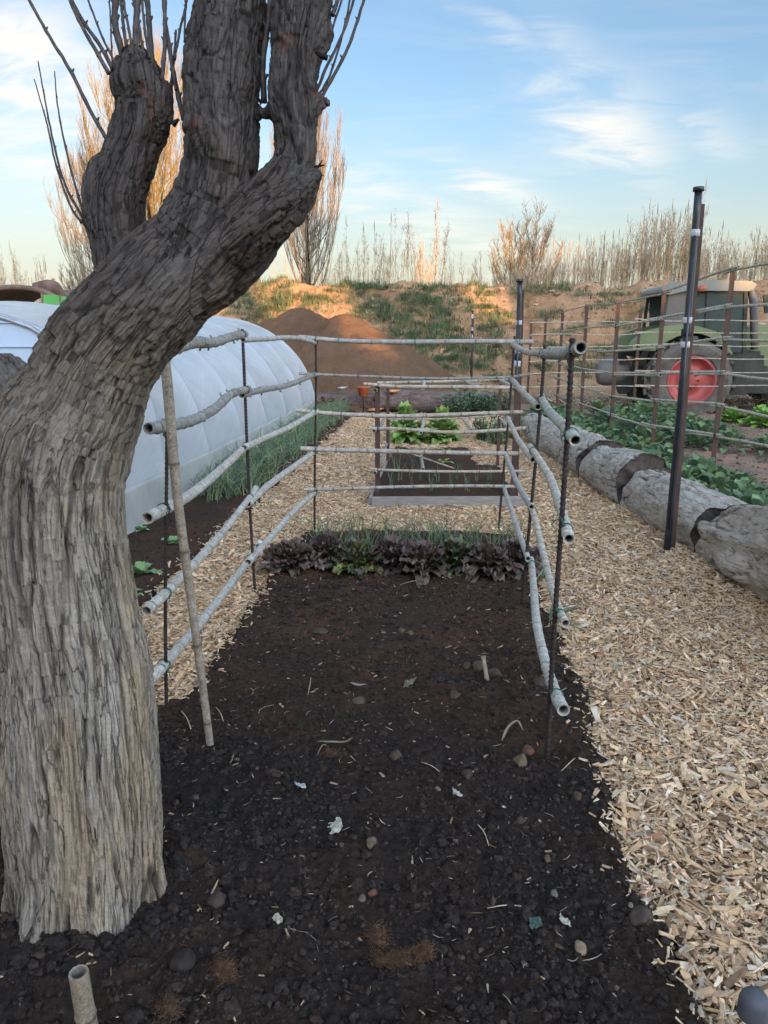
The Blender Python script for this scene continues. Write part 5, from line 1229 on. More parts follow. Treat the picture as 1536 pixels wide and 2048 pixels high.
pN = np.stack([np.interp(u * sN[-1], sN, full[:, i]) for i in (0, 1)], 1); pE = np.stack([np.interp(u * sE[-1], sE, ell[:, i]) for i in (0, 1)], 1)
hoops = [4.9, 6.15, 7.4, 8.7, 10.0, 11.3, 12.6, 13.9]
yy = np.unique(np.concatenate([np.arange(4.9, 13.9, 0.035), hoops]))
Vt = []
for y_ in yy:
    f = sstep(4.9, 8.2, y_); pr_ = pN * (1 - f) + pE * f
    h_ = min(abs(y_ - q) for q in hoops); sag = 0.030 * (1 - math.exp(-(h_ / .10) ** 1.0)) if y_ < 13.9 else 0
    c0 = np.array([XC, .5]); d = pr_ - c0
    qq = np.stack([u * 7 + 0.55 * y_, np.full_like(u, y_), u * 0], 1)
    amp = 0.25 + 0.75 * sstep(7.3, 7.7, y_)
    w = amp * 1.7 * (0.006 * vnoise(qq * [9, 0.8, 1], 201) + 0.0055 * np.abs(vnoise(qq * [26, 1.1, 1], 202)) * sstep(-.1, .4, vnoise(qq * [1.2, .8, 1], 203)) + 0.012 * vnoise(qq * [1.4, 1.2, 1], 204))
    w *= np.clip((13.9 - y_) / .1, 0, 1)
    sc_ = 1 - sag * np.sin(u * math.pi) ** .3 / 2
    pp = c0 + d * sc_[:, None] + nrm(d) * w[:, None]; pp[:, 1] = np.maximum(pp[:, 1], -.03)
    Vt.append(np.stack([pp[:, 0], np.full(len(u), y_), pp[:, 1]], 1))
Vt = np.array(Vt); ny, nu = Vt.shape[:2]; i = np.arange(ny - 1)[:, None] * nu; j = np.arange(nu - 1)[None, :]
root = thing('polytunnel', 'low white plastic polytunnel on the left behind the tree trunk', 'polytunnel', (XC, 9, 0))
mb = MB(); mb.add(Vt.reshape(-1, 3), np.stack([i + j, i + j + 1, i + nu + j + 1, i + nu + j], -1).reshape(-1, 4)); o_ = build(mb, 'cover', m_film, root)
sd = o_.modifiers.new('thickness', 'SOLIDIFY'); sd.thickness = 0.002
ks = np.where((u < 0.062))[0]
Sk = Vt[:, ks].copy(); Sk[:, :, 0] += 0.018; nk = len(ks); i = np.arange(ny - 1)[:, None] * nk; j = np.arange(nk - 1)[None, :]
mb = MB(); mb.add(Sk.reshape(-1, 3), np.stack([i + j, i + j + 1, i + nk + j + 1, i + nk + j], -1).reshape(-1, 4)); o_ = build(mb, 'skirt', m_skirt, root); sd = o_.modifiers.new('thickness', 'SOLIDIFY'); sd.thickness = 0.003
mb = MB(); ring = Vt[0].copy(); ring[:, 1] = 4.905; rows = []
zs = [0, .0]; cen = np.array([XC, 4.905, .3])
R0 = ring; Vv = [R0]
for kf in (.8, .6, .4, .2): 
    w = cen + (R0 - cen) * kf; w[:, 1] += 0.02 * vnoise(w * 1.2, 210); Vv.append(w)
VV = np.concatenate(Vv + [cen[None]]); Fq = [np.stack([a * nu + np.arange(nu - 1), a * nu + np.arange(1, nu), (a + 1) * nu + np.arange(1, nu), (a + 1) * nu + np.arange(nu - 1)], -1) for a in range(4)]
mb.add(VV, [np.concatenate(Fq), np.stack([4 * nu + np.arange(nu - 1), 4 * nu + np.arange(1, nu), np.full(nu - 1, 5 * nu)], -1)]); build(mb, 'end_wall', m_endf, root)
for z_ in (1.58, 1.425, 1.0):      # welded seams across the end sheet
    mb = MB(); xr = np.interp(z_, nearp[:, 1], nearp[:, 0]); add_tube(mb, [(2 * XC - xr + .03, 4.895, z_), (XC, 4.893, z_ + .004), (xr - .03, 4.895, z_)], .0045, 6); build(mb, 'seam', m_endf, root)
for y_ in hoops:
    f = sstep(4.9, 8.2, y_); pr_ = pN * (1 - f) + pE * f; c0 = np.array([XC, .5]); pr_ = c0 + (pr_ - c0) * .985
    mb = MB(); add_tube(mb, np.stack([pr_[:, 0], np.full(len(u), y_), pr_[:, 1]], 1)[::4], .016, 8); build(mb, 'hoop', m_hoop, root)
mb = MB(); e = Vt[-1][::4]; e2 = e.copy(); add_tube(mb, np.concatenate([e]) , .012, 8); build(mb, 'end_rope', m_skirt, root)

# rusty arch with green netting and a yellowing cypress far left
m_rust = simple('rusty_sheet', (0.10, 0.065, 0.055), (0.19, 0.13, 0.11), 2, 0.8, 0.3, .02)
m_net, t, b, o = newmat('green_net'); x = tnoise(t, .6, 3, .5)
t.links.new(tramp(t, x, [(0.3, (0.06, 0.24, 0.05)), (0.7, (0.12, 0.36, 0.09))]), b.inputs['Base Color']); b.inputs['Roughness'].default_value = .6
yr = 26.0
root = thing('arched_shelter', 'old rusty arched shelter with a green net wall, far left beyond the tunnel', 'shelter', A(60, 640, yr) * [1, 1, 0])
th = np.linspace(0.0, math.pi, 40); c0 = A(30, 603, yr); w_ = abs(A(112, 603, yr)[0] - c0[0]); hh = A(30, 569, yr)[2] - c0[2]
Vo = []
for k_, (sx, sz, y_) in enumerate([(1, 1, yr), (1, 1, yr + 3.5), (.86, .72, yr + 3.5), (.86, .72, yr)]):
    Vo.append(np.stack([c0[0] + w_ * sx * np.cos(th), np.full(40, y_), c0[2] + hh * sz * np.sin(th)], 1))
VV = np.concatenate(Vo); n = 40; F = []
for a in range(4):
    b2 = (a + 1) % 4; F.append(np.stack([a * n + np.arange(n - 1), a * n + np.arange(1, n), b2 * n + np.arange(1, n), b2 * n + np.arange(n - 1)], -1))
mb = MB(); mb.add(VV, np.concatenate(F)); build(mb, 'roof', m_rust, root)
q = A(95, 585, yr + 1); mb = MB(); add_tube(mb, smooth_path([A(70, 576, yr + .5), A(95, 574, yr + .5), A(112, 578, yr + .5), A(128, 596, yr + .6)], 12), [.18, .2, .22, .24, .26, .26, .25, .24, .2, .16, .1, .05], 10); build(mb, 'folded_sheet', m_rust, root)
for px in (-60, 28, 92):
    mb = MB(); p0 = A(px, 600, yr + .3); add_tube(mb, [[p0[0], p0[1], 0], [p0[0], p0[1], p0[2] - .02]], .06, 8); build(mb, 'leg', m_rust, root)
a_, b_ = A(84, 590, yr - .6), A(190, 594, yr - .4); mb = MB(); n = 24
top = np.linspace(a_, b_, n); top[:, 2] += .03 * np.sin(np.linspace(0, 9, n)); bot = top.copy(); bot[:, 2] = 0.1
mid = (top + bot) / 2; mid[:, 1] += .05 * np.sin(np.linspace(0, 14, n)); VV = np.concatenate([top, mid, bot]); F = np.concatenate([np.stack([r_ * n + np.arange(n - 1), r_ * n + np.arange(1, n), (r_ + 1) * n + np.arange(1, n), (r_ + 1) * n + np.arange(n - 1)], -1) for r_ in (0, 1)])
mb.add(VV, F); o_ = build(mb, 'net_wall', m_net, root); sd = o_.modifiers.new('thickness', 'SOLIDIFY'); sd.thickness = .02
for k in range(0, n, 8):
    mb = MB(); add_tube(mb, [[top[k][0], top[k][1] - .03, 0], top[k] + [0, -.03, .05]], .03, 6); build(mb, 'net_post', m_rust, root)
# ================================================================== PLANTS
def leafmat(name, c1, c2, rough=0.5, scale=9, vein=True, trans=0.25, spec=0.35):
    m, t, b, o = newmat(name)
    x = tnoise(t, scale, 5, 0.6); c = tramp(t, x, [(0.32, c1), (0.68, c2)]); c = tmix(t, 1.0, c, tattr(t, 'tint'), 'MULTIPLY')
    t.links.new(c, b.inputs['Base Color']); b.inputs['Roughness'].default_value = rough; b.inputs['Specular IOR Level'].default_value = spec
    tr = t.nodes.new('ShaderNodeBsdfTranslucent'); t.links.new(c, tr.inputs[0]); mx = t.nodes.new('ShaderNodeMixShader'); mx.inputs[0].default_value = trans
    t.links.new(b.outputs[0], mx.inputs[1]); t.links.new(tr.outputs[0], mx.inputs[2]); t.links.new(mx.outputs[0], o.inputs[0])
    return m
m_red = leafmat('red_lettuce_leaf', (0.085, 0.055, 0.050), (0.20, 0.16, 0.115), .42, 14, trans=.15)
m_let = leafmat('pale_lettuce_leaf', (0.20, 0.31, 0.08), (0.35, 0.47, 0.16), .45, 8)
m_bean = leafmat('bean_leaf', (0.10, 0.165, 0.085), (0.21, 0.29, 0.16), .5, 8)
m_onion = leafmat('onion_leaf', (0.08, 0.125, 0.075), (0.18, 0.235, 0.155), .4, 20, trans=.1)
m_leek = leafmat('leek_leaf', (0.13, 0.19, 0.10), (0.25, 0.31, 0.19), .4, 20, trans=.1)
m_bright = leafmat('bright_leaf', (0.13, 0.27, 0.045), (0.26, 0.42, 0.10), .45, 8)
m_purple = leafmat('purple_leaf', (0.09, 0.035, 0.08), (0.18, 0.09, 0.14), .45, 8)

def leaf(mb, base, az, L, W, elev, curl, ruffle, r, tint, nu_=5, nv=7, shape='lettuce', cup=0.25):
    """one blade of a leaf as a curved, ruffled sheet"""
    u = np.linspace(0, 1, nv); v = np.linspace(-1, 1, nu_)
    if shape == 'lettuce': wd = np.sin(np.clip(u * 0.96 + .04, 0, 1) ** 0.8 * math.pi * .86) ** .7 * W
    elif shape == 'lance': wd = np.sin(np.clip(u * .97 + .03, 0, 1) ** .9 * math.pi) ** .9 * W
    else: wd = np.sin(np.clip(u * .98 + .02, 0, 1) ** 1.1 * math.pi) ** .75 * W
    # mid rib: bends outward under gravity
    ang = elev - curl * u ** 1.3; ds = L / (nv - 1)
    x = np.concatenate([[0], np.cumsum(np.cos(ang[:-1]) * ds)]); z = np.concatenate([[0], np.cumsum(np.sin(ang[:-1]) * ds)])
    X = x[:, None] + 0 * v[None]; Y = v[None] * wd[:, None]; ph = r.uniform(0, 6.28, 3)
    Z = z[:, None] + cup * np.abs(v[None]) ** 2 * wd[:, None] + ruffle * np.abs(v[None]) * np.sin(u[:, None] * r.uniform(9, 16) + ph[0] + v[None] * 3) + ruffle * .5 * u[:, None] * np.sin(v[None] * 7 + ph[1])
    X = X + ruffle * .4 * np.sin(v[None] * 9 + ph[2]) * u[:, None]
    ca, sa = math.cos(az), math.sin(az)
    V = np.stack([X * ca - Y * sa, X * sa + Y * ca, Z], -1).reshape(-1, 3) + np.asarray(base)
    i = np.arange(nv - 1)[:, None] * nu_; j = np.arange(nu_ - 1)[None, :]
    F = np.stack([i + j, i + j + 1, i + nu_ + j + 1, i + nu_ + j], -1).reshape(-1, 4)
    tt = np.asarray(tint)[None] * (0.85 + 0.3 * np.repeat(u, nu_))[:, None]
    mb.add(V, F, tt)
def head(name, label, cat, mat, r, n, L, W, group, loc, ruffle=.012, elev=(0.3, 1.45), curl=(.5, 1.4), tints=((1, 1, 1),), shape='lettuce', stem=None, hz=0.0, nu_=5, nv=7, spread=.02):
    mb = MB()
    for k in range(n):
        f = k / n; az = k * 2.399 + r.uniform(-.3, .3); e = elev[0] + (elev[1] - elev[0]) * f + r.normal(0, .1)
        l = L * (1.0 - .35 * f) * r.uniform(.8, 1.15); tt = np.array(tints[r.integers(len(tints))]) * r.uniform(.75, 1.25)
        b_ = np.array([math.cos(az) * spread * (1 - f), math.sin(az) * spread * (1 - f), hz * f + .01])
        leaf(mb, b_, az, l, W * r.uniform(.8, 1.2), e, r.uniform(*curl), ruffle, r, tt, nu_, nv, shape)
    o_ = build(mb, name, mat, base=(0, 0, 0)); o_.location = [float(x) for x in loc]; return tag(o_, label, cat, group)
def cp(o_, loc, rz, s, label=None):
    return copy_tree(o_, loc, rz, s, label)
rp = np.random.default_rng(21)
# red lettuces, one row across the bed
pos = [(-.95, 4.55), (-.74, 4.68), (-.52, 4.56), (-.31, 4.64), (-.10, 4.54), (.11, 4.66), (.31, 4.56), (.50, 4.66)]
rt = ((1, 1, 1), (1.1, .98, 1.15), (1.1, 1.5, .7), (.75, .7, .8), (1.3, 1.1, 1.1), (.8, 1.2, .8))
protos = []
lab = ['red lettuce at the left end of the row, sprawling towards the chips', 'second red lettuce from the left, brownish with green heart leaves', 'third red lettuce from the left, violet-grey outer leaves', 'fourth red lettuce from the left, dull bronze leaves',
       'fourth red lettuce from the right, behind the fallen straw sheath', 'third red lettuce from the right, greenest of the row', 'second red lettuce from the right, reddish bronze', 'red lettuce at the right end of the row, under the reeds']
for i, (x_, y_) in enumerate(pos):
    mt = [rt[i % 6], rt[0], rt[(i * 2 + 1) % 6]]
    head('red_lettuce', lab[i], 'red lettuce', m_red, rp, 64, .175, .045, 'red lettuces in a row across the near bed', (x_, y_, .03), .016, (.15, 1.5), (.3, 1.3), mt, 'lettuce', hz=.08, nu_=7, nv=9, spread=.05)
# scallions behind them
def tuft(name, label, cat, mat, r, n, L, w, group, loc, spread=.03, lean=.7, droop=.5, tints=((1, 1, 1),)):
    mb = MB()
    for k in range(n):
        az = r.uniform(0, 6.28); ln = L * r.uniform(.55, 1.1); lx = r.uniform(.05, lean); o0 = np.array([r.normal(0, spread), r.normal(0, spread), 0])
        d = np.array([math.cos(az), math.sin(az), 0]); kink = r.uniform(.55, .9); ks = np.array([0, .3, .55, .75, .9, 1.0])
        pts = [o0 + d * ln * (lx * k_ ** 1.5 + (droop * max(0, k_ - kink) * 1.3)) + np.array([0, 0, ln * (k_ * (1 - .25 * lx) - 1.6 * droop * max(0, k_ - kink) ** 1.0 * (.8 if r.uniform() < .5 else .2))]) for k_ in ks]
        add_tube(mb, pts, w * np.array([1, 1, .9, .7, .4, .1]), 5, False, np.array(tints[r.integers(len(tints))]) * r.uniform(.7, 1.3))
    o_ = build(mb, name, mat, base=(0, 0, 0)); o_.location = [float(x) for x in loc]; return tag(o_, label, cat, group)
sg = 'scallions growing behind the red lettuces'
sc_t = ((1, 1, 1), (1.3, 1.25, 1), (.8, .9, .9), (1.6, 1.5, .9))
pr = [tuft('scallion_clump', 'thin green scallions growing between the red lettuces and the wood chips', 'scallions', m_onion, rp, 16, .30, .0032, sg, (-.72, 4.98, .03), tints=sc_t) for _ in range(3)]
pr[1].location = (-.48, 5.05, .03); pr[2].location = (-.28, 4.98, .03)
for i, (x_, y_) in enumerate([(-.6, 5.15), (-.38, 5.2), (-.15, 5.1), (-.05, 4.95), (.05, 5.15), (.15, 5.0), (.25, 5.12), (.36, 4.98), (.44, 5.18), (.53, 5.03), (-.85, 5.1), (.0, 5.25)]):
    cp(pr[i % 3], (x_, y_, .03), rp.uniform(0, 6), rp.uniform(.8, 1.15))
# leeks outside the right stakes
for (px, py, l_) in [(1072, 1130, 'leek with broad bent leaves by the right stakes, next to the lettuce row'), (1098, 1205, 'leek bent over beside the second lowest right reed')]:
    q = G(px, py + 40, .03); mb = MB()
    for k in range(6):
        leaf(mb, (0, 0, 0), rp.uniform(-1.2, 1.6), rp.uniform(.16, .26), .009, rp.uniform(.5, 1.3), rp.uniform(.3, 1.4), .002, rp, (1, 1, 1), 3, 8, 'lance', cup=.6)
    o_ = build(mb, 'leek', m_leek, base=(0, 0, 0)); o_.location = [float(x) for x in q]; tag(o_, l_, 'leek', 'leeks beside the right stakes')
# onion strip along the tunnel
og = 'green onions crowded along the tunnel skirt'
po = [tuft('onion_clump', 'clump of green onions in the strip along the white tunnel', 'green onions', m_onion, rp, 20, .34, .0042, og, (-2.05 + .1 * k, 6.55 + .1 * k, .03), .05, .85, .6, ((1, 1, 1), (1.25, 1.25, 1.2), (.75, .9, .85), (1.9, 1.8, 1.2))) for k in range(4)]
k_ = 0
for y_ in np.arange(6.7, 14.6, .27):
    for x_ in (-2.25, -2.05, -1.86):
        if y_ < 7.2 and x_ > -1.9: continue
        cp(po[k_ % 4], (x_ + rp.normal(0, .03), y_ + rp.normal(0, .05), .03), rp.uniform(0, 6), rp.uniform(.8, 1.15) * (1.0 if y_ < 10 else 1.05)); k_ += 1
# leek seedlings in the raised bed
lg = 'leek seedlings standing in rows in the raised bed'
pl = [tuft('leek_seedling', 'thin upright leek seedling in the dark raised bed', 'leek seedling', m_leek, rp, 5, .25, .0035, lg, (-.45, 6.85, .10), .012, .35, .2, ((.8, .9, .85),)) for _ in range(2)]
pl[1].location = (-.27, 6.95, .1)
for i, (x_, y_) in enumerate([(-.08, 6.86), (.10, 6.92), (.26, 6.85), (.45, 6.95), (-.40, 7.35), (-.2, 7.4), (-.02, 7.3), (.17, 7.42), (.36, 7.33), (.5, 7.45), (-.47, 7.8), (-.3, 8.0)]):
    cp(pl[i % 2], (x_, y_, .09), rp.uniform(0, 6), rp.uniform(.75, 1.1))
# small yellow-green seedlings
for i, (px, py, l_) in enumerate([(893, 904, 'tiny yellow-green seedling farther back in the raised bed'), (888, 926, 'tiny yellow-green seedling nearer in the raised bed')]):
    head('lettuce_seedling', l_, 'seedling', m_let, rp, 6, .09, .022, 'tiny lettuce seedlings in the raised bed', G(px, py, .08), .004, (.2, 1.0), tints=((1.3, 1.2, .8),))
# brassica seedlings in the left strip
for (px, py, s_, l_) in [(279, 1150, 1.0, 'blue-green cabbage seedling beside the trunk in the dark strip'), (344, 1090, .8, 'small cabbage seedling between the stake and the leaning cane'), (262, 1190, .6, 'half-hidden cabbage seedling at the edge of the trunk'), (283, 1062, .5, 'tiny yellowish seedling at the foot of the tunnel skirt')]:
    o_ = head('cabbage_seedling', l_, 'seedling', m_leek, rp, 8, .12, .034, 'cabbage seedlings in the left strip', G(px, py, .035), .006, (.25, 1.3), (.4, 1.2), ((1.1, 1.25, .9),), nu_=5, nv=7); o_.scale = (s_,) * 3
# two big pale lettuces at the back
head('pale_lettuce', 'left of the two tall pale green lettuces behind the rack', 'lettuce', m_let, rp, 70, .31, .085, 'tall pale lettuces behind the rack', (-.50, 10.75, .0), .022, (-.05, 1.5), (.3, 1.3), ((1, 1, 1), (1.2, 1.1, 1), (.8, .9, .8)), hz=.36, nu_=7, nv=9)
head('pale_lettuce', 'right of the two tall pale green lettuces behind the rack', 'lettuce', m_let, rp, 66, .30, .085, 'tall pale lettuces behind the rack', (.02, 10.8, .0), .022, (-.05, 1.5), (.3, 1.3), ((1, 1, 1), (1.2, 1.1, 1), (.8, .9, .8)), hz=.30, nu_=7, nv=9)

# leafy plants (broad beans and the like)
def bush(label, loc, r, ns, H, W, leafL, leafW, group, mat=None, name='bean_plant', cat='bean plant', per=12):
    mb = MB(); st = MB()
    for k in range(ns):
        az = r.uniform(0, 6.28); rr = W * r.uniform(0, 1) ** .6; h = H * r.uniform(.6, 1.05); b0 = np.array([math.cos(az) * rr * .45, math.sin(az) * rr * .45, 0]); b1 = np.array([math.cos(az) * rr, math.sin(az) * rr, h])
        add_tube(st, smooth_path([b0, b0 * .5 + b1 * .5 + [0, 0, .03], b1], 6), .004, 5, False)
        for q in range(per):
            f = (q + .5) / per; p0 = b0 + (b1 - b0) * f; a2 = q * 2.4 + r.uniform(-.5, .5); g = r.uniform(.7, 1.3)
            leaf(mb, p0, a2, leafL * r.uniform(.7, 1.2), leafW * r.uniform(.8, 1.2), r.uniform(.1, 1.0), r.uniform(.3, 1.3), .004, r, (g, g * r.uniform(.95, 1.08), g), 3, 5, 'oval', cup=.3)
    root = thing(name, label, cat, (0, 0, 0), group); build(st, 'stems', mat or m_bean, root); build(mb, 'foliage', mat or m_bean, root); root.location = [float(x) for x in loc]; return root
bg_ = 'bushy bean plants at the back of the garden'
bushes = [(-.02 + .25, 14.4, 1.15), (.55, 14.6, 1.2), (.9, 14.3, 1.15), (1.15, 14.7, 1.1), (.35, 14.0, 1.0), (.80, 14.0, 1.05)]
bl = ['leftmost', 'second', 'third', 'fourth', 'front left', 'front right']
bb0 = bush('leftmost bean plant of the tall clump behind the rack', (bushes[0][0], bushes[0][1], 0), rp, 16, .40, .28, .075, .030, bg_)
for i, (x_, y_, s_) in enumerate(bushes[1:]): cp(bb0, (x_, y_, 0), i * 1.3, s_, bl[i + 1] + ' bean plant of the tall clump behind the rack')
bb1 = bush('nearer bean plant at the right rear post of the rack, left one', (.62, 10.9, 0), rp, 13, .34, .22, .07, .03, 'bean plants near the right rear rack post')
cp(bb1, (.98, 11.1, 0), 2, 1.05, 'nearer bean plant at the right rear post of the rack, right one'); cp(bb1, (.80, 10.4, 0), 4, .8, 'nearer bean plant at the right rear post of the rack, front one')
# right hand garden rows
rp2 = np.random.default_rng(8)
v1 = head('leafy_plant', 'low leafy green plant in the row just beyond the logs', 'leafy plant', m_bean, rp2, 26, .17, .034, 'low leafy plants in the row just beyond the logs', (2.45, 5.9, .03), .006, (.15, 1.3), (.4, 1.3), ((1, 1, 1), (1.15, 1.15, 1), (.8, .9, .9)), 'oval', hz=.06, nu_=3, nv=6, spread=.08)
v2 = head('leafy_plant', 'low leafy green plant in the row just beyond the logs', 'leafy plant', m_bean, rp2, 30, .19, .030, 'low leafy plants in the row just beyond the logs', (2.50, 6.3, .03), .006, (.2, 1.35), (.5, 1.4), ((1, 1.02, .95), (1.3, 1.2, .9), (.8, .9, .9)), 'oval', hz=.07, nu_=3, nv=6, spread=.09)
k_ = 0
for y_ in np.concatenate([np.arange(4.5, 8.0, .24), np.arange(8.0, 14.2, .36)]):
    x0 = np.interp(y_, [4.6, 6.3, 8, 10, 12, 14.5], [2.62, 2.42, 2.20, 1.95, 1.80, 1.7])
    for dx_ in (0, .24, .48):
        cp((v1, v2)[k_ % 2], (x0 + dx_ + rp2.normal(0, .04), y_ + rp2.normal(0, .05), .03), rp2.uniform(0, 6), rp2.uniform(1.15, 1.65)); k_ += 1
mg = 'low leafy plants in the middle row of the right hand garden'
v3 = cp(v1, (4.3, 10.2, .03), 1.0, 1.1, 'low leafy green plant in the middle row under the long trellis'); v3['group'] = mg
for y_ in np.arange(10.2, 14.8, .33):
    for x_ in (2.95, 3.3, 3.65, 4.0):
        if x_ > 3.2 + (y_ - 9.4) * .6: continue
        c_ = cp((v1, v2)[k_ % 2], (x_ + rp2.normal(0, .08), y_ + rp2.normal(0, .08), .03), rp2.uniform(0, 6), rp2.uniform(1.2, 1.7), 'low leafy green plant in the middle row under the long trellis'); c_['group'] = mg; k_ += 1
for x_, y_ in [(4.15, 10.0), (4.4, 10.2), (4.7, 10.1), (4.95, 10.35), (4.3, 9.55)]:
    c_ = cp((v1, v2)[k_ % 2], (x_, y_, .03), rp2.uniform(0, 6), rp2.uniform(.8, 1.1), 'low leafy green plant in the row at the right edge'); c_['group'] = 'low leafy plants at the right edge'; k_ += 1
br = head('bright_plant', 'bright green leafy plant before the tractor wheel at the right edge', 'leafy plant', m_bright, rp2, 40, .26, .055, 'bright green plants in front of the tractor', (5.0, 13.4, .03), .01, (.1, 1.4), (.4, 1.3), ((1, 1, 1), (1.2, 1.15, .9)), hz=.1, nu_=5, nv=6, spread=.1)
for x_, y_ in [(5.45, 13.3), (5.9, 13.5), (5.3, 12.8), (5.75, 12.7), (6.2, 13.0)]: cp(br, (x_, y_, .03), rp2.uniform(0, 6), rp2.uniform(.9, 1.25))
# purple plant and pot at the tunnel end
head('purple_plant', 'purple-leaved plant with orange tips at the far end of the onions', 'purple plant', m_purple, rp2, 30, .26, .04, None, A(648, 815, 14.7) * [1, 1, 0], .014, (.4, 1.5), (.2, 1.0), ((1, 1, 1), (1.4, 1, 1.2), (2.6, 1.5, .6)), nu_=3, hz=.15)
q = A(727, 825, 14.9); q[2] = 0; root = thing('flowerpot_on_stake', 'small orange pot upturned on a dark stake before the reddish log', 'flowerpot', q)
m_pot = simple('orange_plastic', (0.42, 0.10, 0.045), (0.55, 0.17, 0.08), 10, .5)
mb = MB(); add_tube(mb, [q - [0, 0, .05], q + [0, 0, .42]], .012, 7); build(mb, 'stake', m_rebar, root)
zt = A(727, 775, 14.9)[2]
mb = MB(); add_tube(mb, [q * [1, 1, 0] + [0, 0, zt - .17], q * [1, 1, 0] + [0, 0, zt - .01], q * [1, 1, 0] + [0, 0, zt], q * [1, 1, 0] + [0, 0, zt + .015]], [.085, .12, .135, .135], 18); build(mb, 'pot', m_pot, root)
m_ochip = simple('orange_chip', (0.5, 0.2, 0.09), (0.62, 0.30, 0.16), 9, .8)
for (px, py, s_, l_) in [(783, 783, .14, 'orange piece of bark lying on top of the far log'), (748, 820, .16, 'flat reddish bark piece on the ground before the far log'), (683, 776, .10, 'small pale stone on the far end of the log')]:
    q = A(px, py, 15.1); mb = MB(); V, F = make_clods(np.array([q[0]]), np.array([q[1]]), np.array([q[2]]), np.array([s_]), 3, .28, .2); mb.add(V, F); tag(build(mb, 'bark_piece' if 'bark' in l_ else 'stone', m_ochip if 'bark' in l_ else m_skirt, base=q), l_, 'bark piece' if 'bark' in l_ else 'stone')

# ================================================================== STONES AND SCRAPS ON THE BED
m_stone = simple('stone_grey', (0.075, 0.062, 0.05), (0.155, 0.132, 0.106), 40, .85, .5, .004, tint=True)
from mathutils import noise as mnoise
def stone(label, px, py, wpx, tint, sh=(1, .8, .7), seed=0, name='stone'):
    c0 = G(px, py, .05); z_ = soil_z(c0[0], c0[1]); c0 = G(px, py, z_ + .01); c0[2] = max(z_, .0)
    rr = wpx / 2 / FPX * zc_of(c0)
    import bmesh
    bm = bmesh.new(); bmesh.ops.create_icosphere(bm, subdivisions=3, radius=1)
    V = np.array([v.co[:] for v in bm.verts]); F = np.array([[v.index for v in f.verts] for f in bm.faces]); bm.free()
    V = V * (1 + .22 * vnoise(V * 1.1 + seed * 7, 5) + .06 * vnoise(V * 4 + seed, 6))[:, None]
    # a few flat facets
    rs = np.random.default_rng(seed)
    for k in range(5):
        n_ = nrm(rs.normal(size=3)); d = V @ n_; V = V - np.clip(d - .72, 0, 9)[:, None] * n_ * .85
    V = V * rr * np.array(sh) ; a = rs.uniform(0, 6); V = V @ rotm(0, 0, a).T
    V += c0 + [0, 0, rr * sh[2] * .35]
    mb = MB(); mb.add(V, F, np.array(tint)); return tag(build(mb, name, m_stone, base=c0), label, 'stone', 'stones lying on the dark bed')
ST = [('olive rounded stone left of centre in the near soil', 743, 1684, 27, (1.1, 1.0, .75), (.75, 1, .9)), ('dark red stone in the near soil, beside a small grey one', 745, 1782, 20, (1.1, .55, .45), (.6, 1.1, .8)), ('small grey-beige stone left of the dark red one', 724, 1793, 20, (1.0, .95, .9), (1, 1, .8)),
      ('square brown stone half buried below the tree trunk', 432, 1796, 40, (.42, .36, .34), (1, .9, .7)), ('large olive-brown stone at the edge of the wood chips', 1282, 1835, 52, (.62, .58, .5), (1, .9, .8)), ('pale lumpy stone in the lower right of the soil', 1160, 1895, 30, (1.9, 1.65, 1.3), (.9, 1, 1)),
      ('white pebble above the large olive-brown stone', 1262, 1806, 17, (2.6, 2.4, 2.0), (1, .7, .6)), ('small tan stone upright right of centre', 1095, 1714, 18, (1.0, .9, .72), (.8, .8, 1)), ('grey pebble in the right of the soil', 1109, 1783, 20, (1.2, 1.2, 1.2), (1, .8, .7)),
      ('left round clay-coloured stone of the pair beside the root stub', 933, 1332, 20, (.62, .52, .42), (1, 1, 1)), ('right round clay-coloured stone touching the root stub', 956, 1333, 24, (.85, .72, .58), (1, 1, 1)), ('tapering stone right of the root stub', 988, 1346, 30, (.6, .5, .4), (1.2, .7, .7)),
      ('tan boulder-shaped stone under the nearest right stake', 1040, 1522, 36, (1.1, .9, .68), (1.1, .8, .8)), ('reddish brick-like stone beside the tan one', 1055, 1500, 28, (1.15, .62, .48), (.9, 1, .8)), ('round dark stone in the middle of the soil', 934, 1547, 24, (.42, .38, .36), (1, 1, .9)),
      ('flat grey stone in the left half of the soil', 717, 1400, 30, (.75, .68, .6), (1, .8, .6)), ('brown cube-like stone left of centre', 790, 1510, 26, (.62, .55, .45), (1, .9, 1)), ('round grey stone right of the centre line', 910, 1388, 22, (.65, .58, .5), (1, 1, .9)),
      ('brown stone with a split top near the right stakes', 1078, 1365, 28, (.5, .42, .36), (1, .9, .9)), ('small clay stone in the far soil, left', 804, 1260, 18, (.8, .68, .5), (1, .9, .8)), ('small clay stone in the far soil, next to the left one', 820, 1265, 16, (1.1, .9, .65), (1, .9, .8)),
      ('brown clod-like stone at the far left of the soil', 640, 1262, 26, (.6, .52, .42), (1.3, .8, .6)), ('large dark clod between trunk and centre', 365, 1918, 58, (.25, .22, .21), (1, .9, .6)), ('brown stone at the bottom right', 1155, 1590, 20, (.6, .45, .35), (.8, .9, 1.1)),
      ('small dark stone near the top of the soil, beside the stakes', 1040, 1640, 22, (.5, .45, .38), (.8, 1, .9)), ('pale pebble between scraps in the middle', 876, 1574, 15, (1.3, 1.2, 1.1), (1, .8, .7))]
for i, (l_, px, py, w, ti, sh) in enumerate(ST): stone(l_, px, py, w, ti, sh, i + 3)
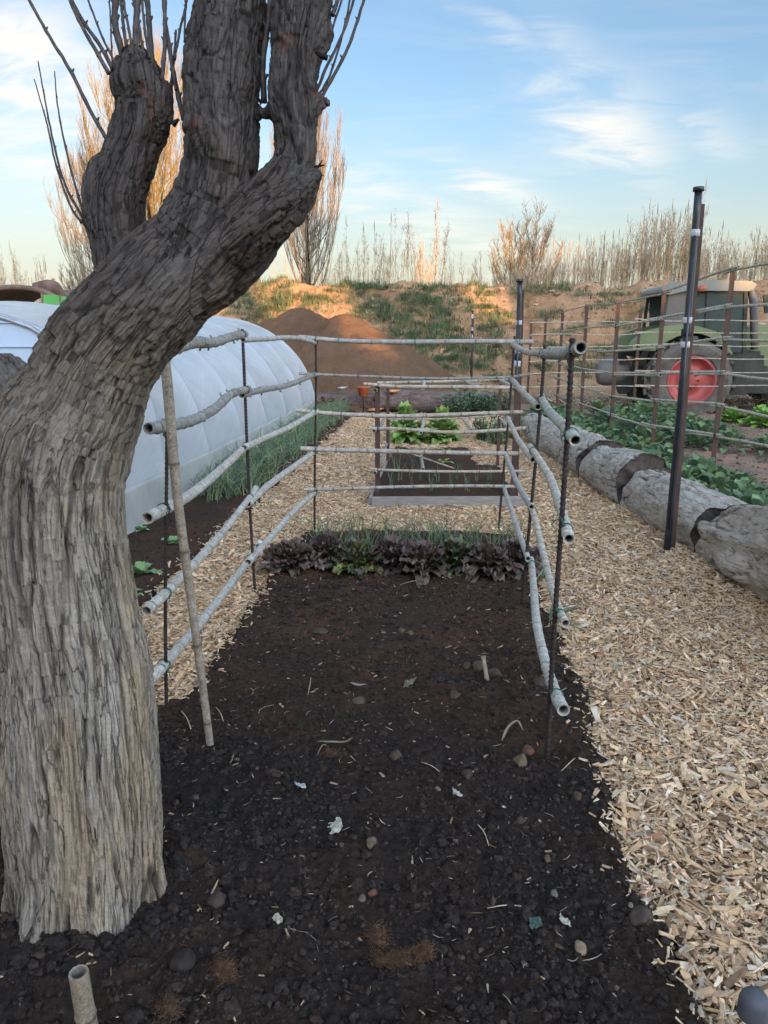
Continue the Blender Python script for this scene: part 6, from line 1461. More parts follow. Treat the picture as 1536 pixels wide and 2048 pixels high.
# crumpled scraps of paper and plastic
m_paper = simple('crumpled_scrap', (0.30, 0.29, 0.26), (0.58, 0.56, 0.52), 60, .6, tint=True)
def scrap(label, px, py, wpx, tint, seed, cat='scrap', name='scrap'):
    c0 = G(px, py, .05); c0 = G(px, py, soil_z(c0[0], c0[1]) + .01); rr = wpx / 2 / FPX * zc_of(c0); n = 9
    X, Y = np.meshgrid(np.linspace(-1, 1, n), np.linspace(-1, 1, n)); P = np.stack([X.ravel(), Y.ravel(), 0 * X.ravel()], 1)
    rad = np.hypot(P[:, 0], P[:, 1]); P *= (1 - .25 * np.clip(rad - .9, 0, 1) * 1.2)[:, None]; P += .22 * np.stack([vnoise(P * 1.8 + seed, k) for k in (1, 2, 3)], 1); P[:, 2] = .5 * vnoise(P * 1.9 + seed, 4) + .25 * vnoise(P * 4 + seed, 5)
    i = np.arange(n - 1)[:, None] * n; j = np.arange(n - 1)[None, :]; F = np.stack([i + j, i + j + 1, i + n + j + 1, i + n + j], -1).reshape(-1, 4)
    P = P * rr @ rotm(.5, .2, seed).T + c0 + [0, 0, rr * .45]
    mb = MB(); mb.add(P, F, np.array(tint)); o_ = build(mb, name, m_paper, base=c0, smooth=False); sd = o_.modifiers.new('thickness', 'SOLIDIFY'); sd.thickness = .0012
    return tag(o_, label, cat)
scrap('crumpled white scrap beside the trunk side of the soil', 600, 1574, 24, (.95, .95, 1.0), 2); scrap('crumpled pale paper scrap with dark specks left of the olive stone', 671, 1658, 32, (1, .97, .85), 5)
scrap('small whitish scrap in the middle of the soil', 915, 1590, 22, (.9, .85, .78), 8); scrap('dull green scrap of plastic in the lower right soil', 1070, 1850, 26, (.16, .26, .24), 11); scrap('cream chip-like scrap left of the pale lumpy stone', 1130, 1846, 26, (.95, .9, .75), 14)
scrap('pale crumpled scrap in the upper soil near the flat stone', 818, 1370, 26, (.5, .45, .38), 17); scrap('torn light scrap at the bottom left of the soil', 556, 1840, 20, (.8, .72, .58), 20)
# dry leaf sheaths and a root stub
m_dry = simple('dry_leaf', (0.20, 0.15, 0.10), (0.38, 0.30, 0.21), 25, .75)
def sheath(label, pts, w, name='dry_leaf'):
    P = []
    for px, py in pts:
        c0 = G(px, py, .05); P.append(G(px, py, soil_z(c0[0], c0[1]) + .015))
    P = smooth_path(P, 14); P[:, 2] += .012 * np.sin(np.linspace(0, 3.1, 14)); T, E1, E2 = frames(P); s_ = np.linspace(0, 1, 14); ww = w * np.sin(np.clip(s_ * .9 + .08, 0, 1) * math.pi) ** .6
    side = nrm(np.cross(T, [0, 0, 1.])); V = np.concatenate([P - side * ww[:, None] + [0, 0, .003], P, P + side * ww[:, None] + [0, 0, .004]]); i = np.arange(13)
    mb = MB(); mb.add(V, np.concatenate([np.stack([i, i + 1, i + 15, i + 14], 1), np.stack([i, i + 1, i + 15, i + 14], 1) + 14])); o_ = build(mb, name, m_dry, base=P[0]); sd = o_.modifiers.new('thickness', 'SOLIDIFY'); sd.thickness = .001
    return tag(o_, label, 'dry leaf')
sheath('long dry leaf with upturned end left of the soil centre', [(636, 1484), (660, 1490), (690, 1490), (706, 1476)], .006); sheath('thin dry blade crossing beside the long dry leaf', [(634, 1512), (645, 1498), (652, 1492)], .002)
sheath('folded pale sheath standing in front of the red lettuces', [(812, 1108), (818, 1126), (832, 1158)], .012); sheath('flat straw lying before the red lettuce row', [(800, 1170), (830, 1166), (852, 1162)], .006)
sheath('dry curled leaf beside the flat grey stone', [(700, 1366), (716, 1376), (735, 1370)], .010); sheath('dry leaf near the two clay stones at the right', [(1004, 1482), (1015, 1462), (1034, 1448), (1046, 1462)], .006)
sheath('pale splinter leaning out over the chips edge', [(1262, 1742), (1290, 1772), (1322, 1812)], .003)
root = None
q = [G(966, 1312, .12), G(970, 1335, .08), G(974, 1362, .04)]; mb = MB(); add_tube(mb, smooth_path(q, 8), [.012, .010, .009, .010, .010, .009, .011, .012], 9); tag(build(mb, 'root_stub', m_dry, base=q[2]), 'short pale stub of cane standing among the clay stones', 'root stub')
# tufts of brown coconut fibre
m_coir = simple('coir_fibre', (0.07, 0.038, 0.022), (0.20, 0.11, 0.06), 60, .9, tint=True)
def coir(label, pts, n, sp, L, seed):
    r = np.random.default_rng(seed); mb = MB(); W = []
    for px, py, up in pts:
        c0 = G(px, py, .05); W.append(G(px, py, soil_z(c0[0], c0[1]) + up))
    W = np.array(W)
    for k in range(n):
        f = r.uniform(0, len(W) - 1); i = int(f); c0 = W[i] + (W[min(i + 1, len(W) - 1)] - W[i]) * (f - i) + r.normal(0, sp, 3) * [1, 1, .6]
        p = [c0]; d = nrm(r.normal(size=3))
        for q_ in range(5): d = nrm((d + r.normal(0, .7, 3)) * [1, 1, .55]); p.append(p[-1] + d * L * r.uniform(.1, .3))
        p = np.array(p); p[:, 2] = np.maximum(p[:, 2], .0)
        add_tube(mb, smooth_path(p, 8), .00036, 3, False, r.uniform(.6, 1.5) * np.ones(3))
    return tag(build(mb, 'coir_tuft', m_coir, base=W[0]), label, 'coir tuft')
coir('large brown coconut fibre tuft at the bottom centre of the soil', [(752, 1915, .01), (790, 1920, .015), (830, 1912, .015), (858, 1896, .02)], 1500, .008, .024, 1)
coir('upright wisp of brown fibre above the large tuft', [(756, 1880, .02), (752, 1860, .03)], 160, .006, .04, 2)
coir('small brown fibre tuft left of the bottom centre', [(440, 1925, .01), (455, 1950, .01)], 420, .009, .025, 3); coir('small reddish fibre tuft under the long dry leaf', [(655, 1508, .01), (668, 1506, .01)], 180, .007, .035, 4); coir('dim brown fibre tuft at the very bottom left', [(332, 2010, .01), (345, 2030, .01)], 380, .010, .026, 5)
# loose single straws that show
for i, (a_, b_, w, l_) in enumerate([((622, 1355), (610, 1410), .0014, 'long thin straw lying left in the soil'), ((515, 1712), (585, 1750), .0013, 'thin diagonal twig below the leaning cane'), ((1018, 1395), (1065, 1425), .0014, 'straw beside the lowest right reed'), ((975, 1816), (1042, 1812), .0016, 'thin flat straw in the lower right soil'),
     ((363, 1422), (382, 1458), .0018, 'pale straw left of the leaning cane foot'), ((432, 1415), (447, 1444), .0014, 'short straw right of the leaning cane'), ((955, 1648), (978, 1692), .0018, 'bent straw right of the soil centre'), ((1123, 1542), (1150, 1516), .0018, 'straw standing off right of the nearest stake'), ((842, 1524), (882, 1546), .0012, 'curled root thread in the middle of the soil')]):
    P = [G(*a_, .045), (G(*a_, .05) + G(*b_, .05)) / 2 + [.004, 0, .006], G(*b_, .045)]; mb = MB(); add_tube(mb, smooth_path(P, 8), w, 5, True, (1.1, 1.05, 1)); tag(build(mb, 'straw', m_straw, base=P[0]), l_, 'straw', 'single straws lying on the bed')
# ================================================================== REEDS, POPLARS AND BARE TREES BEYOND THE BANK
m_reed = simple('dry_reed', (0.36, 0.27, 0.19), (0.60, 0.47, 0.33), 1.5, .75, tint=True)
m_ptwig = simple('poplar_twig', (0.10, 0.080, 0.062), (0.19, 0.15, 0.115), 1.0, .75, tint=True)
m_reedleaf = simple('dry_reed_leaf', (0.42, 0.33, 0.22), (0.62, 0.50, 0.35), 2, .75, tint=True)
def reed_proto(name, r, n, H, spread, plume):
    st = MB(); lf = MB()
    for k in range(n):
        x0, y0 = r.normal(0, spread), r.normal(0, spread); h = H * r.uniform(.55, 1.0) if k else H
        lx, ly = r.normal(0, .09) * h, r.normal(0, .09) * h; bend = r.normal(0, .09) * h
        P = smooth_path([(x0, y0, -.3), (x0 + lx * .3, y0 + ly * .3, h * .35), (x0 + lx * .7 + bend * .3, y0 + ly * .7, h * .7), (x0 + lx + bend, y0 + ly, h)], 12)
        tt = r.uniform(.7, 1.25) * np.array([1, r.uniform(.92, 1.02), r.uniform(.82, 1.0)])
        add_tube(st, P, np.linspace(.013, .004, 12), 4, False, tt)
        ntw = r.integers(10, 22)
        for q in range(ntw):
            f = r.uniform(.30, 1.0); p0 = np.array([np.interp(f * 11, range(12), P[:, i]) for i in range(3)]); a = r.uniform(0, 6.28); L = H * r.uniform(.05, .16) * (1.25 - .5 * f)
            up = r.uniform(.55, .92); d = np.array([math.cos(a) * (1 - up) * 1.6, math.sin(a) * (1 - up) * 1.6, up]); p1 = p0 + d * L * .5; p2 = p1 + nrm(d + [0, 0, .4]) * L * .5
            add_tube(st, [p0, p1, p2], [.006, .0045, .002], 3, False, tt)
            for w in range(3):
                g = r.uniform(.2, 1); pp = p0 + (p2 - p0) * g; a2 = r.uniform(0, 6.28); l2 = r.uniform(.07, .20); e = np.array([math.cos(a2) * .8, math.sin(a2) * .8, r.uniform(-.2, .9)]); e = nrm(e) * l2
                sd_ = nrm(np.cross(e, [0, 0, 1.])) * .009
                lf.add([pp - sd_, pp + sd_, pp + e * .6 + sd_ * .8, pp + e * .6 - sd_ * .8, pp + e + [0, 0, -.03]], [(0, 1, 2, 3), (3, 2, 4)], tt * r.uniform(.8, 1.2))
        if plume and k % 3 == 0:
            tp_ = P[-1]; add_tube(st, [tp_, tp_ + [.005, 0, .18], tp_ + [.02, 0, .42]], [.012, .022, .004], 5, False, tt * .8)
    V1, F1, C1 = st.arrays(); 
    stem = mesh_from('reed_stems', V1, F1, m_reed, C1); leafm = mesh_from('reed_leaves', *lf.arrays()[:2], m_reedleaf, lf.arrays()[2])
    return stem, leafm
rr_ = np.random.default_rng(77)
prot = [reed_proto('reed', rr_, n, 3.2, sp, pl) for n, sp, pl in [(6, .22, 0), (8, .3, 1), (5, .16, 0), (9, .36, 0), (7, .25, 1), (4, .12, 0)]]
def reed(label, px, top, y_, group, k, s_=None):
    zt = A(px, top, y_)[2]; x_ = A(px, 600, y_)[0]; z0 = max(bank_z(x_, y_) - .05, -.05) if y_ < 29 else 0
    s = s_ or max(.25, (zt - z0) / 3.3)
    root = thing('reed_clump', label, 'reeds', (x_, y_, z0), group, rr_.uniform(0, 6)); root.scale = (min(s, 1.1) * .95, min(s, 1.1) * .95, s)
    for nm, me in zip(('stems', 'leaves'), prot[k % len(prot)]): link(bpy.data.objects.new(nm, me), root)
mid_g = 'bare reeds rising behind the middle of the bank'
for i, (px, top) in enumerate([(672, 478), (690, 446), (708, 468), (722, 505), (738, 480), (757, 455), (766, 486), (782, 440), (795, 505), (812, 425), (822, 495), (836, 480), (852, 470), (868, 412), (878, 440), (845, 520), (906, 515), (925, 500), (938, 495), (957, 512), (900, 545), (548, 540), (575, 500), (590, 515), (663, 520), (700, 520), (750, 515), (640, 545), (790, 530), (860, 515), (730, 530), (602, 530), (652, 505)]):
    reed('tall bare reed clump behind the middle of the bank, against the sky', px, top, 26.0 + (i % 3) * .6, mid_g, i)
rg_ = 'pale reeds along the right part of the bank'
tops = lambda px: np.interp(px, [960, 1000, 1050, 1100, 1150, 1200, 1240, 1270, 1300, 1330, 1352, 1380, 1420, 1470, 1536, 1600], [545, 525, 500, 480, 470, 465, 455, 425, 405, 410, 375, 430, 460, 450, 455, 450])
i = 0
for px in np.arange(1000, 1620, 8.5):
    for row in (0, 1):
        t_top = tops(px) + abs(rr_.normal(0, 26)) + row * 8; reed('pale dry reed clump on top of the right part of the bank', px + rr_.normal(0, 5), min(t_top, 560), 25.6 + row * .9 + rr_.uniform(-.2, .2), rg_, i); i += 1
lg_ = 'bare reeds at the far left beyond the tunnel'
for i, (px, top) in enumerate([(2, 455), (14, 475), (26, 500), (40, 520), (62, 505), (74, 498), (52, 545), (84, 540), (-14, 470), (10, 520), (30, 545)]):
    reed('bare reed clump at the far left above the rusty arch', px, top, 34.0 + (i % 3), lg_, i)

def bare_tree(name, label, cat, base, H, W, r, nb, fast, tint, tr=.16, twig=.007, crown0=.12, group=None, upness=.9):
    """upright bare tree: trunk, ascending branches and fine twigs"""
    tk = MB(); br = MB(); base = np.asarray(base, float)
    n = 22; wob = np.cumsum(r.normal(0, .012, (n, 2)), 0) * H * .15
    T = np.stack([wob[:, 0], wob[:, 1], np.linspace(-.2, H, n)], 1); add_tube(tk, T + base, tr * (1 - np.linspace(0, 1, n) ** .8 * .95), 8)
    for k in range(nb):
        f = crown0 + (1 - crown0) * (k / nb) ** 1.0 * .93; p0 = np.array([np.interp(f * (n - 1), range(n), T[:, i]) for i in range(3)]); a = k * 2.4 + r.uniform(-.4, .4)
        env = math.sin(min(1, (f * .92 + .12)) * math.pi) ** .6 * W / 2 + .12
        L = (H - p0[2]) * r.uniform(.45, .85) if fast else H * .35 * r.uniform(.6, 1.1)
        out = env * r.uniform(.55, 1.15); d = np.array([math.cos(a), math.sin(a), 0])
        P = smooth_path([p0, p0 + d * out * .45 + [0, 0, L * .22 * upness], p0 + d * out * .85 + [0, 0, L * .6 * upness], p0 + d * out * .98 + [0, 0, L * upness]], 10)
        P[1:] += r.normal(0, .02, (9, 3)); tt = np.asarray(tint) * r.uniform(.75, 1.25)
        add_tube(br, P + base, np.linspace(max(.012, tr * .22 * (1 - f * .6)), .006, 10), 4, False, tt)
        for q in range(int(16 if fast else 18)):
            g = r.uniform(.12, .98); b0 = np.array([np.interp(g * 9, range(10), P[:, i]) for i in range(3)]); a2 = a + r.uniform(-1.6, 1.6) if r.uniform() < .6 else r.uniform(0, 6.28)
            l2 = H * r.uniform(.035, .11); s_ = r.uniform(.12, .45) if fast else r.uniform(.4, 1.1); e = nrm(np.array([math.cos(a2) * s_, math.sin(a2) * s_, 1]))
            b1 = b0 + e * l2 * .5 + r.normal(0, .02, 3); b2 = b1 + nrm(e + [0, 0, .5]) * l2 * .5
            add_tube(br, np.array([b0, b1, b2]) + base, [twig, twig * .75, twig * .4], 3, False, tt)
            for w in range(3):
                h = r.uniform(.2, 1); c0 = b0 + (b2 - b0) * h; a3 = r.uniform(0, 6.28); e3 = nrm(np.array([math.cos(a3) * s_ * 1.3, math.sin(a3) * s_ * 1.3, 1])) * l2 * r.uniform(.3, .6)
                add_tube(br, np.array([c0, c0 + e3]) + base, [twig * .6, twig * .35], 3, False, tt * r.uniform(.9, 1.2))
    root = thing(name, label, cat, base, group); build(tk, 'trunk', m_ptwig, root); build(br, 'crown', m_ptwig, root); return root
rt_ = np.random.default_rng(5)
def gx(px, y_): q = A(px, 670, y_); return np.array([q[0], y_, 0.0])
def hpx(top, y_): return A(768, top, y_)[2]
bare_tree('poplar', 'tall bare poplar at the centre of the skyline, just right of the trunk', 'poplar', gx(620, 40), hpx(185, 40), 3.5, rt_, 85, True, (1.1, 1.08, 1.0), .19, .011, .16, 'bare poplars beyond the bank')
bare_tree('poplar', 'wide golden bare poplar seen between the forks of the tree', 'poplar', gx(318, 42), hpx(88, 42), 6.2, rt_, 150, True, (1.25, 1.1, .55), .24, .012, .08, 'bare poplars beyond the bank')
bare_tree('poplar', 'bare poplar with pale twigs peeping out left of the tree trunk', 'poplar', gx(205, 44), hpx(300, 44), 4.6, rt_, 85, True, (1.2, 1.15, 1.0), .17, .011, .05, 'bare poplars beyond the bank')
bare_tree('bare_tree', 'low bushy bare tree with reddish twigs left of the right hand reeds', 'bare tree', gx(1015, 29), hpx(505, 29), 2.2, rt_, 60, False, (1.7, 1.6, 1.2), .12, .009, .1, 'low bare trees behind the bank')
bare_tree('bare_tree', 'low bare tree standing at the left end of the right hand reeds', 'bare tree', gx(1060, 30), hpx(482, 30), 2.3, rt_, 60, False, (2.6, 2.1, 1.6), .12, .009, .1, 'low bare trees behind the bank')
bare_tree('bare_tree', 'low brown twiggy tree far left just above the green net', 'bare tree', gx(160, 46), hpx(560, 46), 3.4, rt_, 50, False, (1.3, .95, .6), .12, .01, .1, 'low bare trees behind the bank')
# cypress
m_cyp = simple('golden_cypress', (0.36, 0.25, 0.05), (0.52, 0.36, 0.08), 2, .8, tint=True)
c0 = gx(117, 44); zt = hpx(559, 44); mb = MB(); r = rt_
for k in range(2200):
    f = r.uniform(0, 1) ** .8; a = r.uniform(0, 6.28); R_ = .52 * (1 - f) ** .75 * (0.75 + .25 * math.sin(f * 9)) + .02; rad_ = R_ * r.uniform(.5, 1); p = c0 + [math.cos(a) * rad_, math.sin(a) * rad_, .3 + f * (zt - .3)]
    e = np.array([math.cos(a) * .06, math.sin(a) * .06, .22]); sd_ = np.array([-math.sin(a), math.cos(a), 0]) * .05
    mb.add([p - sd_, p + sd_, p + e], [(0, 1, 2)], r.uniform(.6, 1.3) * np.ones(3))
root = thing('cypress', 'small golden cypress behind the green net at the far left', 'cypress', c0); build(mb, 'foliage', m_cyp, root); mb = MB(); add_tube(mb, [c0 - [0, 0, .1], c0 + [0, 0, zt * .9]], [.08, .01], 8); build(mb, 'trunk', m_ptwig, root)

# ================================================================== TRACTOR
m_tg = simple('tractor_green', (0.12, 0.155, 0.07), (0.17, 0.205, 0.10), 1.2, .45, spec=.5); m_tdk = simple('tractor_dark', (0.018, 0.022, 0.02), (0.045, 0.05, 0.045), 3, .55)
m_tgy = simple('tractor_grey', (0.13, 0.12, 0.115), (0.20, 0.185, 0.175), 2, .6); m_roof = simple('tractor_roof', (0.18, 0.185, 0.17), (0.23, 0.235, 0.215), 1.5, .5)
m_tyre = simple('dusty_tyre', (0.075, 0.068, 0.06), (0.15, 0.135, 0.115), 4, .9, .4, .01); m_rim = simple('red_rim', (0.34, 0.05, 0.045), (0.44, 0.09, 0.08), 3, .45, spec=.5)
m, t, b, o = newmat('cab_glass'); m_gl = m; b.inputs['Base Color'].default_value = (.10, .13, .12, 1); b.inputs['Roughness'].default_value = .08; b.inputs['Specular IOR Level'].default_value = .8; b.inputs['Transmission Weight'].default_value = .45; b.inputs['IOR'].default_value = 1.1
m_gl2 = simple('reflection_grey_glass', (0.085, 0.085, 0.08), (0.12, 0.118, 0.11), 1.5, .35, spec=.5)  # flat grey stands in for the window's reflection
YT = 15.2; ZG = -.16
def TP(px, py, y_=YT): return A(px, py, YT) * [1, 0, 1] + [0, y_, 0]
tr_ = thing('tractor', 'green tractor with red wheel hub and white cab roof behind the long trellis', 'tractor', TP(1380, 757) * [1, 1, 0] + [0, 0, ZG])
def wheel(c0, Rw, wd, Rr, hub_side=-1):
    c0 = np.asarray(c0, float); ns = 72; prof = [(Rr, -.5), (Rr * 1.08, -.56), (Rw * .84, -.58), (Rw * .96, -.46), (Rw, -.2), (Rw * 1.0, .2), (Rw * .96, .46), (Rw * .84, .58), (Rr * 1.08, .56), (Rr, .5)]
    th = np.arange(ns) * 2 * math.pi / ns; np_ = len(prof)
    V = np.array([[c0[0] + rr * math.cos(a), c0[1] + w * wd, c0[2] + rr * math.sin(a)] for a in th for rr, w in prof]); i = np.arange(ns)[:, None] * np_; i2 = ((np.arange(ns) + 1) % ns)[:, None] * np_; j = np.arange(np_ - 1)[None, :]
    mb = MB(); mb.add(V, np.stack([i + j, i2 + j, i2 + j + 1, i + j + 1], -1).reshape(-1, 4))
    for k in range(22):      # chevron lugs
        for sd in (-1, 1):
            a = (k + (.5 if sd > 0 else 0)) * 2 * math.pi / 22; Mx = rotm(0, -a, 0)
            pts = []
            for (w0, da) in ((0.02, .0), (.52, .16)):
                for rr in (Rw * .97, Rw * 1.045):
                    for tdd in (-.022, .022):
                        aa = a + da + tdd / Rw * 1.6; pts.append([c0[0] + rr * math.cos(aa), c0[1] + sd * w0 * wd, c0[2] + rr * math.sin(aa)])
            mb.add(pts, BOXF.copy())
    w_ = build(mb, 'wheel', m_tyre, tr_, smooth=False)
    rim = MB(); pr = [(Rr * 1.0, hub_side * .50), (Rr * .97, hub_side * .54), (Rr * .90, hub_side * .50), (Rr * .84, hub_side * .30), (Rr * .45, hub_side * .18), (Rr * .40, hub_side * .30), (Rr * .18, hub_side * .34), (0.001, hub_side * .34)]
    np2 = len(pr); V = np.array([[c0[0] + rr * math.cos(a), c0[1] + w * wd, c0[2] + rr * math.sin(a)] for a in th for rr, w in pr]); i = np.arange(ns)[:, None] * np2; i2 = ((np.arange(ns) + 1) % ns)[:, None] * np2; j = np.arange(np2 - 1)[None, :]
    rim.add(V, np.stack([i + j, i2 + j, i2 + j + 1, i + j + 1], -1).reshape(-1, 4)); build(rim, 'rim', m_rim, w_)
    bl_ = MB()
    for k in range(8):
        a = k * math.pi / 4; add_tube(bl_, [[c0[0] + Rr * .3 * math.cos(a), c0[1] + hub_side * .30 * wd, c0[2] + Rr * .3 * math.sin(a)], [c0[0] + Rr * .3 * math.cos(a), c0[1] + hub_side * .40 * wd, c0[2] + Rr * .3 * math.sin(a)]], .02, 6)
    build(bl_, 'wheel_bolts', m_tdk, w_)
cw = TP(1380, 757); cw[2] = ZG + .80
wheel(cw + [0, .1, 0], .80, .42, .47); wheel(cw + [0, 1.75, 0], .80, .42, .47, 1)
cf = TP(1640, 757); cf[2] = ZG + .56; wheel(cf + [0, .15, 0], .56, .34, .33); wheel(cf + [0, 1.7, 0], .56, .34, .33, 1)
def plate(name, pts, y0, y1, mat, bev=.012):
    """outline in picture coordinates, a solid between y0 and y1"""
    P = np.array([TP(px, py) for px, py in pts]); n = len(P); V = np.concatenate([P * [1, 0, 1] + [0, y0, 0], P * [1, 0, 1] + [0, y1, 0]])
    mb = MB(); mb.add(V, [list(range(n)), list(range(2 * n - 1, n - 1, -1))] + [[i, (i + 1) % n, n + (i + 1) % n, n + i] for i in range(n)])
    o_ = build(mb, name, mat, tr_, smooth=False)
    if bev: bevel(o_, bev)
    return o_
fo = [(1262, 700), (1267, 687), (1287, 668), (1314, 657), (1351, 650), (1377, 651), (1412, 659), (1437, 670), (1460, 706), (1452, 702), (1435, 686), (1412, 673), (1389, 667), (1356, 671), (1328, 685), (1308, 702)]
# fenders as curved bands built from segments (near and far side)
def fender(y0, y1):
    outer = smooth_path([TP(*q) for q in fo[:9]], 24); inner = smooth_path([TP(*q) for q in [(1308, 702), (1312, 698), (1328, 685), (1342, 678), (1356, 672), (1389, 667), (1412, 673), (1435, 687), (1457, 709)]], 24)
    V = np.concatenate([a * [1, 0, 1] + [0, y_, 0] for y_ in (y0, y1) for a in (outer, inner)]); n = 24; i = np.arange(n - 1)
    F = [np.stack([a + i, a + i + 1, b2 + i + 1, b2 + i], 1) for a, b2 in ((0, n), (2 * n, 3 * n), (0, 2 * n), (n, 3 * n))]
    F.append(np.array([[0, n, 3 * n, 2 * n], [n - 1, 2 * n - 1, 4 * n - 1, 3 * n - 1]])); mb = MB(); mb.add(V, np.concatenate(F)); bevel(build(mb, 'fender', m_tg, tr_, smooth=False), .015)
fender(YT - .12, YT + .35); fender(YT + 1.5, YT + 1.97)
plate('roof', [(1331, 584), (1332, 574), (1350, 566), (1400, 563), (1470, 563), (1508, 564), (1516, 569), (1512, 576), (1500, 578), (1380, 577), (1345, 585)], YT + .15, YT + 1.75, m_roof, .03)
for y_ in (YT + .22, YT + 1.62):
    plate('pillar', [(1328, 662), (1340, 580), (1346, 580), (1334, 662)], y_, y_ + .05, m_tdk, 0)
    plate('pillar', [(1417, 664), (1422, 578), (1430, 578), (1426, 690)], y_, y_ + .06, m_tdk, 0)
    plate('pillar', [(1494, 712), (1498, 577), (1505, 577), (1502, 712)], y_, y_ + .06, m_tdk, 0)
    plate('door_frame', [(1428, 584), (1428, 579), (1498, 580), (1498, 585)], y_ + .004, y_ + .05, m_tdk, 0)
    plate('door_frame', [(1424, 712), (1424, 706), (1496, 708), (1496, 714)], y_ + .004, y_ + .05, m_tdk, 0)
plate('rear_side_panel', [(1335, 658), (1346, 582), (1390, 580), (1388, 650), (1360, 652)], YT + .245, YT + .255, m_gl2, 0)
plate('side_window', [(1391, 650), (1391, 580), (1421, 580), (1418, 658)], YT + .245, YT + .255, m_gl, 0)
dr = plate('door_window', [(1428, 704), (1430, 585), (1497, 585), (1494, 706)], YT + .245, YT + .255, m_gl, 0)
plate('far_window', [(1345, 658), (1346, 582), (1497, 585), (1494, 700)], YT + 1.66, YT + 1.67, m_gl, 0)
plate('seat', [(1398, 690), (1396, 640), (1402, 612), (1414, 612), (1416, 655), (1446, 660), (1446, 690)], YT + .75, YT + 1.25, m_tdk, .04)
mb = MB(); q = TP(1462, 650); a_ = np.linspace(0, 2 * math.pi, 20); add_tube(mb, q + np.stack([np.cos(a_) * .10, .8 + np.sin(a_) * .19, np.cos(a_) * .12], 1), .014, 6); add_tube(mb, [q + [0, .8, 0], TP(1478, 700) + [0, .8, 0]], .03, 8); build(mb, 'steering_wheel', m_tdk, tr_)
plate('body', [(1300, 745), (1312, 700), (1328, 690), (1425, 700), (1536, 705), (1536, 790), (1440, 790), (1300, 780)], YT + .40, YT + 1.45, m_tdk, .02)
plate('floor_panel', [(1450, 712), (1536, 712), (1536, 735), (1462, 735)], YT + .20, YT + .42, m_tdk, .01)
plate('step_box', [(1463, 738), (1466, 727), (1492, 727), (1496, 738), (1496, 790), (1466, 790)], YT + .16, YT + .40, m_tdk, .02)
plate('fuel_tank', [(1498, 735), (1536, 735), (1560, 740), (1560, 785), (1498, 785)], YT + .18, YT + .42, m_tdk, .03)
plate('hood', [(1508, 705), (1510, 660), (1560, 652), (1650, 655), (1700, 665), (1712, 700), (1712, 740), (1510, 745)], YT + .55, YT + 1.35, m_tg, .05)
plate('chassis', [(1520, 745), (1700, 742), (1700, 775), (1520, 785)], YT + .7, YT + 1.2, m_tdk, .02)
mb = MB(); add_tube(mb, [TP(1524, 700) + [0, .35, 0], TP(1522, 600) + [0, .35, 0], TP(1516, 580) + [0, .35, 0]], [.075, .075, .06], 12); build(mb, 'exhaust_pipe', m_tgy, tr_)
mb = MB(); q = TP(1408, 577) + [0, .1, 0]; add_tube(mb, [q - [.09, 0, .02], q - [.03, 0, 0], q + [.05, 0, .02], q + [.08, 0, .03]], [.03, .065, .06, .02], 10); build(mb, 'work_lamp', simple('orange_lamp', (.35, .10, .06), (.45, .14, .08), 5, .4), tr_)
plate('mirror', [(1530, 600), (1530, 590), (1542, 590), (1542, 625), (1532, 625)], YT + .02, YT + .06, m_tdk, .01)
# rear linkage and its grey weight block
mb = MB(); s = np.linspace(0, 1, 16); P = np.linspace(TP(1212, 752), TP(1278, 742), 16) + [0, .9, 0]; add_tube(mb, P, .32 * np.sin(np.clip(s * .75 + .14, 0, 1) * math.pi * .9) ** .5, 20); build(mb, 'weight_block', m_tgy, tr_)
plate('linkage', [(1254, 705), (1262, 700), (1300, 705), (1292, 716), (1266, 712), (1266, 730), (1254, 730)], YT + .6, YT + .75, m_tdk, .01)
plate('linkage', [(1262, 745), (1300, 735), (1300, 748), (1270, 792), (1255, 792), (1250, 776)], YT + .65, YT + .8, m_tdk, .01)
plate('mudguard_stay', [(1290, 748), (1312, 704), (1316, 704), (1295, 750)], YT + .02, YT + .06, m_tgy, 0)
plate('mudguard_stay', [(1288, 790), (1290, 748), (1295, 748), (1294, 790)], YT + .02, YT + .06, m_tgy, 0)

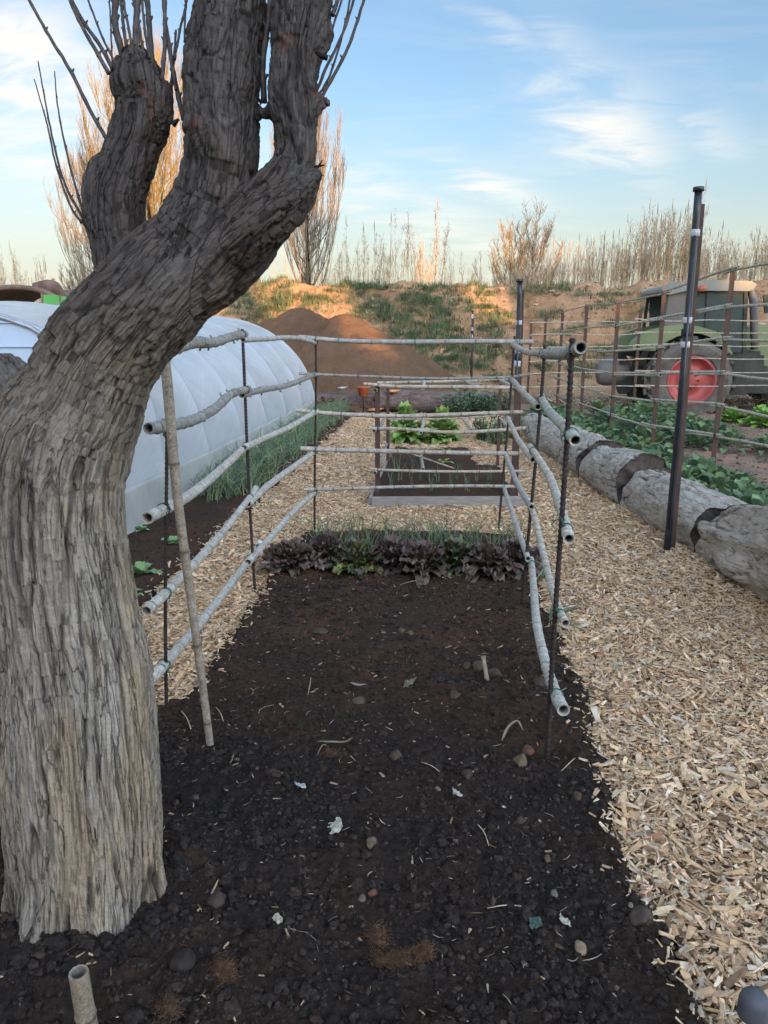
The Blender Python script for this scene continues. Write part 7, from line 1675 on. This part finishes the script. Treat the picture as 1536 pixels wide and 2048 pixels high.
# weeds, dead stalks and rubble at the foot of the bank and over the right hand garden
rw = np.random.default_rng(99); mb = MB()
for k in range(520):
    x_ = rw.uniform(2.0, 11); y_ = rw.uniform(4.5, 17.4)
    if x_ < logline(y_) + .9 or vnoise(np.array([[x_ * .9, y_ * .9, 0]]), 33)[0] < .0: continue
    g = rw.uniform(.8, 1.3); blades(mb, (x_, y_, -.02), 7, rw.uniform(.04, .10), .07, .012, rw, (g * 1.1, g * 1.1, g), .6, 1.0)
for k in range(240):
    x_ = rw.uniform(-2.6, 12); y_ = rw.uniform(15.8, 20); blades(mb, (x_, y_, -.03), 6, rw.uniform(.05, .14), .09, .012, rw, (1.3, 1.15, .9), .6, 1.0)
tag(build(mb, 'weeds', m_grass), 'small weeds sprouting over the right hand garden soil', 'weeds', kind='stuff')
mb = MB()
for k in range(420):
    x_ = rw.uniform(2.4, 7.5); y_ = rw.uniform(16.2, 18.6); a = rw.uniform(0, 6.28); L = rw.uniform(.15, .5); d = np.array([math.cos(a) * L, math.sin(a) * L * .5, rw.uniform(-.02, .12)]); p = np.array([x_, y_, .02 + rw.uniform(0, .08)])
    add_tube(mb, [p, p + d * .5 + [0, 0, .06], p + d], [.010, .009, .004], 4, False, rw.uniform(.7, 1.5) * np.ones(3))
tag(build(mb, 'dead_stalks', m_reed), 'heap of pale dead stalks on the ground before the bank', 'dead stalks', kind='stuff')
mb = MB(); n = 1600; x = rw.uniform(-9, 13, n); y = rw.uniform(19.6, 24, n); zz = bank_h(np.stack([x, y, 0 * x], 1)); s = np.clip(np.exp(rw.normal(math.log(.035), .5, n)), .012, .12)
V, F = make_clods(x, y, zz + s * .2, s, 8); mb.add(V, F, np.repeat(rw.uniform(1.2, 2.8, (n, 1)) * np.array([1, .82, .62]), 12, 0))
m_rub = simple('bank_rubble', (0.12, 0.10, 0.085), (0.20, 0.165, 0.135), 9, .9, tint=True); tag(build(mb, 'rubble', m_rub, smooth=False), 'stones and clods lying over the earth bank', 'rubble', kind='stuff')
mb = MB(); n = 5200; x = rw.uniform(1.7, 9, n); y = rw.uniform(3.6, 15, n); k = x > logline(y) + .5; x, y = x[k], y[k]; zz = rg_h(np.stack([x, y, 0 * x], 1)); s = np.clip(np.exp(rw.normal(math.log(.012), .5, len(x))), .005, .045)
V, F = make_clods(x, y, zz + s * .25, s, 9); mb.add(V, F, np.repeat(rw.uniform(.8, 1.7, (len(x), 1)) * np.ones(3), 12, 0)); m_gc = simple('garden_clod', (0.07, 0.055, 0.045), (0.13, 0.10, 0.085), 30, .9, tint=True); tag(build(mb, 'garden_clods', m_gc, smooth=False), 'brown clods over the soil of the right hand garden', 'soil clods', kind='stuff')
